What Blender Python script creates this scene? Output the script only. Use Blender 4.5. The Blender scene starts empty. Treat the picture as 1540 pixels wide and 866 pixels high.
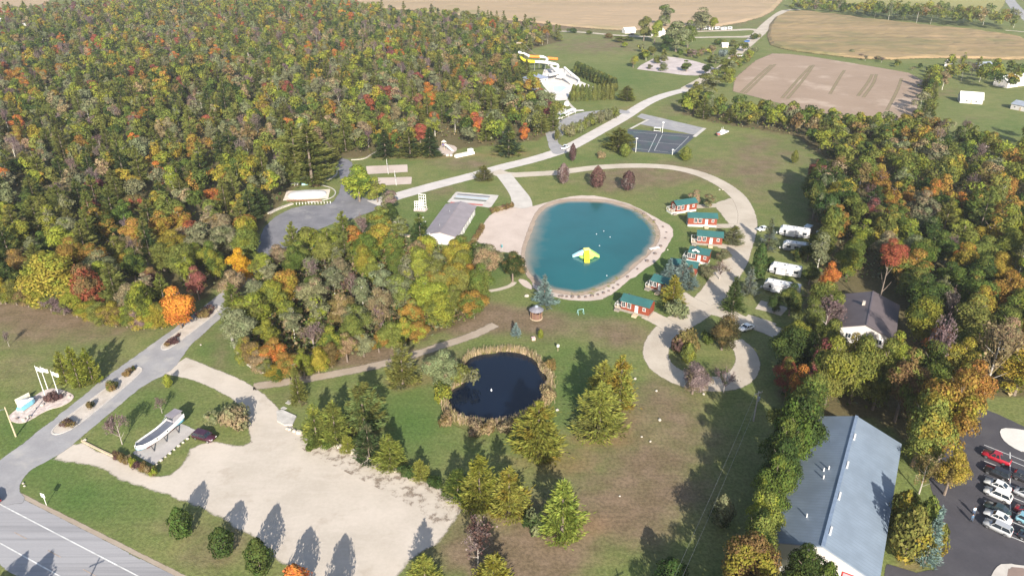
import bpy, bmesh, math, random
import numpy as np
from mathutils import Vector, Matrix, geometry, noise as mnoise

SC = bpy.context.scene
COL = SC.collection
R = math.radians
# ------------------------------------------------------------------ camera, sky, sun, exposure
CAM_H, PITCH, FPX, CX, CY = 95.0, R(27.0), 1100.0, 770.0, 433.0
cam = bpy.data.cameras.new('camera'); cam.lens = FPX / 1540.0 * 36.0; cam.sensor_width = 36.0
cam.clip_start = 1.0; cam.clip_end = 20000.0
co = bpy.data.objects.new('camera', cam); COL.objects.link(co)
co.location = (0, 0, CAM_H); co.rotation_euler = (R(90) - PITCH, 0, 0)
SC.camera = co
SUN_EL, SUN_AZ = R(26.0), R(7.0)           # the sun stands behind the camera, a little to the right
SUNV = Vector((math.sin(SUN_AZ) * math.cos(SUN_EL), -math.cos(SUN_AZ) * math.cos(SUN_EL), math.sin(SUN_EL)))
world = bpy.data.worlds.new('World'); SC.world = world; world.use_nodes = True
wn = world.node_tree.nodes; wl = world.node_tree.links
bg = wn['Background']; sky = wn.new('ShaderNodeTexSky'); sky.sky_type = 'NISHITA'
sky.sun_disc = False; sky.sun_elevation = SUN_EL; sky.sun_rotation = R(180) - SUN_AZ
sky.air_density = 1.0; sky.dust_density = 1.5; sky.ozone_density = 1.0
wl.new(sky.outputs[0], bg.inputs[0]); bg.inputs[1].default_value = 0.1
sd = bpy.data.lights.new('sun', 'SUN'); sd.energy = 5.0; sd.angle = R(0.55); sd.color = (1.0, 0.925, 0.81)
so = bpy.data.objects.new('sun', sd); COL.objects.link(so)
so.rotation_euler = SUNV.to_track_quat('Z', 'Y').to_euler(); so.location = (30, -60, 150)
SC.view_settings.view_transform = 'Standard'; SC.view_settings.look = 'None'
SC.view_settings.gamma = 1.0; SC.view_settings.use_curve_mapping = False
SC.view_settings.exposure = 1.12
SC.cycles.max_bounces = 5; SC.cycles.diffuse_bounces = 2; SC.cycles.glossy_bounces = 2
SC.cycles.transmission_bounces = 2; SC.cycles.transparent_max_bounces = 12
SC.cycles.volume_bounces = 0

random.seed(7); RNG = np.random.default_rng(7)
SP, CP = math.sin(PITCH), math.cos(PITCH)

# ------------------------------------------------------------------ where things stand: survey of the site
def at(px, py, z=0.0):
    u = (px - CX) / FPX; v = (CY - py) / FPX
    dx, dy, dz = u, CP + v * SP, -SP + v * CP
    t = (z - CAM_H) / dz
    return Vector((dx * t, dy * t, z))
def proj(X, Y, Z=0.0):
    dz = Z - CAM_H
    c = Y * CP - dz * SP; up = Y * SP + dz * CP
    return CX + FPX * X / c, CY - FPX * up / c
def depth(X, Y, Z=0.0): return Y * CP - (Z - CAM_H) * SP
def hgt(bx, by, ty):
    p = at(bx, by); lo, hi = 0.0, 60.0
    for _ in range(40):
        m = (lo + hi) / 2
        if proj(p.x, p.y, m)[1] > ty: lo = m
        else: hi = m
    return lo
def lin(r, g, b):
    f = lambda c: (c / 255 / 12.92) if c / 255 <= 0.04045 else ((c / 255 + 0.055) / 1.055) ** 2.4
    return (f(r), f(g), f(b))

# ------------------------------------------------------------------ tags
def tag(o, label=None, cat=None, group=None, kind=None):
    if label: o['label'] = label
    if cat: o['category'] = cat
    if group: o['group'] = group
    if kind: o['kind'] = kind
    return o
def thing(name, label, cat, loc=(0, 0, 0), rz=0.0, group=None):
    o = bpy.data.objects.new(name, None); COL.objects.link(o)
    o.empty_display_size = 0.3
    o.location = loc; o.rotation_euler = (0, 0, rz)
    return tag(o, label, cat, group)
def copy_tree(o, parent=None):
    c = o.copy(); COL.objects.link(c)
    if parent: c.parent = parent
    for ch in KIDS.get(o.name, ()):
        copy_tree(ch, c)
    if o.name in KIDS: KIDS[c.name] = []
    return c
KIDS = {}
def relabel(o, label, group=None):
    o['label'] = label
    if group: o['group'] = group
    elif 'group' in o.keys(): del o['group']
    return o

# ------------------------------------------------------------------ mesh builder
class MB:
    def __init__(s): s.v = []; s.f = []
    def add(s, vs, fs):
        n = len(s.v); s.v += [tuple(p) for p in vs]; s.f += [tuple(i + n for i in f) for f in fs]; return s
    def box(s, c, d, rz=0.0, taper=1.0):
        hx, hy, hz = d[0] / 2, d[1] / 2, d[2] / 2; ca, sa = math.cos(rz), math.sin(rz); vs = []
        for z, t in ((-hz, 1), (hz, taper)):
            for x, y in ((-hx, -hy), (hx, -hy), (hx, hy), (-hx, hy)):
                x *= t; y *= t
                vs.append((c[0] + x * ca - y * sa, c[1] + x * sa + y * ca, c[2] + z))
        return s.add(vs, [(3, 2, 1, 0), (4, 5, 6, 7), (0, 1, 5, 4), (1, 2, 6, 5), (2, 3, 7, 6), (3, 0, 4, 7)])
    def prism(s, poly, z0, z1):
        n = len(poly); vs = [(p[0], p[1], z0) for p in poly] + [(p[0], p[1], z1) for p in poly]
        return s.add(vs, [tuple(range(n - 1, -1, -1)), tuple(range(n, 2 * n))] + [(i, (i + 1) % n, n + (i + 1) % n, n + i) for i in range(n)])
    def side(s, prof, y0, y1):          # an (x, z) outline pushed from y0 to y1
        n = len(prof); vs = [(p[0], y0, p[1]) for p in prof] + [(p[0], y1, p[1]) for p in prof]
        return s.add(vs, [tuple(range(n)), tuple(range(2 * n - 1, n - 1, -1))] + [((i + 1) % n, i, n + i, n + (i + 1) % n) for i in range(n)])
    def loft(s, rings, cap=True):
        n = len(rings[0]); b = len(s.v)
        for r in rings: s.v += [tuple(p) for p in r]
        for k in range(len(rings) - 1):
            for i in range(n):
                s.f.append((b + k * n + i, b + k * n + (i + 1) % n, b + (k + 1) * n + (i + 1) % n, b + (k + 1) * n + i))
        if cap:
            s.f.append(tuple(b + i for i in range(n - 1, -1, -1))); s.f.append(tuple(b + (len(rings) - 1) * n + i for i in range(n)))
        return s
    def tube(s, pts, rad, n=8, cap=True):
        pts = [Vector(p) for p in pts]
        if not isinstance(rad, (list, tuple)): rad = [rad] * len(pts)
        rings = []
        for k, p in enumerate(pts):
            d = (pts[min(k + 1, len(pts) - 1)] - pts[max(k - 1, 0)])
            d = d.normalized() if d.length > 1e-9 else Vector((0, 0, 1))
            u = d.cross(Vector((0, 0, 1)) if abs(d.z) < 0.95 else Vector((1, 0, 0))).normalized(); w = d.cross(u)
            rings.append([p + (u * math.cos(a) + w * math.sin(a)) * rad[k] for a in (2 * math.pi * i / n for i in range(n))])
        return s.loft(rings, cap)
    def lathe(s, prof, n=16, c=(0, 0, 0)):
        return s.loft([[(c[0] + r * math.cos(2 * math.pi * i / n), c[1] + r * math.sin(2 * math.pi * i / n), c[2] + z) for i in range(n)] for r, z in prof])
    def blob(s, c, d, seed=0, nu=10, nv=6, rough=0.12):
        rr = random.Random(seed); rings = []
        for j in range(nv + 1):
            a = -math.pi / 2 + math.pi * j / nv; ring = []
            for i in range(nu):
                t = 2 * math.pi * i / nu; k = 1 + rr.uniform(-rough, rough)
                ring.append((c[0] + d[0] / 2 * math.cos(a) * math.cos(t) * k, c[1] + d[1] / 2 * math.cos(a) * math.sin(t) * k, c[2] + d[2] / 2 * math.sin(a) * k))
            rings.append(ring)
        return s.loft(rings)
    def xform(s, m):
        s.v = [tuple(m @ Vector(p)) for p in s.v]; return s
    def build(s, name, mat, parent=None, smooth=False, bevel=0.0, label=None):
        me = bpy.data.meshes.new(name); me.from_pydata(s.v, [], s.f)
        bm = bmesh.new(); bm.from_mesh(me); bmesh.ops.recalc_face_normals(bm, faces=bm.faces)
        if bevel: bmesh.ops.bevel(bm, geom=bm.edges[:], offset=bevel, segments=2, profile=0.6, affect='EDGES', clamp_overlap=True)
        bm.to_mesh(me); bm.free()
        me.materials.append(mat)
        if smooth: me.polygons.foreach_set('use_smooth', [True] * len(me.polygons))
        o = bpy.data.objects.new(name, me); COL.objects.link(o)
        if parent: o.parent = parent; KIDS.setdefault(parent.name, []).append(o)
        if label: o['label'] = label
        return o

# ------------------------------------------------------------------ materials
def nodes_of(name):
    m = bpy.data.materials.new(name); m.use_nodes = True
    nt = m.node_tree; b = nt.nodes['Principled BSDF']
    return m, nt, b
def N(nt, typ, **kw):
    n = nt.nodes.new(typ)
    for k, v in kw.items():
        if k in n.bl_rna.properties: setattr(n, k, v)
        else: n.inputs[k].default_value = v
    return n
def mixc(nt, a, b, fac, blend='MIX'):
    m = nt.nodes.new('ShaderNodeMix'); m.data_type = 'RGBA'; m.blend_type = blend
    for i, v in ((0, fac), (6, a), (7, b)):
        if hasattr(v, 'is_linked') or isinstance(v, bpy.types.NodeSocket): nt.links.new(v, m.inputs[i])
        elif i == 0: m.inputs[0].default_value = v
        else: m.inputs[i].default_value = (*v[:3], 1)
    return m.outputs[2]
def math_(nt, op, a, b=None, clamp=False):
    m = nt.nodes.new('ShaderNodeMath'); m.operation = op; m.use_clamp = clamp
    for i, v in ((0, a), (1, b)):
        if v is None: continue
        if isinstance(v, bpy.types.NodeSocket): nt.links.new(v, m.inputs[i])
        else: m.inputs[i].default_value = v
    return m.outputs[0]
def ramp(nt, val, lo, hi, smooth=True):
    m = nt.nodes.new('ShaderNodeMapRange'); m.interpolation_type = 'SMOOTHSTEP' if smooth else 'LINEAR'
    nt.links.new(val, m.inputs[0]); m.inputs[1].default_value = lo; m.inputs[2].default_value = hi
    return m.outputs[0]
def noise(nt, scale, detail=3.0, rough=0.55, coord='Object', stretch=None, rot=0.0):
    tc = nt.nodes.new('ShaderNodeTexCoord'); out = tc.outputs[coord]
    if stretch or rot:
        mp = nt.nodes.new('ShaderNodeMapping'); nt.links.new(out, mp.inputs[0]); out = mp.outputs[0]
        if stretch: mp.inputs['Scale'].default_value = stretch
        mp.inputs['Rotation'].default_value = (0, 0, rot)
    n = nt.nodes.new('ShaderNodeTexNoise'); n.inputs['Scale'].default_value = scale
    n.inputs['Detail'].default_value = detail; n.inputs['Roughness'].default_value = rough
    nt.links.new(out, n.inputs['Vector']); return n.outputs[0]
def plain(name, col, rough=0.6, metal=0.0, var=0.18, scale=1.5, spec=0.4, bump=0.0):
    m, nt, b = nodes_of(name)
    n1 = noise(nt, scale, 4.0); n2 = noise(nt, scale * 9, 2.0)
    f = ramp(nt, math_(nt, 'ADD', math_(nt, 'MULTIPLY', n1, 0.65), math_(nt, 'MULTIPLY', n2, 0.35)), 0.3, 0.7)
    d = tuple(c * (1 - var) for c in col); l = tuple(min(1, c * (1 + var * 0.7)) for c in col)
    nt.links.new(mixc(nt, d, l, f), b.inputs['Base Color'])
    b.inputs['Roughness'].default_value = rough; b.inputs['Metallic'].default_value = metal
    b.inputs['Specular IOR Level'].default_value = spec
    if bump:
        bp = nt.nodes.new('ShaderNodeBump'); bp.inputs['Strength'].default_value = bump; bp.inputs['Distance'].default_value = 0.05
        nt.links.new(n2, bp.inputs['Height']); nt.links.new(bp.outputs[0], b.inputs['Normal'])
    return m
def striped(name, col, pitch=0.45, axis=0, rough=0.45, depth=0.3, var=0.1, spec=0.4):
    """Ribbed sheet metal or boards: ribs run across the given local axis."""
    m, nt, b = nodes_of(name)
    tc = nt.nodes.new('ShaderNodeTexCoord'); sx = nt.nodes.new('ShaderNodeSeparateXYZ'); nt.links.new(tc.outputs['Object'], sx.inputs[0])
    w = math_(nt, 'FRACT', math_(nt, 'DIVIDE', sx.outputs[axis], pitch))
    rib = math_(nt, 'LESS_THAN', w, 0.16)
    n1 = noise(nt, 0.35, 4.0); n2 = noise(nt, 6.0, 2.0)
    base = mixc(nt, tuple(c * (1 - var) for c in col), tuple(min(1, c * (1 + var)) for c in col), ramp(nt, n1, 0.3, 0.7))
    base = mixc(nt, base, tuple(c * (1 - depth) for c in col), math_(nt, 'MULTIPLY', rib, 0.8))
    base = mixc(nt, base, tuple(c * 0.8 for c in col), math_(nt, 'MULTIPLY', ramp(nt, n2, 0.5, 0.8), 0.35))
    nt.links.new(base, b.inputs['Base Color']); b.inputs['Roughness'].default_value = rough
    b.inputs['Specular IOR Level'].default_value = spec
    return m

M = {}
def m_(k, *a, **kw):
    if k not in M: M[k] = plain(k, *a, **kw)
    return M[k]
m_('white_paint', (0.64, 0.63, 0.61), 0.5); m_('cream', (0.62, 0.58, 0.48), 0.6); m_('concrete', (0.42, 0.40, 0.37), 0.85, var=0.25, scale=0.5)
m_('wood', (0.22, 0.14, 0.08), 0.8, scale=3); m_('greywood', (0.22, 0.19, 0.165), 0.85, scale=2); m_('palewood', (0.45, 0.36, 0.25), 0.8)
m_('rubber', (0.02, 0.02, 0.02), 0.8); m_('glass', (0.02, 0.027, 0.035), 0.08, var=0.3, spec=0.8); m_('chrome', (0.6, 0.6, 0.62), 0.25, 0.9)
m_('lamp_white', (0.8, 0.8, 0.78), 0.2); m_('lamp_red', (0.4, 0.02, 0.02), 0.3); m_('steel', (0.35, 0.36, 0.38), 0.4, 0.6)
m_('darkmetal', (0.05, 0.05, 0.055), 0.5); m_('stone', (0.42, 0.38, 0.33), 0.9, var=0.35, scale=2.0); m_('darkstone', (0.14, 0.11, 0.10), 0.9, var=0.4, scale=2.0)
m_('paleblue', (0.22, 0.55, 0.72), 0.4); m_('red', (0.45, 0.03, 0.035), 0.3); m_('teal', (0.05, 0.25, 0.28), 0.6); m_('yellow', (0.75, 0.62, 0.03), 0.4)
m_('orange', (0.75, 0.22, 0.04), 0.4); m_('limegreen', (0.35, 0.62, 0.12), 0.4); m_('aqua', (0.35, 0.62, 0.66), 0.4)
m_('bark', (0.16, 0.125, 0.10), 0.9, var=0.4, scale=4.0); m_('greybark', (0.33, 0.30, 0.27), 0.9, var=0.35, scale=3.0); m_('birch', (0.55, 0.52, 0.46), 0.8, var=0.3, scale=5.0)
m_('flag', (0.7, 0.66, 0.66), 0.7)
M['logred'] = striped('logred', (0.195, 0.043, 0.022), 0.22, 2, 0.6, 0.35)
M['greenroof'] = striped('greenroof', (0.028, 0.100, 0.098), 0.4, 0, 0.5, 0.25)
M['blueroof'] = striped('blueroof', (0.168, 0.208, 0.258), 0.75, 0, 0.42, 0.16, 0.10)
M['greyroof'] = striped('greyroof', (0.235, 0.205, 0.215), 0.6, 0, 0.55, 0.12, 0.1)
M['brownroof'] = striped('brownroof', (0.105, 0.085, 0.088), 0.6, 0, 0.6, 0.15, 0.12)
M['siding'] = striped('siding', (0.52, 0.49, 0.47), 0.5, 0, 0.6, 0.12, 0.06)
M['whiteroof'] = striped('whiteroof', (0.74, 0.74, 0.70), 0.6, 0, 0.45, 0.1, 0.06)
M['slate'] = striped('slate', (0.25, 0.28, 0.33), 0.6, 0, 0.5, 0.15, 0.1)
M['rvskin'] = striped('rvskin', (0.40, 0.40, 0.41), 1.2, 0, 0.35, 0.1, 0.12)
# ------------------------------------------------------------------ the ground: one sheet, grass of several kinds
# soft-edged areas of dry grass (0), lush lawn (1), needle litter (2): x, y, half width, half height, strength, kind
SOFT = [
 (90, 470, 160, 45, .9, 0), (30, 560, 60, 70, .35, 0), (205, 560, 60, 40, .4, 0), (330, 545, 22, 40, .5, 0), (560, 535, 110, 20, .95, 0), (420, 600, 50, 22, .35, 0), (690, 475, 70, 28, .9, 0),
 (790, 485, 110, 22, .75, 0), (960, 505, 110, 26, .55, 0), (985, 690, 130, 100, .6, 0), (940, 780, 120, 80, .5, 0), (1010, 600, 60, 40, .45, 0), (760, 800, 100, 60, .6, 0), (700, 835, 70, 40, .5, 0),
 (800, 850, 70, 30, 1.2, 0), (320, 830, 90, 60, .45, 0), (240, 790, 70, 22, .35, 0), (1000, 260, 140, 22, .55, 0), (1150, 225, 90, 35, .5, 0), (1150, 290, 50, 40, .4, 0), (930, 280, 90, 20, .4, 0),
 (700, 245, 60, 12, .6, 0), (660, 290, 60, 14, .4, 0), (590, 345, 22, 26, .5, 0), (960, 185, 60, 14, .4, 0), (1020, 160, 30, 14, .5, 0), (760, 290, 30, 10, .3, 0), (840, 35, 300, 14, 1.0, 0),
 (900, 70, 90, 14, .6, 0), (1420, 140, 40, 10, .4, 0), (1460, 175, 60, 14, .25, 0), (500, 680, 90, 14, .9, 0), (1040, 430, 40, 20, .4, 0), (1090, 548, 26, 20, .4, 0), (700, 410, 40, 20, .25, 0),
 (130, 750, 90, 40, .9, 1), (60, 690, 50, 40, .8, 1), (20, 640, 40, 30, .7, 1), (620, 640, 60, 55, 1.0, 1), (880, 465, 90, 22, .9, 1), (950, 400, 40, 60, .6, 1), (860, 560, 50, 60, .6, 1),
 (330, 520, 45, 40, .7, 1), (230, 600, 60, 40, .5, 1), (930, 120, 90, 22, .55, 1), (740, 410, 30, 30, .8, 1), (620, 330, 60, 30, .5, 1), (700, 330, 40, 40, .8, 1), (1000, 350, 50, 40, .5, 1),
 (1240, 100, 30, 6, .5, 1), (1520, 190, 60, 20, .4, 1), (900, 240, 80, 10, .5, 1), (600, 240, 40, 8, .5, 1), (1385, 812, 24, 46, .4, 1), (890, 620, 80, 60, .4, 1), (1010, 420, 50, 40, .6, 1),
 (635, 234, 95, 6, 1.3, 2), (770, 230, 40, 6, 1.0, 2), (925, 620, 34, 45, 1.0, 2), (895, 660, 60, 12, 1.1, 2), (855, 700, 34, 18, .8, 2), (606, 575, 30, 12, 1.2, 2), (545, 640, 40, 16, .9, 2), (648, 560, 16, 20, .9, 2),
 (880, 790, 34, 18, 1.1, 2), (575, 705, 50, 12, 1.0, 2), (745, 770, 60, 20, .8, 2), (945, 165, 30, 6, .7, 2), (820, 690, 60, 20, .8, 2), (500, 655, 60, 14, .7, 2), (950, 800, 60, 90, .35, 2),
 (285, 500, 40, 14, .8, 2), (1370, 850, 44, 14, .9, 2), (1500, 645, 50, 12, .8, 2)]
LEFT_WOODS = [(-60, 440), (60, 458), (150, 484), (232, 488), (252, 478), (318, 442), (370, 402), (393, 340), (410, 322), (430, 300), (440, 284), (500, 262), (503, 240), (560, 235), (640, 229), (745, 219), (808, 211), (834, 196), (838, 180), (815, 150), (796, 122), (782, 100), (800, 74), (846, 62), (830, 52), (700, 30), (600, 24), (528, 14), (400, 9), (200, 11), (0, 22), (-150, 40), (-250, 200), (-200, 330)]
GROVE = [(345, 470), (352, 508), (375, 546), (420, 572), (470, 563), (520, 538), (580, 520), (640, 510), (712, 480), (734, 440), (738, 405), (712, 388), (660, 378), (600, 366), (540, 361), (490, 371), (440, 392), (402, 419), (365, 452)]
RIGHT_WOODS = [(1222, 275), (1288, 264), (1400, 235), (1470, 232), (1560, 215), (1660, 300), (1660, 520), (1560, 596), (1470, 596), (1444, 640), (1432, 690), (1390, 690), (1362, 660), (1300, 625), (1225, 632), (1180, 640), (1172, 590), (1192, 540), (1212, 480), (1208, 440), (1222, 400), (1214, 345)]
HEDGEROW = [(1026, 172), (1080, 186), (1130, 194), (1200, 205), (1245, 240), (1262, 262), (1300, 260), (1400, 228), (1425, 208), (1380, 200), (1300, 192), (1240, 188), (1180, 176), (1120, 168), (1060, 158), (1034, 152)]
FARM_LINE = [(1368, 215), (1392, 120), (1440, 108), (1500, 112), (1540, 128), (1545, 140), (1500, 134), (1490, 140), (1440, 134), (1412, 140), (1408, 210)]
WOODS = [LEFT_WOODS, GROVE, RIGHT_WOODS, HEDGEROW]

def in_poly(x, y, poly):
    x = np.asarray(x, float); y = np.asarray(y, float); r = np.zeros(x.shape, bool); n = len(poly); j = n - 1
    for i in range(n):
        xi, yi = poly[i][:2]; xj, yj = poly[j][:2]
        c = ((yi > y) != (yj > y)) & (x < (xj - xi) * (y - yi) / ((yj - yi) if yj != yi else 1e-9) + xi)
        r ^= c; j = i
    return r
def proj_np(X, Y):
    c = Y * CP + CAM_H * SP; up = Y * SP - CAM_H * CP
    c = np.maximum(c, 1.0)
    return CX + FPX * X / c, CY - FPX * up / c
def turf_mask(X, Y):
    px, py = proj_np(X, Y); out = np.zeros((len(X), 4), np.float32)
    for x, y, a, b, s, k in SOFT:
        out[:, k] += s * np.exp(-(((px - x) / a) ** 2 + ((py - y) / b) ** 2))
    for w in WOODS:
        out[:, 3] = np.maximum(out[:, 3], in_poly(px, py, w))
    ok = Y > 40; out[~ok] = 0
    return np.clip(out, 0, 1)

xs = [0.0]
while xs[-1] < 900: xs.append(xs[-1] + max(2.0, (xs[-1] - 130) * 0.02))
xs += [1500, 3000, 8000]
xs = np.array([-v for v in xs[:0:-1]] + xs)
ys = [-3000.0, -500.0, 0.0, 40.0, 62.0]
while ys[-1] < 1050: ys.append(ys[-1] + max(1.5, ys[-1] * 0.0085))
ys += [1300, 2000, 4000, 12000]
ys = np.array(ys)
gx, gy = np.meshgrid(xs, ys); nx, ny = len(xs), len(ys)
gm = bpy.data.meshes.new('ground')
verts = np.stack([gx.ravel(), gy.ravel(), np.zeros(gx.size)], 1).astype(np.float32)
ii = (np.arange(ny - 1)[:, None] * nx + np.arange(nx - 1)[None, :]).ravel()
quads = np.stack([ii, ii + 1, ii + 1 + nx, ii + nx], 1)
def np_mesh(me, v, q, k=4):
    me.vertices.add(len(v)); me.vertices.foreach_set('co', np.ascontiguousarray(v, np.float32).ravel())
    me.loops.add(q.size); me.loops.foreach_set('vertex_index', np.ascontiguousarray(q, np.int32).ravel())
    me.polygons.add(len(q)); me.polygons.foreach_set('loop_start', np.arange(len(q), dtype=np.int32) * k)
    me.update(calc_edges=True)
np_mesh(gm, verts, quads)
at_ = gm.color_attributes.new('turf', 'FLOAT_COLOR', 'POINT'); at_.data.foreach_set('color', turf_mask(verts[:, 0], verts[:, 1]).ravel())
ground = bpy.data.objects.new('ground', gm); COL.objects.link(ground); tag(ground, kind='structure')

m, nt, b = nodes_of('turf')
ac = N(nt, 'ShaderNodeAttribute', attribute_name='turf'); sp = nt.nodes.new('ShaderNodeSeparateColor'); nt.links.new(ac.outputs['Color'], sp.inputs[0])
nA, nB, nC, nD = noise(nt, .035, 4), noise(nt, .22, 4), noise(nt, 1.6, 4, .65), noise(nt, .09, 5, .6)
base = mixc(nt, (.114, .142, .044), (.168, .172, .066), ramp(nt, math_(nt, 'ADD', math_(nt, 'MULTIPLY', nA, .5), math_(nt, 'MULTIPLY', nB, .5)), .38, .66))
lush = mixc(nt, base, (.060, .118, .028), math_(nt, 'MULTIPLY', sp.outputs[1], .8))
dfac = ramp(nt, math_(nt, 'ADD', sp.outputs[0], math_(nt, 'MULTIPLY', math_(nt, 'SUBTRACT', nD, .5), 1.1)), .12, .85)
dryc = mixc(nt, (.140, .105, .064), (.185, .135, .092), ramp(nt, nB, .35, .7))
c1 = mixc(nt, lush, dryc, dfac)
c1 = mixc(nt, c1, mixc(nt, (.19, .115, .06), (.24, .15, .085), nB), math_(nt, 'MULTIPLY', ramp(nt, math_(nt, 'ADD', sp.outputs[2], math_(nt, 'MULTIPLY', math_(nt, 'SUBTRACT', nB, .5), 1.0)), .1, 1.25), .6))
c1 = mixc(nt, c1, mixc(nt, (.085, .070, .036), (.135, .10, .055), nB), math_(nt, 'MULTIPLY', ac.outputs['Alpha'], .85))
tex = mixc(nt, (.62, .62, .62), (1.32, 1.32, 1.32), ramp(nt, nC, .28, .72))
c1 = mixc(nt, c1, tex, .75, 'MULTIPLY')
mow = noise(nt, 1.3, 2, .5, 'Object', (.05, 1, 1), .9)
c1 = mixc(nt, c1, mixc(nt, (.86, .86, .86), (1.12, 1.12, 1.12), ramp(nt, mow, .38, .62)), .3, 'MULTIPLY')
nt.links.new(c1, b.inputs['Base Color']); b.inputs['Roughness'].default_value = .95; b.inputs['Specular IOR Level'].default_value = .1
bp = N(nt, 'ShaderNodeBump', Strength=.6, Distance=.12); nt.links.new(noise(nt, 3.5, 3), bp.inputs['Height']); nt.links.new(bp.outputs[0], b.inputs['Normal'])
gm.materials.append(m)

# ------------------------------------------------------------------ sheets laid on the ground
def ground_mat(name, col, col2=None, soft=.25, rough=.9, nscale=.25, fine=2.5, spec=.2, stretch=None, rot=0., noise_edge=.9, contrast=1.0, third=None, streak=None):
    m, nt, b = nodes_of(name)
    col2 = col2 or tuple(c * .8 for c in col)
    n1 = noise(nt, nscale, 5, .6, 'Object', stretch, rot); n2 = noise(nt, fine, 4, .65)
    f = ramp(nt, math_(nt, 'ADD', math_(nt, 'MULTIPLY', n1, .7), math_(nt, 'MULTIPLY', n2, .3)), .5 - .2 / contrast, .5 + .2 / contrast)
    c = mixc(nt, col2, col, f)
    if third:
        c = mixc(nt, c, third[0], math_(nt, 'MULTIPLY', ramp(nt, noise(nt, third[1], 5, .65), third[2], third[2] + .16), third[3]))
    if streak:
        s = noise(nt, streak[1], 3, .6, 'Object', streak[2], streak[3])
        c = mixc(nt, c, streak[0], math_(nt, 'MULTIPLY', ramp(nt, s, .5, .68), streak[4]))
    nt.links.new(c, b.inputs['Base Color']); b.inputs['Roughness'].default_value = rough; b.inputs['Specular IOR Level'].default_value = spec
    bp = N(nt, 'ShaderNodeBump', Strength=.35, Distance=.04); nt.links.new(n2, bp.inputs['Height']); nt.links.new(bp.outputs[0], b.inputs['Normal'])
    ed = N(nt, 'ShaderNodeAttribute', attribute_name='edge')
    ne = noise(nt, .5, 6, .7)
    a = ramp(nt, math_(nt, 'ADD', ed.outputs['Fac'], math_(nt, 'MULTIPLY', math_(nt, 'SUBTRACT', ne, .5), noise_edge)), .2 - soft * .55, .2 + soft * .55)
    tr = nt.nodes.new('ShaderNodeBsdfTransparent'); mx = nt.nodes.new('ShaderNodeMixShader')
    nt.links.new(a, mx.inputs[0]); nt.links.new(tr.outputs[0], mx.inputs[1]); nt.links.new(b.outputs[0], mx.inputs[2])
    nt.links.new(mx.outputs[0], nt.nodes['Material Output'].inputs[0])
    return m
def smooth_closed(p, it=2):
    for _ in range(it):
        q = []
        for i in range(len(p)):
            a, c = p[i], p[(i + 1) % len(p)]
            q += [tuple(a[k] * .75 + c[k] * .25 for k in range(2)), tuple(a[k] * .25 + c[k] * .75 for k in range(2))]
        p = q
    return p
def smooth_open(p, it=3):
    for _ in range(it):
        q = [p[0]]
        for i in range(len(p) - 1):
            a, c = p[i], p[i + 1]
            q += [tuple(a[k] * .75 + c[k] * .25 for k in range(len(a))), tuple(a[k] * .25 + c[k] * .75 for k in range(len(a)))]
        p = q + [p[-1]]
    return p
def edge_dist(P, poly):
    a = np.array(poly); c = np.roll(a, -1, 0); d = np.full(len(P), 1e9)
    for i in range(len(a)):
        ab = c[i] - a[i]; t = np.clip(((P - a[i]) @ ab) / max(ab @ ab, 1e-9), 0, 1)
        d = np.minimum(d, np.linalg.norm(P - (a[i] + t[:, None] * ab), axis=1))
    return d
LAYER = [0]
ZQ = [0]
def zlay(z):
    ZQ[0] += 1; return z + ZQ[0] * .0004
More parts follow.
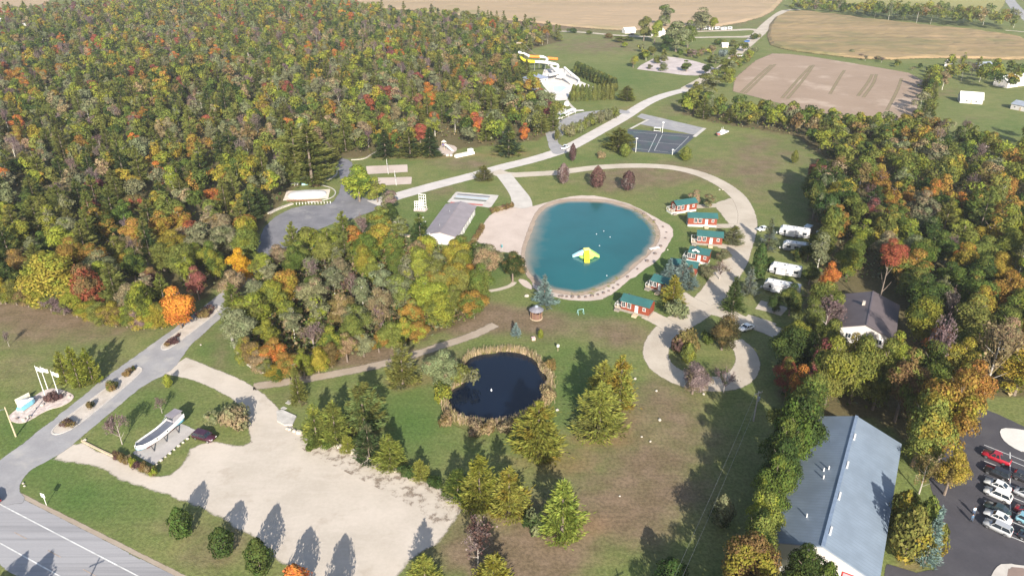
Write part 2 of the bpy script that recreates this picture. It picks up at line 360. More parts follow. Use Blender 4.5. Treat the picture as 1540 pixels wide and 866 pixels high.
def patch(name, poly, mat, z, spacing=3.0, edge=1.5, it=1, world=False, kind='structure', height=None, soft_paint=None, jag=0., **tags):
    z = zlay(z); w = poly if world else [tuple(at(x, y)[:2]) for x, y in poly]
    if it: w = smooth_closed(w, it)
    dense = []
    for i in range(len(w)):
        a, c = Vector(w[i]), Vector(w[(i + 1) % len(w)]); n = max(1, int((c - a).length / spacing))
        for k in range(n): dense.append(tuple(a.lerp(c, k / n)))
    if jag:
        w = []
        for i, p in enumerate(dense):
            a, c = dense[i - 1], dense[(i + 1) % len(dense)]; d = Vector((c[0] - a[0], c[1] - a[1])).normalized(); k = jag * (mnoise.noise((p[0] * .22, p[1] * .22, 3.1)) + .6 * mnoise.noise((p[0] * .8, p[1] * .8, 7.7))); w.append((p[0] - d.y * k, p[1] + d.x * k))
        dense = w
    w = dense; A = np.array(w); lo, hi = A.min(0), A.max(0)
    GX, GY = np.meshgrid(np.arange(lo[0], hi[0], spacing), np.arange(lo[1], hi[1], spacing))
    P = np.stack([GX.ravel(), GY.ravel()], 1); P = P + RNG.uniform(-.2, .2, P.shape) * spacing
    P = P[in_poly(P[:, 0], P[:, 1], w)]
    if len(P): P = P[edge_dist(P, w) > spacing * .35]
    ring = []
    for i in range(len(w)):
        p0, p1, p2 = np.array(w[i - 1]), np.array(w[i]), np.array(w[(i + 1) % len(w)]); t = p2 - p0; t = t / max(np.linalg.norm(t), 1e-9)
        for s in (1, -1): ring.append(p1 + np.array([-t[1], t[0]]) * edge * s * 1.02)
    ring = np.array(ring); ring = ring[in_poly(ring[:, 0], ring[:, 1], w)]
    if len(ring): ring = ring[edge_dist(ring, w) > edge * .93]
    if len(P): P = P[edge_dist(P, w) > edge * 1.3]
    if len(ring): P = np.concatenate([P, ring]) if len(P) else ring
    allv = [Vector(p) for p in w] + [Vector(p) for p in P]; n = len(w)
    r = geometry.delaunay_2d_cdt(allv, [], [list(range(n))], 1, 1e-5)
    V = np.array([tuple(p) for p in r[0]]); D = edge_dist(V, w)
    me = bpy.data.meshes.new(name)
    zz = np.full(len(V), z)
    if height is not None: zz = zz + height(V, D)
    me.from_pydata(np.column_stack([V, zz]).tolist(), [], [list(f) for f in r[2]])
    e = me.attributes.new('edge', 'FLOAT', 'POINT'); e.data.foreach_set('value', np.clip(D / edge, 0, 1).astype(np.float32))
    if soft_paint is not None:
        e = me.attributes.new('shallow', 'FLOAT', 'POINT'); e.data.foreach_set('value', soft_paint(V, D).astype(np.float32))
    bm = bmesh.new(); bm.from_mesh(me)
    bmesh.ops.recalc_face_normals(bm, faces=bm.faces)
    if sum(f.normal.z for f in bm.faces) < 0: bmesh.ops.reverse_faces(bm, faces=bm.faces)
    bm.to_mesh(me); bm.free()
    me.materials.append(mat); o = bpy.data.objects.new(name, me); COL.objects.link(o); tag(o, kind=kind, **tags)
    return o
def ribbon(name, line, width, mat, z, soft=.6, it=2, world=False, kind='structure', **tags):
    """line: (px, py[, width]) along the middle of a way"""
    z = zlay(z); pts = []
    for p in line:
        wv = tuple(p[:2]) if world else tuple(at(p[0], p[1])[:2])
        pts.append((*wv, p[2] if len(p) > 2 else width))
    pts = smooth_open(pts, it) if it else pts
    fine = [pts[0]]
    for a, c in zip(pts, pts[1:]):
        L = math.hypot(c[0] - a[0], c[1] - a[1]); n = max(1, int(L / 3))
        fine += [tuple(a[k] + (c[k] - a[k]) * (i + 1) / n for k in range(3)) for i in range(n)]
    V, F, E = [], [], []
    for i, p in enumerate(fine):
        a, c = fine[max(i - 1, 0)], fine[min(i + 1, len(fine) - 1)]
        d = Vector((c[0] - a[0], c[1] - a[1])).normalized(); nrm = Vector((-d.y, d.x)); h = p[2] / 2
        for o_, e in ((-h - soft, 0), (-h + soft, 1), (0, 1), (h - soft, 1), (h + soft, 0)):
            V.append((p[0] + nrm.x * o_, p[1] + nrm.y * o_, z)); E.append(e)
        if i:
            for k in range(4): F.append(((i - 1) * 5 + k, i * 5 + k, i * 5 + k + 1, (i - 1) * 5 + k + 1))
    me = bpy.data.meshes.new(name); me.from_pydata(V, [], [tuple(reversed(f)) for f in F]); me.update()
    if sum(p.normal.z for p in me.polygons) < 0: me.flip_normals()
    e = me.attributes.new('edge', 'FLOAT', 'POINT'); e.data.foreach_set('value', np.array(E, np.float32))
    me.materials.append(mat); o = bpy.data.objects.new(name, me); COL.objects.link(o); tag(o, kind=kind, **tags)
    return o

HA = at(0, 758); HB = at(208, 866); HD = (HB - HA).normalized(); HN = Vector((-HD.y, HD.x, 0)); HROT = math.atan2(HD.y, HD.x)
asph = ground_mat('highway_asphalt', (.31, .305, .315), (.25, .245, .255), .12, .8, .3, 3.0, stretch=(.03, 1, 1), rot=-HROT, streak=((.16, .16, .17), 1.0, (.012, .8, 1), -HROT, .5))
lane = ground_mat('pale_asphalt', (.30, .295, .30), (.23, .225, .235), .2, .85, .25, 2.5, third=((.38, .36, .33), .15, .5, .5))
pale = ground_mat('pale_gravel', (.47, .415, .345), (.36, .31, .25), .3, .95, .12, 1.8, third=((.30, .25, .20), .08, .56, .45))
lotg = ground_mat('lot_gravel', (.49, .435, .375), (.39, .345, .29), .42, .95, .09, 1.5, noise_edge=1.1, third=((.33, .28, .225), .16, .55, .5), streak=((.50, .44, .385), .9, (.25, 1, 1), .9, .3))
track = ground_mat('dirt_track', (.34, .285, .23), (.28, .225, .17), .4, .95, .3, 2)
darka = ground_mat('dark_asphalt', (.072, .069, .078), (.052, .050, .058), .15, .75, .2, 2.0, third=((.075, .072, .075), .1, .55, .6))
greya = ground_mat('grey_asphalt', (.20, .195, .21), (.13, .13, .145), .2, .85, .2, 2, third=((.30, .29, .28), .12, .52, .5))
conc = ground_mat('poured_concrete', (.50, .47, .43), (.40, .37, .34), .1, .85, .3, 2.5, noise_edge=.2)
whitec = ground_mat('white_concrete', (.62, .59, .56), (.52, .49, .46), .2, .8, .2, 2, noise_edge=.3)
sand = ground_mat('beach_sand', (.50, .42, .37), (.40, .33, .285), .3, .95, .12, 1.5, noise_edge=.5, third=((.42, .38, .35), .5, .66, .5))
wetsand = ground_mat('bank_sand', (.36, .285, .225), (.27, .205, .155), .35, .95, .25, 1.5)
paintm = ground_mat('road_paint', (.72, .72, .70), (.55, .55, .53), .2, .7, 1.5, 6, noise_edge=.6)
yelm = ground_mat('centre_paint', (.42, .30, .20), (.33, .28, .24), .35, .7, .8, 6, noise_edge=1.5)

def along(s, o): return tuple((HA + HD * s + HN * o)[:2])
patch('highway', [along(-60, 2.75), along(260, 2.75), along(260, -8.8), along(-60, -8.8)], asph, .012, 3, .35, 0, True)
patch('road_shoulder', [along(-60, 3.7), along(260, 3.5), along(260, 2.6), along(-60, 2.6)], track, .008, 2, .5, 0, True)
for off in (0.0, -5.65):
    V = MB()
    for k in range(-20, 70): V.add([(*along(k * 3, off + .11), .035), (*along(k * 3, off - .11), .035), (*along(k * 3 + 3, off - .11), .035), (*along(k * 3 + 3, off + .11), .035)], [(0, 1, 2, 3)])
    tag(V.build('edge_line', plain('edge_paint', (.56, .56, .55), .7, var=.3, scale=.8)), kind='structure')
V = MB()
for k in range(-6, 20):
    s = k * 9.0
    a, c, d, e = along(s, -2.98), along(s + 3.4, -2.98), along(s + 3.4, -3.1), along(s, -3.1)
    V.add([(*p, .035) for p in (a, e, d, c)], [(0, 1, 2, 3)])
o = V.build('centre_line', plain('worn_paint', (.36, .28, .22), .8, var=.3)); tag(o, kind='structure')

GRAVEL_ = 0
GRAVEL = [(121, 661), (145, 675), (183, 694), (221, 711), (236, 716), (260, 712), (274, 690), (290, 670), (322, 660), (348, 670), (371, 668), (384, 654), (390, 638), (377, 614), (338, 588), (300, 572), (272, 562), (250, 562), (266, 546), (279, 536), (284, 546), (325, 565), (374, 581), (395, 592), (416, 625), (434, 646), (458, 650), (541, 684), (601, 710), (686, 741), (697, 760), (679, 797), (655, 823), (624, 838), (600, 868), (575, 895), (470, 895), (447, 868), (414, 838), (377, 807), (317, 771), (242, 741), (192, 729), (151, 703), (114, 697), (92, 696), (75, 690)]
patch('gravel_lot', GRAVEL, lotg, .016, 1.5, 1.5, 1, jag=.6)
ribbon('gravel_drive', [(262, 549, 7), (300, 560), (340, 576), (374, 595), (396, 622, 6), (410, 654, 8)], 5.0, lotg, .02, .5)
patch('bare_verge', [(440, 652), (500, 668), (560, 692), (612, 716), (690, 744), (694, 765), (676, 792), (655, 800), (640, 775), (600, 750), (545, 722), (490, 695), (450, 674)], ground_mat('worn_gravel', (.27, .215, .17), (.20, .155, .115), .45, .95, .3, 2, noise_edge=2.2), .03, 1.5, 4.0, 1)
ENTR = [(-30, 712), (48, 655), (100, 614), (169, 558), (215, 527), (256, 497), (325, 447), (352, 418), (372, 398), (395, 410), (372, 440), (345, 468), (312, 497), (286, 521), (272, 543), (252, 563), (223, 575), (172, 616), (125, 657), (104, 674), (75, 692), (52, 704), (36, 718), (29, 735), (41, 751), (30, 760), (-30, 760)]
patch('entrance_road', ENTR, lane, .022, 1.6, .9, 1, jag=.25)
med = ground_mat('median_gravel', (.50, .45, .40), (.36, .32, .28), .15, .95, .5, 2.5, noise_edge=.4)
kerbm = plain('kerb_concrete', (.44, .41, .38), .85)
MEDIANS = [[(77, 648), (93, 633), (203, 552), (214, 553), (213, 561), (118, 640), (90, 653), (80, 653)], [(241, 523), (250, 512), (270, 497), (318, 462), (333, 460), (330, 468), (290, 498), (262, 520), (247, 527)]]
def kerb(name, poly, h, w, it=2, **kw):
    pts = smooth_closed([tuple(at(x, y)[:2]) for x, y in poly], it); mb = MB(); n = len(pts); ring = []
    for i, p in enumerate(pts):
        a, c = pts[i - 1], pts[(i + 1) % n]; d = Vector((c[0] - a[0], c[1] - a[1])).normalized(); q = Vector((-d.y, d.x)) * w / 2
        ring.append([(p[0] + q.x, p[1] + q.y, 0), (p[0] + q.x, p[1] + q.y, h), (p[0] - q.x, p[1] - q.y, h), (p[0] - q.x, p[1] - q.y, 0)])
    ring.append(ring[0]); mb.loft(ring, cap=False)
    o = mb.build(name, kerbm); tag(o, kind='structure'); return o
for k, p in enumerate(MEDIANS):
    patch('median_bed', p, med, .06, 1.2, .3, 2); kerb('kerb', p, .14, .28)

ribbon('dirt_track', [(381, 581), (437, 574), (505, 562), (580, 547), (629, 531), (673, 517), (715, 503), (745, 488)], 1.9, track, .018, .8)
ASPH_LOT = [(393, 345), (412, 326), (446, 309), (497, 308), (509, 291), (513, 274), (506, 250), (509, 237), (528, 241), (533, 252), (522, 266), (530, 290), (560, 302), (596, 290), (602, 297), (548, 325), (482, 342), (442, 368), (402, 398), (374, 428), (352, 462), (325, 452), (358, 415), (384, 380)]
patch('parking_lot', ASPH_LOT, greya, .014, 2.5, 1.2, 1, jag=.4)
ribbon('park_road', [(560, 306), (594, 296), (650, 280), (717, 263), (757, 251), (800, 241), (845, 227), (868, 216), (900, 198), (938, 177), (957, 164), (975, 153), (1000, 143), (1032, 135), (1060, 128)], 6.6, ground_mat('road_gravel', (.52, .48, .45), (.42, .39, .37), .25, .9, .2, 2), .02, .5)
ribbon('park_road', [(742, 258, 7), (762, 264, 6), (800, 262), (838, 260), (872, 255), (905, 251), (955, 249), (990, 250), (1020, 253), (1059, 263), (1092, 280), (1112, 297), (1122, 316), (1125, 336, 6), (1119, 355, 6.5), (1112, 375, 6.5), (1106, 395, 6.5), (1092, 413, 7), (1078, 437, 7), (1062, 457, 7.5), (1038, 475, 7), (1010, 492, 6.5), (990, 512, 5.6), (984, 535, 5.4), (998, 556, 5.2), (1035, 574, 5.2), (1080, 579, 5.2), (1112, 570, 5.2), (1126, 550, 5), (1122, 528, 4.6), (1104, 512, 4)], 5.2, pale, .024, .6)
ribbon('beach_drive', [(757, 262, 6), (775, 285, 6), (785, 300, 7), (784, 314, 8)], 6.5, conc, .028, .3)
patch('gravel_court', [(1070, 306), (1104, 296), (1122, 300), (1134, 322), (1132, 346), (1116, 352), (1095, 337), (1080, 318)], pale, .02, 2, 1.4, 1)
for p, w in (([(1046, 311), (1062, 310), (1082, 309)], 3), ([(1074, 340), (1090, 340), (1110, 340)], 3), ([(1082, 369), (1095, 372), (1112, 372)], 3), ([(974, 473), (992, 482), (1012, 494)], 4.5), ([(1022, 442), (1038, 452), (1058, 462)], 3.5), ([(1066, 465), (1090, 470), (1112, 482), (1150, 492), (1172, 502)], 5), ([(1118, 480), (1140, 487), (1160, 494)], 6), ([(1140, 458), (1160, 463), (1180, 469)], 5)):
    ribbon('cabin_drive', [(*q, w) for q in p], w, pale, .028, .6, 1)
ribbon('path', [(735, 438), (752, 435), (768, 430), (774, 424)], 1.2, pale, .02, .3)
patch('sandy_bank', [(777, 419), (790, 420), (800, 428), (802, 436), (793, 434), (783, 428)], sand, .02, 1.5, .6)

LAKE = [(812, 319), (825, 310), (840, 305), (860, 303), (884, 303), (905, 304), (926, 307), (945, 313), (963, 321), (976, 333), (985, 345), (987, 357), (981, 370), (970, 384), (955, 396), (940, 410), (926, 419), (908, 430), (890, 437), (870, 441), (846, 438), (826, 433), (808, 424), (796, 411), (789, 393), (790, 376), (795, 360), (801, 342)]
BEACH = [(708, 368), (722, 342), (738, 320), (752, 316), (769, 311), (785, 314), (808, 309), (846, 297), (885, 293), (918, 298), (957, 310), (988, 328), (1014, 342), (1013, 356), (996, 385), (970, 406), (933, 433), (916, 448), (878, 454), (836, 449), (800, 436), (798, 420), (790, 400), (788, 386), (771, 381), (751, 379), (734, 382), (719, 380)]
patch('beach', BEACH, sand, .03, 1.8, .9, 1, jag=.5)
_lc = (np.mean([p[0] for p in LAKE]), np.mean([p[1] for p in LAKE]))
patch('sandy_bank', [(x + (x - _lc[0]) * .075, y + (y - _lc[1]) * .07) for x, y in LAKE], wetsand, .034, 1.5, 1.2, 1)
def lake_shallow(V, D):
    px, py = proj_np(V[:, 0], V[:, 1])
    w = np.clip((835 - px - (py - 380) * .12) / 45, 0, 1) * np.clip((425 - py) / 40, 0, 1)
    g = np.exp(-((px - 975) / 22) ** 2 - ((py - 335) / 18) ** 2)
    return np.clip(np.maximum(np.exp(-D / 1.1) * .7, w * .75 * np.exp(-D / 6.0)), 0, 1)
def water_mat(name, deep, shallow, rough, bump, scale):
    m, nt, b = nodes_of(name)
    s = N(nt, 'ShaderNodeAttribute', attribute_name='shallow'); f = ramp(nt, math_(nt, 'ADD', s.outputs['Fac'], math_(nt, 'MULTIPLY', math_(nt, 'SUBTRACT', noise(nt, .2, 5), .5), .35)), .1, .9, False)
    d2 = mixc(nt, deep, tuple(c * 1.25 for c in deep), ramp(nt, noise(nt, .03, 4), .35, .65))
    nt.links.new(mixc(nt, d2, shallow, f), b.inputs['Base Color'])
    b.inputs['Roughness'].default_value = rough; b.inputs['IOR'].default_value = 1.333; b.inputs['Specular IOR Level'].default_value = .5
    bp = N(nt, 'ShaderNodeBump', Strength=bump, Distance=.03); nt.links.new(noise(nt, scale, 3, .6, 'Object', (1, .5, 1), .4), bp.inputs['Height']); nt.links.new(bp.outputs[0], b.inputs['Normal'])
    return m
patch('lake_water', LAKE, water_mat('lake_water', (.009, .080, .086), (.30, .235, .165), .16, .8, .9), .05, 1.5, 2, 1, soft_paint=lake_shallow, jag=.6)
weedm = ground_mat('water_weed', (.30, .28, .05), (.15, .18, .06), .5, .8, .4, 1.5, noise_edge=1.9)
patch('water_weed', [(945, 312), (966, 318), (986, 334), (993, 348), (990, 362), (984, 366), (982, 350), (970, 336), (955, 325)], weedm, .07, 1.0, 2.5, 1, kind='stuff', label='yellow green weed floating along the right shore of the blue lake', cat='water weed')
patch('water_weed', [(852, 441), (880, 438), (905, 428), (925, 414), (936, 416), (918, 432), (900, 441), (875, 446)], weedm, .07, 1.0, 2.0, 1, kind='stuff', label='yellow green weed along the near shore of the blue lake', cat='water weed')

POND = [(695, 551), (706, 537), (727, 532), (761, 528), (780, 530), (796, 535), (808, 543), (813, 557), (824, 566), (826, 578), (818, 590), (822, 603), (804, 614), (776, 632), (744, 640), (719, 637), (696, 635), (680, 626), (672, 612), (670, 596), (683, 582), (703, 572)]
patch('pond_bank', [(688, 548), (703, 530), (727, 524), (762, 520), (800, 527), (818, 545), (834, 560), (838, 580), (832, 610), (808, 624), (780, 645), (745, 652), (715, 650), (688, 645), (668, 630), (660, 608), (664, 590), (678, 572)], ground_mat('marsh_grass', (.15, .15, .05), (.10, .11, .04), .4, .95, .4, 2), .012, 1.5, 1.5)
pond_sh = lambda V, D: np.exp(-D / .8) * .5
patch('pond_water', POND, water_mat('pond_water', (.0035, .0075, .018), (.05, .045, .03), .06, .12, 1.0), .04, 1.2, 1.2, 1, soft_paint=pond_sh, jag=1.0)

patch('bare_ground', [(588, 331), (606, 334), (618, 340), (610, 352), (594, 366), (580, 358), (584, 346)], track, .014, 1.5, 2.0, 1)
# courts, yards and pads
patch('volleyball_court', [(550, 250), (613, 247.5), (614, 259), (552, 262.5)], sand, .02, 2, .6, 0)
patch('volleyball_court', [(566, 267.5), (620, 266), (619, 277), (570, 279.5)], sand, .02, 2, .6, 0)
patch('sports_court', [(944, 194), (1048, 203), (1015, 233), (941, 227)], ground_mat('court_paint', (.085, .082, .098), (.05, .064, .072), .05, .7, .15, 1, third=((.055, .095, .09), .08, .5, .8), noise_edge=.1), .02, 2, .3, 0)
patch('court_path', [(957, 176), (965, 171), (1000, 179), (1062, 193.5), (1046, 204), (1030, 200), (961, 187), (972, 181)], lane, .018, 2, .4, 0)
ribbon('court_path', [(1060, 193, 1.6), (1044, 206, 1.6)], 1.6, conc, .024, .15, 0)
ribbon('court_path', [(975, 180, 1.2), (948, 194, 1.2)], 1.2, conc, .024, .15, 0)
CL = MB()
def court_line(a, c, z=.06, w=.11):
    a, c = at(*a), at(*c); d = (c - a).normalized(); q = Vector((-d.y, d.x, 0)) * w
    CL.add([(p.x, p.y, z) for p in (a - q, c - q, c + q, a + q)], [(0, 1, 2, 3)])
for a, c in (((952, 199), (988, 202)), ((988, 202), (975, 229)), ((949, 223), (975, 226)), ((996, 203), (1036, 206)), ((984, 227), (1012, 230)), ((1036, 206), (1012, 230)), ((996, 203), (984, 227)), ((948, 211), (982, 214)), ((990, 215), (1026, 218))): court_line(a, c)
tag(CL.build('court_lines', m_('court_white', (.45, .46, .46), .8)), kind='structure')
patch('upper_parking', [(826, 226), (823, 212), (819, 198), (832, 186), (850, 177), (872, 169), (905, 166), (944, 165), (950, 172), (926, 171), (885, 180), (862, 193), (848, 203), (838, 210), (842, 218), (856, 222), (850, 230), (835, 234)], lane, .018, 2.5, .8, 1)
patch('pool_deck', [(818, 104), (846, 103), (862, 112), (872, 122), (896, 132), (889, 138), (866, 128.5), (857, 139), (853, 151), (836, 152), (824, 138), (812, 124)], whitec, .02, 3, .6, 0)
patch('pool_deck', [(838, 170), (832, 182), (846, 178), (868, 168), (880, 167), (878, 165), (856, 166), (845, 162)], whitec, .024, 2, .5, 0)
ribbon('path', [(852, 150, 1.4), (856, 157, 1.4), (866, 166, 1.4)], 1.4, conc, .024, .2)
ribbon('path', [(838, 163, 1.2), (848, 168, 1.2), (862, 169, 1.2)], 1.2, conc, .026, .2)
patch('swimming_pool', [(832, 131), (845, 128), (852, 132), (842, 139), (834, 137)], water_mat('pool_water', (.42, .52, .54), (.5, .52, .5), .1, .2, 2), .03, 2, 1, 0, soft_paint=lambda V, D: D * 0)
patch('garden_gravel', [(952, 104), (990, 84), (1030, 88), (1080, 102), (1072, 112), (1040, 115), (1000, 110), (970, 106)], ground_mat('grey_pebbles', (.52, .46, .44), (.34, .29, .29), .3, .95, .12, .8), .02, 3, 2, 1)
ribbon('farm_track', [(836, 47, 5), (880, 49, 5), (930, 54, 5), (980, 56, 5)], 5, pale, .03, 1)
ribbon('camp_loop', [(1040, 48, 5), (1090, 46.5, 7), (1138, 44, 9), (1146, 50, 9), (1130, 56, 8), (1090, 56, 6), (1040, 57, 5)], 7, pale, .03, 1, 1)
ribbon('camp_road', [(1030, 134, 5), (1085, 104, 5), (1110, 80, 6), (1128, 64, 8), (1146, 46, 10), (1158, 32, 8), (1176, 18, 7), (1186, 15, 6), (1205, 15, 5)], 7, pale, .032, 1)
patch('farm_lane', [(1503, -8), (1524, 20), (1545, 36), (1560, 36), (1530, 5), (1522, -8)], lane, .03, 6, 2, 0)
ribbon('farm_track', [(1512, 46, 3), (1560, 50, 3)], 3, pale, .03, 1)

# fields
def crop(h, j): return lambda V, D: np.clip(D / 2.0, 0, 1) * (h + RNG.uniform(-j, j, len(V)))
corn = ground_mat('dry_corn', (.31, .215, .12), (.20, .155, .07), .3, .95, .035, .5, stretch=(.12, 1.3, 1), rot=R(28), streak=((.17, .125, .065), .10, (.05, 1.6, 1), R(62), .9), third=((.15, .14, .06), .012, .48, .8))
corn2 = ground_mat('dry_corn_far', (.36, .26, .165), (.28, .21, .125), .3, .95, .008, .4, stretch=(.3, 2, 1), rot=R(8), third=((.22, .20, .085), .008, .55, .8))
patch('corn_field', [(1158, 30), (1186, 17), (1230, 20), (1310, 30), (1400, 40), (1480, 48), (1560, 62), (1560, 92), (1470, 90), (1400, 88), (1320, 92), (1240, 84), (1180, 76), (1150, 66)], corn, .05, 7, 3, 1, kind='stuff', height=crop(1.6, .5), label='brown corn field with close rows behind the ploughed field', cat='crop field')
patch('corn_field', [(525, 8), (560, -14), (900, -30), (1190, -20), (1172, 13), (1140, 31), (1060, 45), (1000, 47), (930, 47), (862, 42), (760, 31), (640, 20)], corn2, .05, 9, 6, 1, kind='stuff', height=crop(1.4, .4), label='wide pale tan crop field along the top of the picture', cat='crop field')
patch('bean_field', [(1215, 4), (1260, -30), (1520, -30), (1512, 8), (1500, 22), (1440, 18), (1330, 9)], ground_mat('yellow_beans', (.27, .25, .09), (.21, .20, .07), .3, .95, .01, .4), .05, 10, 5, 0, kind='stuff', label='yellow green bean field beyond the far hedgerow', cat='crop field')
patch('bean_field', [(-100, 40), (-60, -20), (90, -22), (74, 4), (20, 20), (0, 24)], corn2, .05, 10, 5, 0, kind='stuff', label='pale tan field beyond the left woods', cat='crop field')
tl = ground_mat('tilled_soil', (.30, .222, .165), (.25, .182, .132), .3, .95, .04, .5, streak=((.26, .19, .14), .35, (.1, 2, 1), R(60), .5), third=((.44, .35, .28), .03, .52, .6))
patch('ploughed_field', [(1085, 134), (1148, 80), (1200, 82), (1300, 98), (1392, 114), (1386, 150), (1372, 185), (1300, 178), (1220, 170), (1150, 150)], tl, .02, 5, 3, 1)
for a in ([(1114, 140), (1140, 115), (1160, 98)], [(1120, 141), (1146, 116), (1166, 97)], [(1176, 148), (1200, 120), (1220, 99)], [(1184, 149), (1208, 121), (1224, 98)], [(1248, 142), (1262, 118), (1270, 106)], [(1290, 145), (1306, 124), (1312, 112)], [(1298, 147), (1314, 126), (1318, 112)], [(1334, 166), (1350, 136), (1356, 118)]):
    ribbon('wheel_track', [(*q, 1.1) for q in a], 1.1, ground_mat('green_track', (.17, .15, .08), (.23, .17, .11), .4, .95), .04, .5)

# paved lot on the right
patch('parking_lot', [(1440, 612), (1456, 606), (1500, 622), (1560, 650), (1680, 700), (1680, 960), (1310, 960), (1332, 846), (1352, 852), (1378, 860), (1398, 856), (1410, 838), (1408, 800), (1404, 756), (1396, 720), (1412, 690), (1432, 665)], darka, .016, 2.5, .6, 0)
patch('kerb_island', [(1502, 646), (1515, 643), (1560, 650), (1580, 670), (1545, 684), (1520, 672), (1506, 660)], whitec, .1, 2, .2, 1)
patch('kerb_island', [(1488, 870), (1496, 854), (1508, 846), (1560, 852), (1620, 900), (1500, 900)], conc, .1, 2, .2, 1)
patch('forecourt', [(1516, 852), (1560, 856), (1620, 895), (1512, 880)], ground_mat('brick_paving', (.26, .19, .16), (.2, .15, .13), .1), .105, 2, .2, 0)
PL = MB()
def stripe(a, c, w=.085):
    a, c = at(*a), at(*c); d = (c - a).normalized(); q = Vector((-d.y, d.x, 0)) * w
    PL.add([(p.x, p.y, .06) for p in (a - q, c - q, c + q, a + q)], [(0, 1, 2, 3)])
stripe((1519, 680), (1519.5, 808), .09)
for y0 in (669, 677, 693, 714, 731, 752.5, 768, 783, 791):
    stripe((1480, y0), (1519, y0 + 15.5)); stripe((1519.5, y0 + 15.5), (1570, y0 + 36))
tag(PL.build('parking_lines', m_('lot_white', (.5, .5, .5), .8)), kind='structure')
# ------------------------------------------------------------------ foliage
def leaf_nodes(name, src):
    m = bpy.data.materials.new(name); m.use_nodes = True; nt = m.node_tree; nt.nodes.remove(nt.nodes['Principled BSDF'])
    geo = nt.nodes.new('ShaderNodeNewGeometry'); rnd = geo.outputs['Random Per Island']
    if src == 'object':
        oi = nt.nodes.new('ShaderNodeObjectInfo'); col = oi.outputs['Color']
        ti = N(nt, 'ShaderNodeAttribute', attribute_name='tint'); ti.attribute_type = 'OBJECT'
        n = noise(nt, .33, 2, .5); f = ramp(nt, math_(nt, 'ADD', n, math_(nt, 'MULTIPLY', math_(nt, 'SUBTRACT', oi.outputs['Random'], .5), .2)), .47, .58)
        col = mixc(nt, col, ti.outputs['Color'], f)
    else:
        a = N(nt, 'ShaderNodeAttribute', attribute_name='leaf'); col = a.outputs['Color']
    br = nt.nodes.new('ShaderNodeMapRange'); nt.links.new(rnd, br.inputs[0]); br.inputs[3].default_value = .86; br.inputs[4].default_value = 1.82
    hs = nt.nodes.new('ShaderNodeHueSaturation'); nt.links.new(col, hs.inputs['Color']); nt.links.new(br.outputs[0], hs.inputs['Value'])
    h2 = nt.nodes.new('ShaderNodeMapRange'); nt.links.new(math_(nt, 'FRACT', math_(nt, 'MULTIPLY', rnd, 17.0)), h2.inputs[0]); h2.inputs[3].default_value = .478; h2.inputs[4].default_value = .522
    nt.links.new(h2.outputs[0], hs.inputs['Hue'])
    df = nt.nodes.new('ShaderNodeBsdfDiffuse'); tr = nt.nodes.new('ShaderNodeBsdfTranslucent'); mx = nt.nodes.new('ShaderNodeMixShader'); mx.inputs[0].default_value = .4
    nt.links.new(hs.outputs[0], df.inputs[0]); nt.links.new(hs.outputs[0], tr.inputs[0]); nt.links.new(df.outputs[0], mx.inputs[1]); nt.links.new(tr.outputs[0], mx.inputs[2])
    nt.links.new(mx.outputs[0], nt.nodes['Material Output'].inputs[0])
    return m
LEAF = leaf_nodes('leaves', 'object'); LEAFA = leaf_nodes('leaves_mixed', 'attr')

def unit(a): return a / np.maximum(np.linalg.norm(a, axis=-1, keepdims=True), 1e-9)
def leaf_quads(C, Nn, s, rng, asp=(.7, 1.3)):
    n = len(C); Nn = unit(Nn); r = unit(rng.normal(size=(n, 3))); t = unit(np.cross(Nn, r)); b = np.cross(Nn, t)
    s = np.broadcast_to(np.asarray(s, float), (n,))[:, None] * .5
    a1 = rng.uniform(*asp, (n, 1)); j = lambda: rng.uniform(.65, 1.2, (n, 1))
    V = np.stack([C - t * s * a1 * j() - b * s * .25, C - b * s * j() + t * s * .2, C + t * s * a1 * j() + b * s * .2, C + b * s * j() - t * s * .25], 1)
    return V                                         # n,4,3
def sticks(A, B, w, rng):
    d = unit(B - A); u = unit(np.cross(d, unit(rng.normal(size=A.shape)))); w = np.broadcast_to(np.asarray(w, float), (len(A),))[:, None]
    return np.stack([A - u * w, A + u * w, B + u * w * .45, B - u * w * .45], 1)
def leaf_strokes(C, D, Nn, s, rng, asp=2.2):
    n = len(C); t = unit(D); b = unit(np.cross(unit(Nn), t)); s = np.broadcast_to(np.asarray(s, float), (n,))[:, None] * .5; j = lambda: rng.uniform(.7, 1.2, (n, 1))
    return np.stack([C - t * s * asp * .8, C - b * s * j() * .6, C + t * s * asp * j(), C + b * s * j() * .6], 1)
def quad_mesh(name, V, mat):
    me = bpy.data.meshes.new(name); V = V.reshape(-1, 3); np_mesh(me, V, np.arange(len(V)).reshape(-1, 4)); me.materials.append(mat); return me

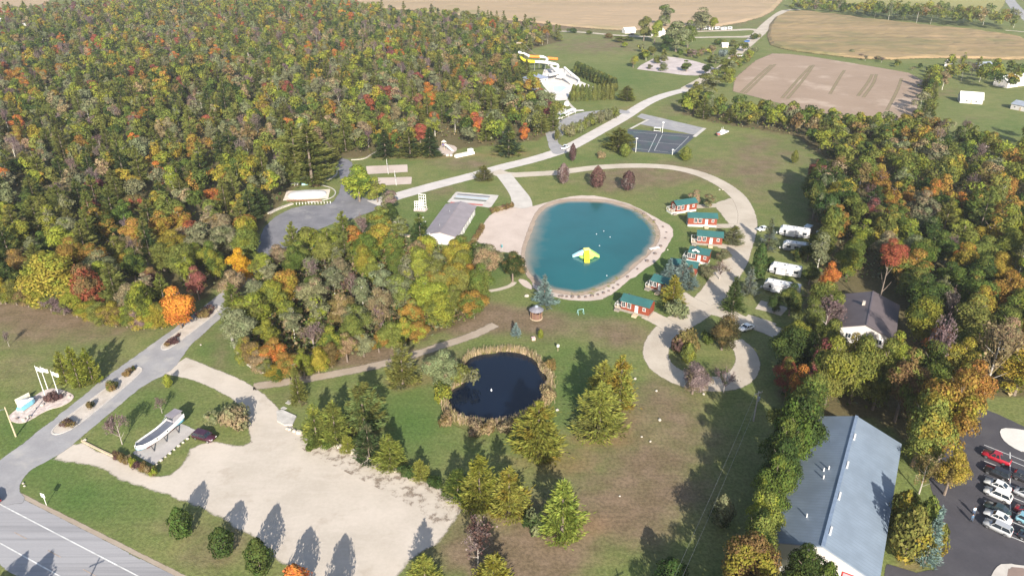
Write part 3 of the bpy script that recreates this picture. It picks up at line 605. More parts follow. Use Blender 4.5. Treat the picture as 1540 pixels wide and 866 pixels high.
def broad_points(rng, h=12., r=4., n=2600, size=.55, base=.22, lobes=15, tall=1.0, inner=.15):
    cz = h * (base + 1) / 2; rz = h * (1 - base) / 2
    d = unit(rng.normal(size=(lobes, 3))); d[:, 2] = d[:, 2] * .9 + .12
    LC = d * np.array([r * .60, r * .60, rz * .62]) * rng.uniform(.55, 1.12, (lobes, 1)) + [0, 0, cz]
    top = np.argmax(LC[:, 2]); LC[top] = [rng.uniform(-.5, .5), rng.uniform(-.5, .5), h - r * .36]
    LR = rng.uniform(.28, .52, lobes) * r
    lo = rng.choice(lobes, max(2, lobes // 4), replace=False); LC[lo, 2] = h * rng.uniform(base + .05, base + .3, len(lo)); LC[lo, :2] *= 1.15
    k = rng.choice(lobes, n, p=(LR ** 2) / (LR ** 2).sum())
    dd = unit(rng.normal(size=(n, 3))); dd[:, 2] = np.where(dd[:, 2] < -.35, -dd[:, 2], dd[:, 2])
    rad = LR[k] * rng.uniform(.72, 1.12, n)
    C = LC[k] + dd * rad[:, None] * np.array([1, 1, .85])
    Nn = dd + rng.normal(size=(n, 3)) * .3 + [0, 0, .12]
    ni = int(n * inner); Ci = unit(rng.normal(size=(ni, 3))) * rng.uniform(.2, .75, (ni, 1)) * np.array([r * .75, r * .75, rz * .85]) + [0, 0, cz]
    C = np.concatenate([C, Ci]); Nn = np.concatenate([Nn, rng.normal(size=(ni, 3))])
    return leaf_quads(C, Nn, size * rng.uniform(.6, 1.35, len(C)), rng)
def pine_points(rng, h=12., r=3.4, n=2600, size=.5, base=.12, power=.75, droop=-.12, tiers=None, width=.26, vert=.18):
    Q = []; tiers = tiers or int(h / .8); per = n / tiers; zs = np.linspace(base, .985, tiers)
    for t in zs:
        L = r * (1 - ((t - base) / (1 - base)) ** (1 / power if power < 1 else 1.0)) ** (1.0) * 1.0 + .25
        L = max(.3, r * (1 - (t - base) / (1 - base)) ** power) if power >= .9 else max(.3, r * (1 - ((t - base) / (1 - base)) ** (2.4 - power * 1.6)) ** .7)
        nb = rng.integers(5, 8); a0 = rng.uniform(0, 6.28)
        for b in range(nb):
            a = a0 + b * 6.283 / nb + rng.uniform(-.3, .3); l = L * rng.uniform(.5, 1.18); z0 = t * h + rng.uniform(-.5, .5) * h / 12
            m = max(5, int(per / nb * (.35 + l / r)))
            s = rng.uniform(.22, 1.0, m) ** .8
            side = rng.normal(size=m) * l * width * s * .8
            up = -droop * l * s + rng.normal(size=m) * vert + .22 * (s > .85)
            x = np.cos(a) * l * s - np.sin(a) * side; y = np.sin(a) * l * s + np.cos(a) * side
            C = np.stack([x, y, z0 + up], 1)
            Nn = np.stack([np.cos(a) * np.ones(m) * .45, np.sin(a) * np.ones(m) * .45, np.ones(m) * .8], 1) + rng.normal(size=(m, 3)) * .5
            sd = side / max(l * width, .1); Dv = np.stack([np.cos(a) - np.sin(a) * sd * .9, np.sin(a) + np.cos(a) * sd * .9, .28 + rng.normal(size=m) * .25], 1)
            Q.append(leaf_strokes(C, Dv, Nn, size * rng.uniform(.6, 1.3, m), rng))
    tp = np.array([[0, 0, h * z] for z in np.linspace(.95, 1.0, 10)]); Q.append(leaf_quads(tp, rng.normal(size=(10, 3)), size * .7, rng))
    return np.concatenate(Q)
def column_points(rng, h=6., r=1.1, n=1500, size=.32):
    t = rng.uniform(0, 1, n) ** .85; a = rng.uniform(0, 6.283, n); rr = r * np.sqrt(np.clip(1 - t ** 2.6, .02, 1)) * rng.uniform(.75, 1.06, n) * (1 + .12 * np.sin(a * 3 + t * 9))
    C = np.stack([rr * np.cos(a), rr * np.sin(a), t * h * .99], 1); Nn = np.stack([np.cos(a), np.sin(a), t * .8], 1) + rng.normal(size=(n, 3)) * .4
    return leaf_quads(C, Nn, size * rng.uniform(.7, 1.3, n), rng)
def oval_points(rng, h=6., r=1.9, n=1900, size=.36, base=.1):
    t = rng.uniform(0, 1, n); a = rng.uniform(0, 6.283, n); ph = rng.uniform(0, 6.28, 4)
    rr = r * np.clip(np.sin(np.pi * np.clip(t * .86 + .14, 0, 1)) ** .7, .04, 1) * (1 + .16 * np.sin(a * 3 + t * 7 + ph[0]) + .12 * np.sin(a * 5 - t * 13 + ph[1])) * rng.choice([1., .97, .9, .7, 1.06], n)
    C = np.stack([rr * np.cos(a), rr * np.sin(a), h * (base + (1 - base) * t)], 1) + rng.normal(size=(n, 3)) * .08; Nn = np.stack([np.cos(a), np.sin(a), (t - .4) * 1.2], 1) + rng.normal(size=(n, 3)) * .4
    return leaf_quads(C, Nn, size * rng.uniform(.6, 1.3, n), rng)
def shrub_points(rng, h=2.5, r=2., n=1500, size=.36, lobes=9):
    k = rng.integers(0, lobes, n); LC = np.stack([rng.normal(size=lobes) * r * .38, rng.normal(size=lobes) * r * .38, rng.uniform(.25, .6, lobes) * h], 1)
    d = unit(rng.normal(size=(n, 3))); d[:, 2] = np.abs(d[:, 2]) * rng.choice([1, 1, 1, -.6], n)
    C = LC[k] + d * np.array([r * .55, r * .55, h * .42]) * rng.uniform(.7, 1.1, (n, 1)); C[:, 2] = np.clip(C[:, 2], .05, h)
    return leaf_quads(C, d + rng.normal(size=(n, 3)) * .4 + [0, 0, .2], size * rng.uniform(.6, 1.3, n), rng)
def bare_points(rng, h=11., r=3.2, twigs=900, leaves=260, w=.055):
    A, B = [], []
    def grow(p, d, l, lv):
        q = p + d * l
        if lv: A.append(p); B.append(q)
        if lv >= 4: return
        for _ in range(3 if lv < 3 else 4):
            nd = unit(d + rng.normal(size=3) * (.42 if lv else .35) + np.array([0, 0, .12])); grow(p + d * l * rng.uniform(.55, 1), nd, l * rng.uniform(.55, .75), lv + 1)
    for k in range(8):
        grow(np.array([0, 0, h * rng.uniform(.2, .38)]), unit(np.array([rng.normal() * .5, rng.normal() * .5, 1.])), h * .24, 1)
    A = np.array(A); B = np.array(B)
    sc = max(np.abs(B[:, :2]).max(), .1); zt = B[:, 2].max(); f = np.array([r / sc, r / sc, 1.])
    fz = lambda P: np.stack([P[:, 0] * f[0], P[:, 1] * f[1], P[:, 2] * h / zt], 1)
    A, B = fz(A), fz(B); L = np.linalg.norm(B - A, axis=1)
    Q = [sticks(A, B, w * np.clip(L / 1.2, .45, 2.2), rng), sticks(A, B, w * np.clip(L / 1.2, .45, 2.2), rng)]
    i = rng.integers(0, len(A), leaves); C = B[i] + rng.normal(size=(leaves, 3)) * .25
    Q.append(leaf_quads(C, rng.normal(size=(leaves, 3)) + [0, -.3, .4], .34 * rng.uniform(.5, 1.3, leaves), rng))
    return np.concatenate(Q)
def trunk_mesh(name, rng, h, r0, limbs, mat, spread=2.6, start=.25, stop=.85):
    mb = MB(); lean = rng.normal(size=2) * .18
    pts = [(lean[0] * z * z * .6, lean[1] * z * z * .6, z * h * stop) for z in (-.03, .0, .25, .5, .75, 1)]
    mb.tube(pts, [r0 * 1.5, r0 * 1.25, r0 * .9, r0 * .7, r0 * .45, r0 * .15], 7)
    for k in range(limbs):
        t = start + (stop - start - .08) * (k + .5) / limbs; a = k * 2.4 + rng.uniform(-.4, .4); z = t * h
        s = spread * (1 - .45 * t) * rng.uniform(.7, 1.1); b0 = (lean[0] * (t / stop) ** 2 * .6, lean[1] * (t / stop) ** 2 * .6, z)
        mb.tube([b0, (b0[0] + math.cos(a) * s * .45, b0[1] + math.sin(a) * s * .45, z + s * .38), (b0[0] + math.cos(a) * s, b0[1] + math.sin(a) * s, z + s * .95)], [r0 * .42, r0 * .3, r0 * .1], 5)
    me = bpy.data.meshes.new(name); me.from_pydata(mb.v, [], mb.f); me.materials.append(mat); me.update(); return me
def mkr(s): return np.random.default_rng(s)
PROTO = {}
def proto(kind, hh, rr, crowns, trunks): PROTO[kind] = (hh, rr, crowns, trunks)
proto('broad', 12., 4., [quad_mesh('crown', broad_points(mkr(10 + k), n=(4600, 4000, 4800, 4000, 4600, 4300)[k], size=.45, base=(.1, .14, .06, .16, .1, .04)[k], lobes=(15, 12, 18, 11, 16, 20)[k]), LEAF) for k in range(6)],
      [trunk_mesh('trunk', mkr(30 + k), 12, .24, 6, M['bark']) for k in range(3)])
proto('fine', 12., 4., [quad_mesh('crown', broad_points(mkr(15 + k), n=9500, size=.30, base=(.1, .06, .14)[k], lobes=(18, 22, 15)[k]), LEAF) for k in range(3)],
      [trunk_mesh('trunk', mkr(36 + k), 12, .24, 7, M['bark']) for k in range(3)])
proto('aspen', 13., 3., [quad_mesh('crown', broad_points(mkr(50 + k), h=13, r=3., n=1900, size=.42, base=.22, lobes=15, inner=.35), LEAF) for k in range(3)],
      [trunk_mesh('trunk', mkr(60 + k), 13, .13, 7, M['birch'], 1.9, .35, .85) for k in range(3)])
proto('pine', 12., 3.4, [quad_mesh('crown', pine_points(mkr(70 + k), n=6000, size=.36, power=(.42, .55, .36, .48)[k], base=(.06, .04, .08, .05)[k], tiers=11, droop=-.22, width=.36, vert=.2), LEAF) for k in range(4)],
      [trunk_mesh('trunk', mkr(80), 12, .22, 0, M['bark'], stop=.96)])
proto('spruce', 10., 2.6, [quad_mesh('crown', pine_points(mkr(90 + k), h=10, r=2.6, n=3600, size=.34, base=.03, power=.95, droop=.14, tiers=22, width=.3, vert=.14), LEAF) for k in range(2)],
      [trunk_mesh('trunk', mkr(95), 10, .17, 0, M['bark'], stop=.96)])
proto('cedar', 6., 1.1, [quad_mesh('crown', column_points(mkr(100 + k)), LEAF) for k in range(2)], [trunk_mesh('trunk', mkr(102), 6, .1, 0, M['bark'], stop=.9)])
proto('bare', 11., 3.2, [quad_mesh('crown', bare_points(mkr(110 + k), leaves=(700, 1000, 450)[k]), LEAF) for k in range(3)],
      [trunk_mesh('trunk', mkr(120 + k), 11, .13, 7, M['greybark'], 2., .15, .8) for k in range(3)])
proto('shrub', 2.5, 2., [quad_mesh('crown', shrub_points(mkr(130 + k)), LEAF) for k in range(3)], [trunk_mesh('trunk', mkr(135), 2.2, .06, 5, M['bark'], .9, .1, .7)])
proto('small', 6., 1.9, [quad_mesh('crown', oval_points(mkr(140 + k)), LEAF) for k in range(3)],
      [trunk_mesh('trunk', mkr(145 + k), 6, .11, 5, M['bark'], 1.2) for k in range(2)])

PAL = {'olive': (.112, .122, .031), 'mid green': (.070, .095, .022), 'deep green': (.036, .056, .017), 'yellow green': (.158, .172, .028), 'golden': (.195, .158, .028),
       'amber': (.19, .115, .030), 'orange': (.31, .118, .032), 'red': (.20, .064, .038), 'crimson': (.14, .048, .045), 'rusty brown': (.135, .098, .040), 'grey green': (.125, .132, .070),
       'greyish mauve': (.150, .110, .105), 'tan': (.19, .145, .085), 'dark pine green': (.042, .062, .022), 'olive pine green': (.115, .125, .034), 'bright pine green': (.185, .195, .042), 'blue grey': (.135, .180, .165), 'maroon': (.088, .050, .047)}
CATN = {'broad': ('broadleaf_tree', 'broadleaf tree'), 'aspen': ('birch_tree', 'birch tree'), 'pine': ('pine_tree', 'pine tree'), 'spruce': ('spruce_tree', 'spruce tree'), 'cedar': ('cedar_shrub', 'conifer shrub'),
        'bare': ('bare_tree', 'bare tree'), 'shrub': ('shrub', 'shrub'), 'small': ('young_tree', 'young tree'), 'maple': ('maple_tree', 'maple tree')}
TREES = []
def jit(c, rng, a=.18):
    k = rng.uniform(1 - a, 1 + a); return tuple(max(.004, v * k * rng.uniform(1 - a * .35, 1 + a * .35)) for v in c)
def tree(kind, X, Y, h, r, col, tint=None, label=None, group=None, cat=None, var=None, rz=None, name=None):
    shape = 'broad' if kind == 'maple' else kind
    if shape == 'broad' and depth(X, Y) < 225: shape = 'fine'; var = None if var is None else var % 3
    hh, rr, cr, tk = PROTO[shape]; rng = RNG
    v = int(rng.integers(0, len(cr))) if var is None else var
    nm, ct = CATN[kind]
    o = thing(name or nm, label or ct, cat or ct, (X, Y, -.02), rng.uniform(0, 6.28) if rz is None else rz, group)
    o.scale = (r / rr, r / rr, h / hh)
    t = bpy.data.objects.new('trunk', tk[v % len(tk)]); t.parent = o; COL.objects.link(t)
    c = bpy.data.objects.new('crown', cr[v]); c.parent = o; COL.objects.link(c)
    c1 = PAL[col] if isinstance(col, str) else col; c2 = PAL[tint] if isinstance(tint, str) else (tint or c1)
    c.color = (*jit(c1, rng), 1); c['tint'] = [float(x) for x in jit(c2, rng)]
    TREES.append((o, kind)); return o
def px_tree(kind, bx, by, ty, wpx, col, tint=None, label=None, group=None, cat=None, **k):
    p = at(bx, by); h = hgt(bx, by, ty); r = max(.4, wpx / 2 * depth(p.x, p.y, h / 2) / FPX) * (1.06 if kind == 'pine' else 1.3 if kind == 'spruce' else 1.0)
    return tree(kind, p.x, p.y, h, r, col, tint, label, group, cat, **k)
NTH = ['first', 'second', 'third', 'fourth', 'fifth', 'sixth', 'seventh', 'eighth', 'ninth', 'tenth', 'eleventh', 'twelfth', 'thirteenth', 'fourteenth', 'fifteenth']
# ------------------------------------------------------------------ single trees and shrubs that the site shows by themselves
T = px_tree
T('maple', 273, 494, 430, 56, (.34, .135, .028), (.36, .17, .03), 'large bright orange maple beside the entrance road', var=0)
T('maple', 366, 424, 371, 42, (.36, .21, .02), 'orange', 'golden orange maple where the entrance road meets the asphalt lot', var=2)
T('broad', 225, 490, 418, 56, 'mid green', 'yellow green', 'full green tree left of the orange maple at the road', var=1)
T('broad', 98, 462, 370, 100, 'golden', 'yellow green', 'wide yellow tree at the front edge of the left woods', var=4)
T('broad', 135, 470, 392, 60, 'red', 'rusty brown', 'scarlet tree at the front edge of the left woods', var=1)
for k, (x, y, t, w) in enumerate(((101, 576, 530, 27), (121, 583, 524, 29), (141, 577, 526, 28))):
    T('pine', x, y, t, w, 'bright pine green', 'yellow green', ['left', 'middle', 'right'][k] + ' of the three yellowish pines standing in the lawn above the entrance sign', 'pines in the lawn by the sign')
T('bare', 14, 521, 497, 14, 'greyish mauve', None, 'small bare sapling at the far left edge of the brown lawn')
T('bare', 244, 621, 596, 20, 'greyish mauve', 'maroon', 'small bare tree in the grass wedge behind the display boat')
T('bare', 184, 668, 624, 34, 'greyish mauve', 'maroon', 'larger bare tree left of the display boat')
T('shrub', 355, 640, 612, 50, 'tan', 'grey green', 'round tan shrub on the grass circle by the gravel drive', var=0)
T('small', 254, 582, 563, 12, 'yellow green', None, 'tiny young tree at the fork of the entrance road and gravel drive')
for (x, y, t, w, c, l) in ((276, 808, 764, 36, 'mid green', 'first green tree of the row along the gravel lot, nearest the sign post'), (338, 836, 794, 38, 'mid green', 'second green tree of the row along the gravel lot'), (393, 863, 811, 42, 'mid green', 'third green tree of the row along the gravel lot, at the bottom edge')):
    T('small', x, y, t, w * .88, (.04, .06, .017), (.055, .08, .02), l, 'young trees along the gravel lot')
T('small', 449, 900, 850, 40, 'orange', 'rusty brown', 'orange topped young tree cut by the bottom edge of the picture')
T('small', 506, 930, 872, 40, 'mid green', None, 'green young tree just below the bottom edge of the picture')
PG = 'pines between the gravel lot and the dark pond'
for (x, y, t, w, c, c2, l) in (
    (606, 579, 519, 50, 'olive pine green', 'grey green', 'broad pine standing alone above the two track path'),
    (548, 640, 576, 64, (.12, .145, .05), 'olive pine green', 'large light green pine left of the pond'),
    (477, 664, 610, 40, 'olive pine green', 'bright pine green', 'left pine of the clump by the stone pad'),
    (506, 666, 605, 48, 'bright pine green', 'olive pine green', 'right pine of the clump by the stone pad'),
    (524, 678, 655, 22, 'bright pine green', None, 'small bright pine below the clump by the stone pad'),
    (556, 692, 636, 40, 'dark pine green', 'grey green', 'dark narrow pine above the gravel lot'),
    (588, 702, 656, 46, 'bright pine green', 'olive pine green', 'yellow green pine right of the dark narrow pine'),
    (633, 720, 692, 26, 'bright pine green', None, 'small yellow pine at the corner of the gravel lot'),
    (689, 746, 708, 44, 'bright pine green', 'mid green', 'low pine left of the pair by the gravel lot tip'),
    (722, 762, 686, 56, 'bright pine green', 'yellow green', 'taller left pine of the pair by the gravel lot tip'),
    (766, 774, 706, 58, 'bright pine green', 'golden', 'right pine of the pair by the gravel lot tip'),
    (810, 688, 607, 76, 'bright pine green', 'golden', 'wide pine with golden right side at the near shore of the dark pond'),
    (845, 806, 727, 66, (.13, .155, .03), 'bright pine green', 'bright green pine alone in the brown lawn'),
    (900, 652, 580, 72, 'olive pine green', 'bright pine green', 'front pine of the three standing right of the dark pond'),
    (905, 612, 545, 50, 'bright pine green', 'olive pine green', 'back left pine of the three standing right of the dark pond'),
    (931, 616, 537, 48, 'bright pine green', 'golden', 'back right golden pine of the three standing right of the dark pond'),
    (640, 884, 836, 50, 'bright pine green', None, 'pine tip cut by the bottom edge below the gravel lot'),
    (742, 890, 838, 60, 'bright pine green', 'golden', 'yellow pine cut by the bottom edge in the middle')):
    T('pine', x, y, t, w, c, c2, l, PG)
T('bare', 719, 850, 782, 64, 'maroon', 'greyish mauve', 'dark bare bush near the bottom edge, standing in for a pine shadow')  # partly a bare bush; its dark twigs mostly stand in for a pine's cast shadow
T('shrub', 806, 800, 772, 30, 'grey green', 'dark pine green', 'grey shrub left of the bright pine in the brown lawn')
T('shrub', 793, 790, 770, 18, 'deep green', None, 'dark green shrub beside the grey shrub in the brown lawn')
T('spruce', 450, 604, 550, 26, 'olive', 'tan', 'tall narrow brownish conifer beside the two track path')
T('broad', 668, 584, 525, 56, 'grey green', 'tan', 'grey green willow on the left bank of the dark pond', var=3)
T('shrub', 690, 576, 546, 40, 'olive', 'grey green', 'olive bush leaning over the left side of the dark pond')
T('shrub', 668, 600, 578, 30, 'yellow green', 'olive', 'yellow bush on the left bank of the dark pond')
for k, (x, y, t, w, c) in enumerate(((715, 652, 634, 26, 'tan'), (733, 652, 634, 24, 'rusty brown'), (760, 650, 634, 22, 'tan'), (672, 640, 622, 22, 'rusty brown'), (823, 602, 584, 26, 'tan'), (826, 556, 540, 18, 'rusty brown'))):
    T('shrub', x, y, t, w, c, 'tan', ['first tan bush on the near shore of the dark pond, from the left', 'second bush on the near shore of the dark pond', 'third tan bush on the near shore of the dark pond', 'rusty bush at the lower left of the dark pond', 'tan bush jutting into the right side of the dark pond', 'small rusty bush on the upper right bank of the dark pond'][k], 'bushes round the dark pond')
for k, (x, y, t, w, c) in enumerate(((545, 664, 650, 26, 'deep green'), (470, 674, 662, 20, 'mid green'), (612, 716, 700, 24, 'deep green'), (655, 732, 716, 24, 'deep green'), (574, 694, 680, 18, 'mid green'), (700, 748, 734, 24, 'deep green'), (530, 668, 656, 20, 'deep green'), (494, 672, 660, 24, 'mid green'))):
    T('shrub', x, y, t, w, c, None, NTH[sorted([545, 470, 612, 655, 574, 700, 530, 494]).index(x)] + ' low green bush from the left along the stone edging of the gravel lot', 'undergrowth bushes along the gravel lot')
T('spruce', 776, 504, 486, 15, 'blue grey', None, 'tiny blue spruce above the dark pond')
T('small', 813, 509, 495, 8, 'yellow green', None, 'tiny yellow sapling above the dark pond')
T('spruce', 819, 457, 416, 32, 'blue grey', None, 'blue spruce on the near shore of the blue lake')
T('broad', 771, 424, 377, 46, 'deep green', 'rusty brown', 'round dense green tree at the corner of the beach', var=5)
for (x, y, t, w, l) in ((944, 287, 257, 19, 'right dark maroon tree of the row on the lawn above the lake'), (898, 283, 250, 20, 'middle dark maroon tree of the row on the lawn above the lake'), (847, 277, 246, 16, 'left dark maroon tree of the row on the lawn above the lake'), (861, 243, 216, 10, 'thin maroon tree beside the white car on the park road')):
    T('small', x, y, t, w, 'maroon', 'greyish mauve', l, 'maroon trees above the lake')
T('pine', 728, 271, 250, 28, 'grey green', 'olive', 'grey green pine at the fork of the park road')
T('broad', 541, 303, 250, 50, 'yellow green', 'mid green', 'bright yellow green tree beside the asphalt lot', var=0)
T('broad', 568, 304, 264, 34, 'olive', 'yellow green', 'smaller olive tree right of the bright yellow green tree', var=1)
T('broad', 583, 322, 284, 36, 'grey green', 'greyish mauve', 'grey green tree where the park road leaves the asphalt lot', var=3)
T('broad', 570, 345, 308, 40, 'olive', 'golden', 'olive tree at the top of the grove beside the asphalt lot', var=2)
T('broad', 588, 338, 306, 26, 'deep green', None, 'small deep green tree beside the bare sand left of the hall')
for (x, y, t, w, c, c2, kd, l) in (
    (1044, 310, 286, 24, 'tan', 'grey green', 'broad', 'tan tree behind the topmost red cabin'), (1066, 312, 292, 24, 'grey green', 'tan', 'broad', 'grey green tree right of the topmost red cabin'),
    (1102, 366, 340, 30, 'grey green', 'olive', 'pine', 'grey green pine at the right end of the third red cabin'), (1086, 395, 374, 30, 'grey green', 'tan', 'broad', 'grey green tree right of the fourth red cabin'),
    (1082, 420, 394, 34, 'greyish mauve', 'tan', 'bare', 'bare mauve tree beside the gravel road below the fourth cabin'), (1062, 418, 396, 28, 'grey green', None, 'broad', 'pale green tree in front of the fifth red cabin'),
    (1005, 424, 391, 28, 'blue grey', None, 'spruce', 'left blue spruce of the clump between the cabins and the lake'), (1025, 428, 388, 32, 'blue grey', None, 'spruce', 'middle blue spruce of the clump between the cabins and the lake'), (1036, 432, 400, 26, 'blue grey', 'grey green', 'spruce', 'right blue spruce of the clump between the cabins and the lake'),
    (1011, 458, 416, 34, 'bright pine green', 'golden', 'pine', 'yellow green pine in front of the sixth red cabin'), (1018, 476, 453, 32, 'grey green', None, 'shrub', 'grey green bush below the yellow pine at the cabins'),
    (1101, 466, 418, 32, (.05, .075, .02), 'dark pine green', 'spruce', 'dark green spruce by the gravel junction'), (1125, 442, 402, 26, (.11, .14, .11), 'grey green', 'spruce', 'grey blue spruce behind the dark green spruce'),
    (1139, 418, 366, 22, 'deep green', 'olive', 'cedar', 'tall dark columnar conifer beside the travel trailers'), (1154, 374, 330, 26, (.115, .135, .125), 'grey green', 'spruce', 'silvery spruce left of the topmost travel trailer'),
    (1085, 526, 469, 54, (.05, .05, .022), 'rusty brown', 'broad', 'round dark tree on the loop island'), (1028, 528, 496, 38, 'rusty brown', 'maroon', 'shrub', 'round brown bush on the loop island'), (1034, 546, 516, 20, 'olive', 'yellow green', 'small', 'slim olive tree on the loop island'),
    (1062, 516, 498, 18, 'mid green', None, 'shrub', 'small green bush beside the round dark tree on the loop island'), (1041, 592, 545, 52, 'tan', 'greyish mauve', 'broad', 'pinkish tan tree at the bottom of the gravel loop'), (1088, 590, 556, 40, 'greyish mauve', 'dark pine green', 'bare', 'grey bare tree right of the pinkish tan tree'),
    (930, 225, 194, 46, 'olive pine green', 'olive', 'pine', 'wide olive pine at the left corner of the sports court'), (940, 236, 216, 16, 'olive', None, 'small', 'small olive tree below the sports court'), (1031, 242, 221, 16, 'olive', 'yellow green', 'small', 'small olive tree at the lower right of the sports court'), (904, 238, 228, 14, 'tan', None, 'shrub', 'low tan bush on the lawn below the park road'),
    (943, 152, 130, 26, 'yellow green', 'olive pine green', 'pine', 'yellow green pine at the end of the clipped conifer hedge'), (1194, 246, 226, 10, 'olive', None, 'small', 'sapling in the big lawn')):
    T(kd, x, y, t, w, c, c2, l)
for k in range(10):
    T('cedar', 862 + k * 6.4, 152 + (k % 2) * .7 - k * .3, 127 - k * .2, 8.5, (.085, .095, .03), 'olive', NTH[k] + ' columnar conifer from the left in the front clipped hedge below the water park', 'front clipped conifer hedge')
for k in range(12):
    T('cedar', 868 + k * 5, 112 + k * 2.3, 92 + k * 2.2, 12.0, (.05, .066, .024), 'olive', NTH[k] + ' dark conifer from the left in the rear hedge beside the water slides', 'rear conifer hedge')
for k, (x, y, w) in enumerate(((856, 201, 20), (868, 196, 20), (880, 190, 19), (891, 185, 19), (902, 181, 17), (913, 177, 15), (924, 174, 14), (838, 207, 11))):
    T('shrub', x, y + 4, y - 14, w, 'grey green', 'olive', (NTH[k] + ' grey green bush from the left end of the upper lot island' if k < 7 else 'lone small grey green bush at the lower left of the upper lot'), 'bushes in the upper lot island')
# small planted shrubs: medians, sign bed, beach hedge, boat bed
for k, (x, y, t, w, c) in enumerate(((102, 640, 630, 20, 'maroon'), (137, 613, 603, 12, 'deep green'), (168, 585, 574, 19, 'olive'), (192, 564, 556, 14, 'rusty brown'), (201, 557, 551, 8, 'deep green'), (258, 517, 509, 18, 'maroon'), (309, 474, 464, 26, 'maroon'), (268, 506, 502, 7, 'maroon'))):
    T('shrub', x, y, t, w, c, 'rusty brown', ['maroon shrub in the lowest bed of the road median', 'dark shrub in the second bed of the road median', 'round olive shrub in the middle of the road median', 'rusty shrub near the upper tip of the first median', 'small dark shrub at the upper tip of the first median', 'maroon shrub at the lower tip of the second median', 'maroon bushes at the upper end of the second median', 'tiny maroon shrub in the second median'][k], 'shrubs in the road median')
T('shrub', 76, 602, 591, 16, 'maroon', None, 'left maroon shrub in the flag pole bed'); T('shrub', 87, 601, 592, 14, 'maroon', None, 'right maroon shrub in the flag pole bed')
for k in range(15):
    t = k / 14; x, y = (709 + t * 28, 372 - t * 48) if k < 9 else (738 + (t - .6) * 78, 321 - (t - .6) * 22)
    T('shrub', x, y, y - 8, 9, ['maroon', 'rusty brown', 'tan'][k % 3], 'rusty brown', NTH[k] + ' reddish grass clump from the near end of the beach border', 'grass clumps along the beach')
for k in range(8):
    T('shrub', 176 + k * 8, 689 + k * 3.6, 679 + k * 3.6, 12, ['maroon', 'rusty brown', 'tan', 'yellow green'][k % 4], 'rusty brown', NTH[k] + ' rust coloured shrub from the left in the hedge below the display boat', 'hedge below the display boat')
for k, (x, y, t, w, c, kd) in enumerate(((580, 236, 196, 34, 'dark pine green', 'spruce'), (617, 236, 197, 38, 'dark pine green', 'pine'), (647, 234, 192, 34, 'dark pine green', 'spruce'), (765, 232, 187, 40, (.05, .07, .035), 'spruce'), (470, 278, 190, 70, 'olive pine green', 'pine'), (448, 270, 186, 50, 'olive pine green', 'pine'))):
    T(kd, x, y, t, w, c, 'olive pine green', ['dark spruce at the left end of the row above the volleyball courts', 'wide dark pine in the row above the volleyball courts', 'dark spruce at the right end of the row beside the playground', 'dark spruce standing before the woods beside the park road', 'tall feathery pine behind the white pillow', 'second tall pine left behind the white pillow'][k])
EL = smooth_open([(2, 456), (40, 460), (72, 464), (112, 476), (150, 486), (190, 492), (212, 494), (246, 492)], 2); EL = EL[::2]
for k, (x, y) in enumerate(EL):
    T('broad', x, y + random.uniform(0, 3), y - random.uniform(30, 50), random.uniform(34, 48), ['yellow green', 'golden', 'olive', 'rusty brown', 'yellow green', 'mid green', 'greyish mauve'][k % 7], ['olive', 'golden', 'yellow green'][k % 3], NTH[min(k, 14)] + ' low tree from the left along the front edge of the left woods', 'low trees along the front edge of the left woods')
GL_ = smooth_open([(372, 548), (400, 566), (424, 574), (470, 566), (510, 548), (560, 532), (600, 522), (640, 514), (690, 494)], 1)
for k, (x, y) in enumerate(GL_[:15]):
    T('broad', x, y, y - random.uniform(26, 48), random.uniform(30, 42), ['yellow green', 'olive', 'grey green', 'rusty brown', 'yellow green', 'mid green', 'tan'][(k * 3) % 7], ['olive', 'golden', 'amber'][k % 3], NTH[k] + ' low tree from the left along the near edge of the middle grove', 'low trees along the near edge of the grove')
for k, (x, y, t, w, c, l) in enumerate(((1186, 474, 424, 40, 'olive', 'olive tree in front of the lowest travel trailer'), (1164, 470, 440, 26, 'deep green', 'small dark tree left in front of the lowest travel trailer'), (1197, 394, 372, 24, 'olive', 'small olive tree between the second and third travel trailers'), (1180, 434, 414, 22, 'mid green', 'small green tree between the two lowest travel trailers'), (1216, 428, 396, 34, 'mid green', 'green tree at the right end of the third travel trailer'), (1214, 392, 360, 30, 'olive', 'olive tree at the right end of the second travel trailer'), (1158, 405, 384, 18, 'deep green', 'small dark tree at the left end of the third travel trailer'))):
    T('broad', x, y, t, w, c, 'deep green', l)
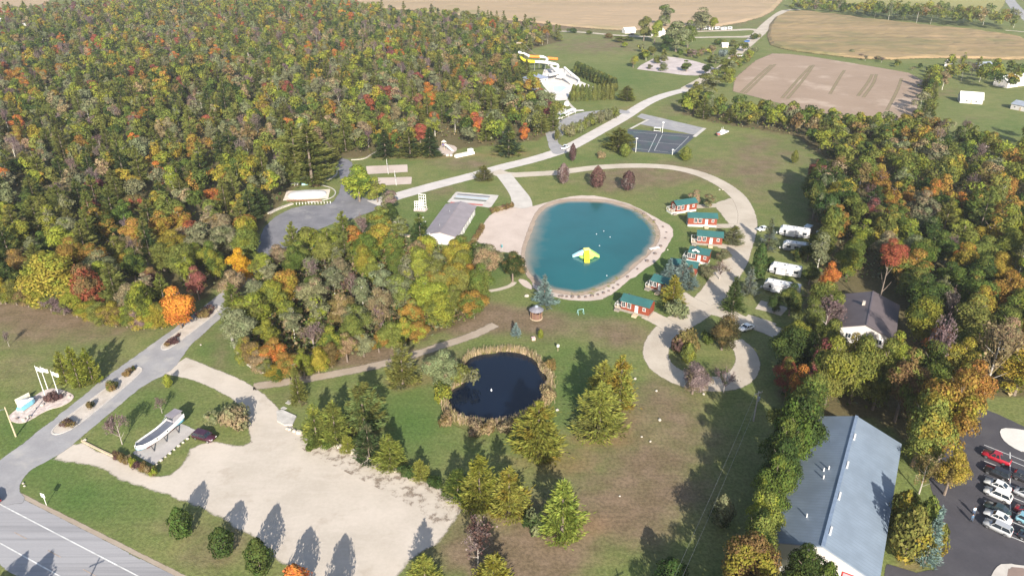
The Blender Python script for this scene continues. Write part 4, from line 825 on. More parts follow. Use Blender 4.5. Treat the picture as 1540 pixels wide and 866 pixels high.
# trees by the blue roofed hall
for (x, y, t, w, c, c2, kd, l) in (
    (1186, 715, 588, 78, 'mid green', 'deep green', 'broad', 'tall green tree covering the back left corner of the blue roofed hall'), (1165, 735, 625, 70, 'deep green', 'mid green', 'broad', 'deep green tree left of the blue roofed hall'),
    (1152, 790, 680, 66, 'mid green', 'yellow green', 'broad', 'green tree halfway along the left side of the blue roofed hall'), (1138, 830, 732, 58, 'yellow green', 'olive', 'broad', 'yellow green tree at the front left corner of the blue roofed hall'),
    (1206, 660, 585, 50, 'olive', 'deep green', 'broad', 'olive tree behind the back left corner of the blue roofed hall'), (1082, 790, 745, 34, 'grey green', 'deep green', 'small', 'grey green tree standing in the shade left of the hall'),
    (1118, 900, 800, 96, 'golden', 'rusty brown', 'broad', 'golden tree cut by the bottom edge before the blue roofed hall'), (1196, 910, 818, 70, 'deep green', 'mid green', 'broad', 'dark tree before the white gable of the blue roofed hall'), (1230, 920, 846, 40, 'mid green', None, 'small', 'small green tree before the white gable'),
    (1008, 885, 842, 44, 'deep green', 'grey green', 'small', 'dark shaded tree at the bottom edge left of the hall'),
    (1352, 800, 738, 40, 'golden', 'olive', 'small', 'golden tree at the back of the planted island beside the hall'), (1358, 842, 762, 50, 'olive', 'golden', 'small', 'golden green tree at the front of the planted island beside the hall'), (1378, 826, 748, 36, 'olive', 'golden', 'small', 'olive tree in the middle of the planted island beside the hall'), (1400, 838, 786, 30, 'olive', 'golden', 'small', 'low olive tree at the right of the planted island beside the hall'),
    (1390, 846, 766, 34, 'blue grey', None, 'spruce', 'blue spruce in the planted island beside the hall'), (1382, 742, 684, 50, 'rusty brown', 'tan', 'bare', 'brown half bare tree left of the paved lot'), (1420, 744, 676, 58, 'rusty brown', 'golden', 'broad', 'rusty brown tree overhanging the paved lot'),
    (1412, 690, 552, 92, 'golden', 'amber', 'broad', 'tall golden tree between the hall and the paved lot'), (1372, 700, 580, 84, 'olive', 'golden', 'broad', 'tall olive tree behind the hall ridge'), (1440, 650, 540, 70, 'amber', 'rusty brown', 'broad', 'amber tree at the top corner of the paved lot')):
    T(kd, x, y, t, w, c, c2, l)
for (x, y, t, w, c, kd, l) in (
    (1318, 470, 358, 40, 'red', 'maple', 'tall red crowned tree on a bare trunk above the grey house'), (1240, 450, 392, 34, 'orange', 'maple', 'orange tree beside the lowest travel trailer'), (1232, 470, 425, 36, 'orange', 'maple', 'orange tree between the trailers and the grey house'),
    (1238, 505, 452, 56, 'greyish mauve', 'bare', 'pale bare tree left of the grey house'), (1245, 590, 505, 40, 'crimson', 'maple', 'crimson topped tree left below the grey house'), (1180, 590, 534, 44, 'red', 'maple', 'red tree at the left end of the woods before the hall'), (1500, 480, 404, 60, 'amber', 'broad', 'amber tree in the middle of the right woods'),
    (1395, 585, 468, 40, 'greyish mauve', 'bare', 'pale branched bare tree right of the grey house'), (1480, 590, 480, 90, 'tan', 'bare', 'large tan half bare tree above the paved lot'), (1440, 600, 545, 34, 'crimson', 'maple', 'crimson tree above the paved lot'), (1418, 620, 570, 34, 'red', 'maple', 'red topped tree left of the paved lot')):
    o = T(kd, x, y, t, w, c, 'olive' if c in ('red', 'crimson') and not l.startswith('tall') else None, l)
    if l.startswith('tall red crowned'):
        cr = [q for q in COL.objects if q.parent == o and q.name.startswith('crown')][0]; cr.scale = (1, 1, .42); cr.location = (0, 0, 7.0)
for k, (x, y, h) in enumerate(((1075, 980, 12), (1110, 1010, 14), (1160, 980, 13), (1070, 1080, 14), (1140, 1120, 15), (1010, 1010, 10), (1180, 1060, 14))):
    p = at(x, y); tree('broad', p.x, p.y, h, 4.6, 'olive', 'golden', 'broadleaf tree below the bottom edge, seen by its shadow on the lawn', 'trees below the frame')
for k, (x, y, h) in enumerate(((1222, 330, 17), (1236, 352, 17), (1228, 300, 16), (1250, 372, 16), (1240, 318, 16), (1262, 340, 16))):
    p = at(x, y); tree('broad', p.x, p.y, h, 5.0, ['olive', 'grey green', 'mid green'][k % 3], 'deep green', ['tall olive', 'tall grey green', 'tall green', 'lower olive', 'upper grey green', 'rear green'][k] + ' tree at the lawn corner of the right woods above the trailers', 'tall trees at the lawn corner')
for k, (x, y, t, w, c, c2, l) in enumerate(((1206, 640, 556, 64, 'mid green', 'olive', 'green tree at the back left of the hall, below the red topped tree'), (1240, 608, 504, 66, 'olive', 'yellow green', 'olive tree behind the hall, left of the yellow green one'), (1278, 606, 494, 64, 'yellow green', 'olive', 'yellow green tree in front of the grey house'), (1312, 616, 506, 62, 'olive', 'deep green', 'olive tree between the grey house and the hall'), (1345, 634, 520, 74, 'rusty brown', 'olive', 'rusty olive tree behind the hall ridge'), (1330, 590, 496, 50, 'yellow green', 'golden', 'bright yellow tree at the right corner of the grey house'), (1385, 600, 505, 54, 'mid green', 'olive', 'mid green tree right of the grey house front'), (1226, 598, 505, 52, 'mid green', 'crimson', 'green tree with a crimson top left of the grey house'), (1268, 592, 498, 50, 'olive', 'golden', 'olive tree at the left corner of the grey house front'), (1196, 618, 548, 46, 'mid green', 'orange', 'green tree with orange tips at the lawn edge of the woods'))):
    T('broad', x, y, t, w, c, c2, l)
for k, (x, y, t, w, c, l) in enumerate(((1160, 770, 660, 76, 'mid green', 'broad green tree in the row left of the hall, second from the front'), (1176, 690, 600, 70, 'olive', 'olive tree at the top of the row left of the hall'), (1128, 852, 760, 66, 'olive', 'olive tree in front of the row left of the hall'))):
    T('broad', x, y, t, w, c, 'deep green', l)
# far trees round the top of the site
for (x, y, t, w, c, c2, l) in (
    (1000, 42, 6, 30, 'grey green', 'mid green', 'tall round tree at the edge of the far crop field, left of two'), (1054, 46, 11, 36, 'grey green', 'deep green', 'tall round tree at the edge of the far crop field, right of two'), (968, 62, 24, 26, 'olive', 'grey green', 'olive tree beside the white camp roof'), (984, 66, 26, 24, 'yellow green', 'olive', 'yellowish tree right of the white camp roof'),
    (1016, 78, 32, 44, 'grey green', 'mid green', 'largest tree of the clump by the far camp loop'), (1034, 72, 30, 26, 'mid green', 'grey green', 'tree at the right of the clump by the far camp loop'), (1001, 80, 52, 26, 'deep green', None, 'dark tree at the foot of the clump by the far camp loop'), (1070, 46, 24, 20, 'yellow green', None, 'small yellow tree at the far camp loop'),
    (952, 102, 82, 18, 'tan', 'yellow green', 'tan tree at the left end of the gravel garden'), (1032, 108, 90, 22, 'mid green', 'deep green', 'round green tree in the middle of the gravel garden'), (1061, 113, 94, 20, 'deep green', None, 'dark tree at the right of the gravel garden'), (997, 107, 94, 18, 'grey green', None, 'grey green tree in the left half of the gravel garden'), (988, 96, 84, 14, 'olive', None, 'olive tree at the back of the gravel garden'), (977, 104, 97, 11, 'grey green', None, 'tiny bush in the left of the gravel garden'),
    (1066, 142, 110, 46, 'grey green', 'olive', 'large grey green tree where the park road meets the hedgerow'), (1044, 150, 122, 24, 'olive', 'yellow green', 'olive tree left of the large tree at the hedgerow end')):
    T('broad', x, y, t, w, c, c2, l)
for k, (x, y, t, w, c) in enumerate(((1087, 86, 74, 14, 'blue grey'), (1118, 78, 62, 18, 'dark pine green'), (1102, 70, 60, 16, 'grey green'), (1080, 68, 58, 14, 'deep green'), (1134, 60, 50, 12, 'deep green'), (968, 88, 76, 18, 'deep green'), (982, 84, 68, 20, 'olive'), (1090, 112, 88, 26, 'olive'), (1108, 100, 80, 26, 'rusty brown'), (1076, 96, 82, 16, 'grey green'), (1055, 84, 70, 20, 'tan'), (1040, 86, 74, 18, 'greyish mauve'), (1072, 82, 66, 18, 'tan'), (1098, 122, 98, 24, 'yellow green'), (945, 62, 54, 16, 'deep green'), (915, 58, 50, 18, 'rusty brown'), (932, 64, 54, 22, 'tan'), (862, 50, 42, 12, 'deep green'), (886, 52, 46, 9, 'deep green'), (1012, 56, 50, 10, 'deep green'))):
    T('broad' if w > 15 else 'shrub', x, y, t, w, c, 'olive', 'small tree or bush among the far camp plots' if w <= 15 else 'tree among the far camp plots behind the gravel garden', 'trees of the far camp')

# ------------------------------------------------------------------ woods and hedgerows
def scatter(poly, d0, d1=0., world=False):
    w = poly if world else [tuple(at(x, y)[:2]) for x, y in poly]
    A = np.array(w); lo, hi = A.min(0), A.max(0); cell = {}; out = []
    cand = RNG.uniform(lo, hi, (int((hi - lo).prod() / (d0 * d0) * 9) + 50, 2)); cand = cand[in_poly(cand[:, 0], cand[:, 1], w)]
    for x, y in cand:
        d = d0 + d1 * max(0, (y - 250) / 400); s = 12.0; i, j = int(x // s), int(y // s); ok = True
        for a in (-1, 0, 1):
            for c in (-1, 0, 1):
                for q in cell.get((i + a, j + c), ()):
                    if (q[0] - x) ** 2 + (q[1] - y) ** 2 < d * d: ok = False; break
                if not ok: break
            if not ok: break
        if ok: cell.setdefault((i, j), []).append((x, y)); out.append((x, y))
    return out
KEEP_CLEAR = [[(1246, 425), (1362, 425), (1368, 575), (1250, 575)], [(1222, 600), (1378, 640), (1345, 870), (1140, 870)], [(425, 310), (428, 272), (502, 252), (505, 300), (480, 312)],
              [(505, 232), (545, 236), (545, 262), (505, 262)], [(646, 212), (700, 212), (700, 236), (646, 236)], [(1436, 605), (1470, 600), (1560, 640), (1560, 870), (1400, 870), (1405, 690)], [(1130, 330), (1245, 330), (1215, 452), (1130, 452)],
              [(1430, 130), (1485, 130), (1485, 165), (1430, 165)], [(1500, 140), (1550, 140), (1550, 180), (1500, 180)], [(1500, 222), (1560, 222), (1560, 250), (1500, 250)], [(790, 92), (860, 96), (900, 140), (840, 152), (795, 132)]]
def clear(px, py): return any(bool(in_poly(np.array([px]), np.array([py]), k)[0]) for k in KEEP_CLEAR)
W_LEFT = (('olive', 24), ('mid green', 11), ('yellow green', 15), ('grey green', 15), ('golden', 8), ('amber', 5), ('orange', 4.2), ('red', 3.2), ('crimson', 3.2), ('rusty brown', 5), ('tan', 3.5), ('deep green', 6))
W_GROVE = (('olive', 18), ('mid green', 14), ('yellow green', 24), ('grey green', 18), ('golden', 7), ('amber', 4), ('orange', 3), ('rusty brown', 6), ('tan', 4), ('deep green', 4))
W_RIGHT = (('olive', 26), ('mid green', 20), ('yellow green', 7), ('grey green', 9), ('golden', 9), ('amber', 5), ('orange', 2), ('rusty brown', 8), ('deep green', 16), ('tan', 3), ('crimson', 1))
W_HEDGE = (('olive', 30), ('mid green', 24), ('yellow green', 20), ('deep green', 12), ('grey green', 10), ('rusty brown', 6))
TINTS = {'olive': ['yellow green', 'golden', 'mid green', 'yellow green', 'olive'], 'mid green': ['yellow green', 'olive', 'deep green', 'amber'], 'yellow green': ['golden', 'olive', 'mid green'], 'golden': ['yellow green', 'amber', 'olive'],
         'amber': ['orange', 'golden', 'olive'], 'orange': ['amber', 'red', 'golden'], 'red': ['rusty brown', 'orange', 'crimson'], 'crimson': ['maroon', 'rusty brown', 'red'], 'grey green': ['grey green', 'olive', 'tan'], 'rusty brown': ['olive', 'amber', 'tan'], 'tan': ['grey green', 'rusty brown'], 'deep green': ['mid green', 'olive']}
def pick(ws, X=0, Y=0):
    ws = [(k, w * math.exp(1.5 * mnoise.noise((X * .02 + i * 17.3, Y * .02, i * 5.1)))) for i, (k, w) in enumerate(ws)]
    t = RNG.uniform(0, sum(w for _, w in ws))
    for k, w in ws:
        t -= w
        if t <= 0: return k
    return ws[-1][0]
ZONES = [('left', LEFT_WOODS, 6.5, 1.6, W_LEFT, (.20, .10, .09), (8.5, 13.)), ('grove', GROVE, 6.2, 0, W_GROVE, (.10, .14, .10), (8.5, 12.)), ('right', RIGHT_WOODS, 6.6, 0, W_RIGHT, (.03, .05, .06), (10.5, 15.5)), ('hedge', HEDGEROW, 5.8, .6, W_HEDGE, (.04, .04, .03), (7., 11.))]
EXTRA = [('farm', [(1368, 220), (1376, 170), (1392, 128), (1408, 122), (1406, 150), (1396, 190), (1388, 222)], 7, 0, W_HEDGE, (.35, .05, .05), (8, 12)), ('farm', [(1404, 120), (1440, 104), (1500, 110), (1530, 116), (1540, 136), (1500, 138), (1450, 133), (1412, 138)], 9.5, 0, W_HEDGE, (.15, .08, .12), (8, 13)),
         ('farm', [(1400, 214), (1440, 206), (1500, 222), (1560, 216), (1560, 236), (1470, 236), (1400, 236)], 8, 0, W_RIGHT, (.1, .12, .2), (8, 12)),
         ('far', [(1190, 12), (1215, 9), (1300, 16), (1330, 22), (1330, 27), (1270, 24), (1190, 18)], 8, 0, W_HEDGE, (0, 0, .1), (7, 12)), ('far', [(1300, 22), (1400, 26), (1470, 34), (1528, 42), (1524, 48), (1450, 42), (1380, 36), (1300, 30)], 7.5, 0, W_HEDGE, (.02, .03, .05), (12, 19)),
         ('far', [(0, 44), (60, 42), (120, 20), (300, 8), (480, 6), (480, 14), (300, 20), (140, 34), (60, 56), (0, 58)], 9, 2, W_LEFT, (.05, .2, .15), (12, 17)), ('far', [(930, 66), (1000, 92), (1020, 84), (1060, 80), (1080, 92), (1120, 70), (1128, 78), (1084, 128), (1070, 122), (1084, 100), (1040, 86), (1000, 98), (960, 92)], 13, 0, W_HEDGE, (.1, .05, .2), (4, 8)),
         ('far', [(1080, 130), (1100, 108), (1130, 82), (1138, 84), (1112, 112), (1092, 136)], 8, 0, W_HEDGE, (0, 0, .1), (6, 10)), ('far', [(1100, -6), (1320, -6), (1320, -2), (1100, -2)], 14, 0, W_HEDGE, (.1, 0, 0), (10, 15)), ('far', [(1280, 82), (1330, 92), (1400, 106), (1396, 112), (1330, 98), (1280, 88)], 9, 0, W_HEDGE, (0, 0, .4), (2.5, 5))]
MANUAL = [(o.location.x, o.location.y) for o, k in TREES]
CAND = []
for zone, poly, d0, d1, ws, (pp, pa, pb), (h0, h1) in ZONES + EXTRA:
    for X, Y in scatter(poly, d0, d1):
        px, py = proj(X, Y)
        if px < -60 or px > 1600 or py < -40 or clear(px, py): continue
        if any((X - a) ** 2 + (Y - c) ** 2 < 9 for a, c in MANUAL): continue
        u = RNG.uniform(); h = RNG.uniform(h0, h1); far = Y > 450
        ppl = pp * (1.25 if zone == 'left' and py < 400 else (.5 if zone == 'left' else 1))
        if u < ppl: CAND.append((zone, X, Y, px, py, 'pine', h * RNG.uniform(.9, 1.25), RNG.uniform(3.0, 4.4), 'olive pine green' if RNG.uniform() < .6 else 'dark pine green', 'olive pine green'))
        elif u < ppl + pa: CAND.append((zone, X, Y, px, py, 'aspen', h * 1.08, RNG.uniform(2.5, 3.6), ['grey green', 'olive', 'yellow green', 'tan'][RNG.integers(0, 4)], 'grey green'))
        elif u < ppl + pa + pb * (1.3 if far else 1): CAND.append((zone, X, Y, px, py, 'bare', h * .95, RNG.uniform(2.3, 3.5), 'greyish mauve', ['tan', 'greyish mauve', 'grey green', 'maroon'][RNG.integers(0, 4)]))
        else:
            c = pick(ws, X, Y); tn = TINTS[c][RNG.integers(0, len(TINTS[c]))]; r = RNG.uniform(3.8, 5.7) * (h / 12.) ** .5
            kd = 'maple' if c in ('orange', 'red', 'crimson', 'amber') else 'broad'
            CAND.append((zone, X, Y, px, py, kd, h * (.9 if kd == 'maple' else 1), r * (.85 if kd == 'maple' else 1), c, tn))
CAND.sort(key=lambda c: c[2])
ZN = {'left': 'left woods', 'grove': 'middle grove', 'right': 'right woods', 'hedge': 'hedgerow', 'farm': 'farm yard', 'far': 'far trees'}
ANCH = {'left': [('by the brown lawn', 80, 450), ('near the orange maple', 250, 470), ('at the left margin', 10, 330), ('in the middle front', 150, 380), ('beside the asphalt lot', 390, 330), ('behind the white pillow', 440, 255), ('above the volleyball courts', 560, 225), ('behind the playground', 650, 205), ('beside the park road bend', 800, 200), ('in front of the water park', 810, 150), ('near the top field', 640, 40), ('in the centre of the woods', 300, 220), ('in the upper left', 120, 90), ('in the upper middle', 420, 80), ('right of centre', 600, 130), ('at the left, half way up', 80, 200)],
        'grove': [('by the stone edging', 370, 510), ('by the two track path', 460, 560), ('at the lower right tip', 700, 480), ('behind the hall', 680, 385), ('beside the asphalt lot', 460, 390), ('in the middle', 560, 440)],
        'right': [('beside the big lawn', 1240, 280), ('behind the travel trailers', 1230, 380), ('above the grey house', 1310, 400), ('below the grey house', 1290, 600), ('left of the grey house', 1215, 520), ('above the paved lot', 1500, 560), ('right of the grey house', 1400, 500), ('at the right margin', 1530, 380), ('in the upper middle', 1400, 290)],
        'hedge': [('at the end by the park road', 1050, 170), ('in the middle', 1160, 185), ('at the corner of the big lawn', 1250, 230), ('below the tall field edge', 1370, 210)],
        'farm': [('between field and yard', 1385, 170), ('behind the barn', 1440, 110), ('by the white house', 1525, 125), ('along the yard front', 1460, 220)],
        'far': [('along the far right field', 1420, 35), ('at the top by the bean field', 1230, 14), ('in the top left corner', 100, 40), ('at the top edge', 350, 12), ('round the far camp', 1040, 90), ('beside the camp road', 1100, 115)]}
NOUN = {'pine': 'pine', 'aspen': 'white trunked tree', 'bare': 'half bare tree', 'maple': 'maple', 'broad': 'broadleaf tree'}
CNT = {}
for o, k in TREES: CNT[k] = CNT.get(k, 0) + 1
STUFF = []; WOOD = {}
for c in CAND:
    zone, X, Y, px, py, kd, h, r, col, tn = c
    if CNT.get(kd, 0) >= 285: STUFF.append(c); continue
    CNT[kd] = CNT.get(kd, 0) + 1
    wh = min(ANCH[zone], key=lambda a: (a[1] - px) ** 2 + (2 * (a[2] - py)) ** 2)[0]
    if kd == 'bare': cw = {'tan': 'tan', 'grey green': 'greenish', 'maroon': 'dark reddish'}.get(tn, 'grey')
    else: cw = col.replace(' pine green', '')
    lab = f"{cw} {NOUN[kd]} of the {ZN[zone]}, {wh}" if zone != 'far' else f"{cw} {NOUN[kd]} {wh}"
    o = tree(kd, X, Y, h, r, col, tn, lab, f"{NOUN[kd]}s of the {ZN[zone]}")
    WOOD.setdefault(lab, []).append((px, py, o))
ORD = ['leftmost', 'second', 'third', 'fourth', 'fifth', 'sixth', 'seventh']; NUM = ['', '', 'two', 'three', 'four', 'five', 'six', 'seven']
for lab, l in WOOD.items():
    n = len(l); l.sort(key=lambda a: a[0])
    if 2 <= n <= 7:
        for k, a in enumerate(l):
            pre = f"leftmost of {NUM[n]}:" if k == 0 else (f"rightmost of {NUM[n]}:" if k == n - 1 else f"{ORD[k]} from left of {NUM[n]}:")
            s = f"{pre} {lab}"
            if len(s.split()) > 16: s = f"{ORD[k] if k < n - 1 else 'rightmost'} {lab}" if k in (0, n - 1) else f"{ORD[k]} from left, {lab.replace('white trunked tree', 'birch')}"
            if len(s.split()) <= 16: a[2]['label'] = s
print('TREES individual', CNT, 'stuff', len(STUFF))

# the rest of the woods, too many to stand singly: one canopy of leaves
Vs, Cs = [], []; TV, TF = [], []
for zone, X, Y, px, py, kd, h, r, col, tn in STUFF:
    rng = RNG; d = depth(X, Y); n = int(np.clip(800 * (330 / d) ** 1.1, 330, 800)); sz = float(np.clip(.74 * (d / 350) ** .5, .68, 1.25))
    if kd == 'pine': q = pine_points(rng, h, r, n, sz, tiers=9)
    elif kd == 'bare': q = broad_points(rng, h, r * .9, int(n * .45), sz * .6, base=.2, lobes=9, inner=.5)
    elif kd == 'aspen': q = broad_points(rng, h, r, int(n * .8), sz * .8, base=.2, lobes=9, inner=.3)
    else: q = broad_points(rng, h, r, n, sz, lobes=9, base=.3, inner=.08)
    q = q + np.array([X, Y, 0.]); c1 = np.array(jit(PAL[col], rng)); c2 = np.array(jit(PAL[tn], rng))
    ctr = q.mean(1); f = np.sin(ctr @ (rng.normal(size=3) * .55) + rng.uniform(0, 6)) > .25
    Vs.append(q); Cs.append(np.where(f[:, None], c2, c1))
    if (kd == 'aspen' and RNG.uniform() < .5) or RNG.uniform() < .1:
        A = np.array([[X, Y, 0.]]); TV.append(np.concatenate([sticks(A, A + [[rng.normal() * .3, rng.normal() * .3, h * .7]], .11, rng) for _ in range(2)]))
if Vs:
    Q = np.concatenate(Vs); Ccol = np.repeat(np.concatenate(Cs), 4, 0); me = quad_mesh('forest_canopy', Q, LEAFA)
    a = me.color_attributes.new('leaf', 'FLOAT_COLOR', 'POINT'); a.data.foreach_set('color', np.column_stack([Ccol, np.ones(len(Ccol))]).astype(np.float32).ravel())
    o = bpy.data.objects.new('forest', me); COL.objects.link(o); tag(o, 'far autumn woods of mixed green, grey, gold and red trees at the upper left', 'forest', kind='stuff')
    if TV:
        tm = quad_mesh('forest_trunks', np.concatenate(TV), M['birch']); t = bpy.data.objects.new('trunks', tm); t.parent = o; COL.objects.link(t); t['kind'] = 'stuff'
    print('forest quads', len(Q))
# undergrowth under the woods
UV, UC = [], []
for poly, n in ((LEFT_WOODS, 40000), (GROVE, 10000), (RIGHT_WOODS, 12000), (HEDGEROW, 3000)):
    w = [tuple(at(x, y)[:2]) for x, y in poly]; A = np.array(w); P = RNG.uniform(A.min(0), np.minimum(A.max(0), [400, 620]), (n * 2, 2)); P = P[in_poly(P[:, 0], P[:, 1], w)]
    px, py = proj_np(P[:, 0], P[:, 1]); bad = np.zeros(len(P), bool)
    for k in KEEP_CLEAR: bad |= in_poly(px, py, k)
    P = P[~bad]; C = np.column_stack([P, RNG.uniform(.2, 3.4, len(P))]); UV.append(leaf_quads(C, RNG.normal(size=C.shape) + [0, -.3, .8], RNG.uniform(.5, 1.2, len(C)), RNG))
    pal = np.array([PAL[k] for k in ('olive', 'rusty brown', 'mid green', 'tan', 'grey green', 'deep green')]) * 1.05; UC.append(pal[RNG.integers(0, 6, len(C))])
Q = np.concatenate(UV); Ccol = np.repeat(np.concatenate(UC), 4, 0); me = quad_mesh('undergrowth', Q, LEAFA)
a = me.color_attributes.new('leaf', 'FLOAT_COLOR', 'POINT'); a.data.foreach_set('color', np.column_stack([Ccol, np.ones(len(Ccol))]).astype(np.float32).ravel())
o = bpy.data.objects.new('undergrowth', me); COL.objects.link(o); tag(o, 'low brush and saplings on the floor of the woods', 'undergrowth', kind='stuff')

# reeds round the dark pond
wp = np.array(smooth_closed([tuple(at(x, y)[:2]) for x, y in POND], 2)); ctr = wp.mean(0)
i = RNG.integers(0, len(wp), 6000); f = RNG.uniform(0, 1, 6000)[:, None]; P = wp[i] * (1 - f) + wp[(i + 1) % len(wp)] * f
out = unit(P - ctr); P = P + out * np.abs(RNG.normal(size=(6000, 1))) * .75 - out * .3
A = np.column_stack([P, np.zeros(len(P))]); B = A + np.column_stack([RNG.normal(size=(len(P), 2)) * .22, RNG.uniform(.7, 1.9, len(P))])
Q = sticks(A, B, .05, RNG); me = quad_mesh('reeds', Q, LEAFA); cc = np.repeat(np.array([(.36, .27, .17), (.28, .22, .13), (.20, .19, .07), (.42, .33, .24)])[RNG.integers(0, 4, len(Q))], 4, 0)
a = me.color_attributes.new('leaf', 'FLOAT_COLOR', 'POINT'); a.data.foreach_set('color', np.column_stack([cc, np.ones(len(cc))]).astype(np.float32).ravel())
o = bpy.data.objects.new('reeds', me); COL.objects.link(o); tag(o, 'straw coloured reeds fringing the dark round pond', 'reeds', kind='stuff')
# ------------------------------------------------------------------ buildings
def frame(a, c, z=0.):
    a, c = at(*a, z), at(*c, z); d = c - a
    return Vector((a.x, a.y, 0)), math.atan2(d.y, d.x), math.hypot(d.x, d.y)
def gable(root, L, W, he, hr, wm, rm, ox=.45, oy=.4, x0=0., y0=0., th=.16, z0=0.):
    h = W / 2; mb = MB(); pr = [(-h, z0), (h, z0), (h, he), (0, hr), (-h, he)]
    mb.loft([[(x, y0 + p[0], p[1]) for p in pr] for x in (x0, x0 + L)]); mb.build('wall', wm, root)
    s = (hr - he) / h; e = h + oy; ze = he - s * oy + .03
    pr = [(-e, ze), (0, hr + .03), (e, ze), (e, ze + th), (0, hr + .03 + th), (-e, ze + th)]
    return MB().loft([[(x, y0 + p[0], p[1]) for p in pr] for x in (x0 - ox, x0 + L + ox)]).build('roof', rm, root)
def window(root, x, y, z, w, h, nx=0, ny=-1, frame_mat=None, name='window'):
    """A framed pane lying on a wall that faces (nx, ny)."""
    f = MB(); t = .07; px_, py_ = -ny, nx
    def slab(u, v, su, sv, d, o):
        c = (x + px_ * u + nx * o, y + py_ * u + ny * o, z + v); f2 = MB().box((0, 0, 0), (su, d, sv)); a = math.atan2(py_, px_)
        return f2.xform(Matrix.Translation(c) @ Matrix.Rotation(a, 4, 'Z'))
    for q in (slab(0, h / 2, w + .2, .1, t, .035), slab(0, -h / 2, w + .2, .1, t, .035), slab(-w / 2, 0, .1, h, t, .035), slab(w / 2, 0, .1, h, t, .035), slab(0, 0, .05, h, t * .8, .03)): f.add(q.v, q.f)
    o = f.build(name, frame_mat or M['white_paint'], root)
    slab(0, 0, w, h, .03, .012).build('pane', M['glass'], o)
    return o

def cabin(a, c, label, L=None, W=3.7, dormer=False, porch=True, skirt=True):
    p, rz, l = frame(a, c); L = L or l
    r = thing('cabin', label, 'cabin', p, rz, 'red cabins beside the lake')
    z0 = .75
    MB().box((L / 2, W / 2, z0 / 2), (L - .1, W - .1, z0)).build('skirting', M['white_paint'] if skirt else M['greywood'], r)
    rf = gable(r, L - (1.8 if porch else 0), W, 3.35, 4.35, M['logred'], M['greenroof'], .3, .35, x0=1.8 if porch else 0, y0=W / 2, z0=z0)
    if porch:
        MB().box((.9, W / 2, z0 + .05), (1.8, W, .1)).build('deck', M['palewood'], r)
        rl = MB()
        for x, y in ((.06, .06), (.06, W / 2), (.06, W - .06), (.9, .06), (.9, W - .06)): rl.box((x, y, z0 + .6), (.09, .09, 1.1))
        rl.box((.06, W / 2, z0 + 1.1), (.07, W - .05, .07)); rl.box((.9, .06, z0 + 1.1), (1.75, .07, .07)); rl.box((.9, W - .06, z0 + 1.1), (1.75, .07, .07)); rl.build('railing', M['white_paint'], r)
        MB().box((.95, -.5, z0 * .35), (1.4, .9, z0 * .7)).build('step', M['greywood'], r)
    for k, t in enumerate((.26, .42, .86)):
        window(r, L * t, 0, 2.25, 1.0 if k < 2 else .7, 1.5 if k < 2 else .9)
    window(r, 1.8 if porch else 0, W / 2, 2.2, 1.6, 1.5, -1, 0)
    d = MB().box((L * .64, -.03, z0 + 1.02), (.9, .07, 2.0)).build('door', M['white_paint'], r); MB().box((L * .64 + .32, -.09, z0 + .95), (.08, .06, .1)).build('handle', M['darkmetal'], d)
    MB().box((L * .64, -.7, z0 * .45), (1.5, 1.3, .12)).box((L * .64, -1.45, z0 * .2), (1.3, .35, z0 * .4)).build('landing', M['palewood'], r)
    if dormer:
        m = MB(); x = L * .48; pr = [(x - 1.1, 3.4), (x + 1.1, 3.4), (x + 1.1, 4.15), (x, 4.75), (x - 1.1, 4.15)]
        m.side(pr, .12, W / 2); dm = m.build('dormer', M['white_paint'], r)
        MB().side([(x - 1.3, 4.08), (x, 4.79), (x + 1.3, 4.08), (x + 1.3, 4.2), (x, 4.92), (x - 1.3, 4.2)], -.1, W / 2 + .3).build('dormer_roof', M['greenroof'], dm)
        MB().box((x, .09, 3.75), (.9, .05, .5)).build('pane', M['glass'], dm)
    MB().box((L * .3, W * .62, 4.35), (.35, .35, .5)).build('vent', M['darkmetal'], r)
    return r
cabin((1010, 323), (1047, 317.5), 'topmost red log cabin with green roof, under the tan tree above the lake', W=3.6)
cabin((1034, 340.5), (1077, 342), 'second red log cabin from the top beside the gravel court', porch=False)
cabin((1039, 367.5), (1085, 371.5), 'third red log cabin from the top, next to the grey green pine', skirt=False)
cabin((1026, 392), (1064, 399), 'fourth red log cabin with a white dormer in its green roof', dormer=True)
cabin((1006, 412), (1046, 418.5), 'fifth red log cabin mostly hidden behind the blue spruces', porch=False)
cabin((970, 434), (1003, 444), 'sixth red log cabin half hidden by the yellow green pine', skirt=False)
cabin((924, 465), (975, 479), 'nearest red log cabin standing alone at the near end of the lake', dormer=False, skirt=False, W=3.9)

# long white hall beside the beach
hp0, hp1 = Vector((-23.1, 217.5, 0)), Vector((-18.2, 244.9, 0)); d = hp1 - hp0
hall = thing('beach_hall', 'long white hall with a mauve grey roof between the grove and the beach', 'hall', hp0, math.atan2(d.y, d.x)); HL = d.length
gable(hall, HL, 10.4, 3.0, 4.25, M['siding'], M['greyroof'], .5, .5)
for k in range(9): window(hall, 2.2 + k * 2.9, -5.2, 1.6, 1.3, 1.6, 0, -1)
for k in range(2): MB().box((11.0 + k * 9, -5.25, 1.05), (1.0, .08, 2.1)).build('door', M['white_paint'], hall)
pr = [(1.2, 2.75), (3.6, 3.55), (6.0, 2.75), (6.0, 2.9), (3.6, 3.7), (1.2, 2.9)]
MB().loft([[(x, y, z) for y, z in pr] for x in (-3.4, .2)]).build('porch_roof', M['white_paint'], hall)
for y in (1.5, 5.7): MB().box((-3.2, y, 1.38), (.18, .18, 2.76)).build('post', M['white_paint'], hall)
MB().box((HL / 2, 0, 4.5), (HL + .9, .4, .08)).build('ridge_cap', M['greyroof'], hall)
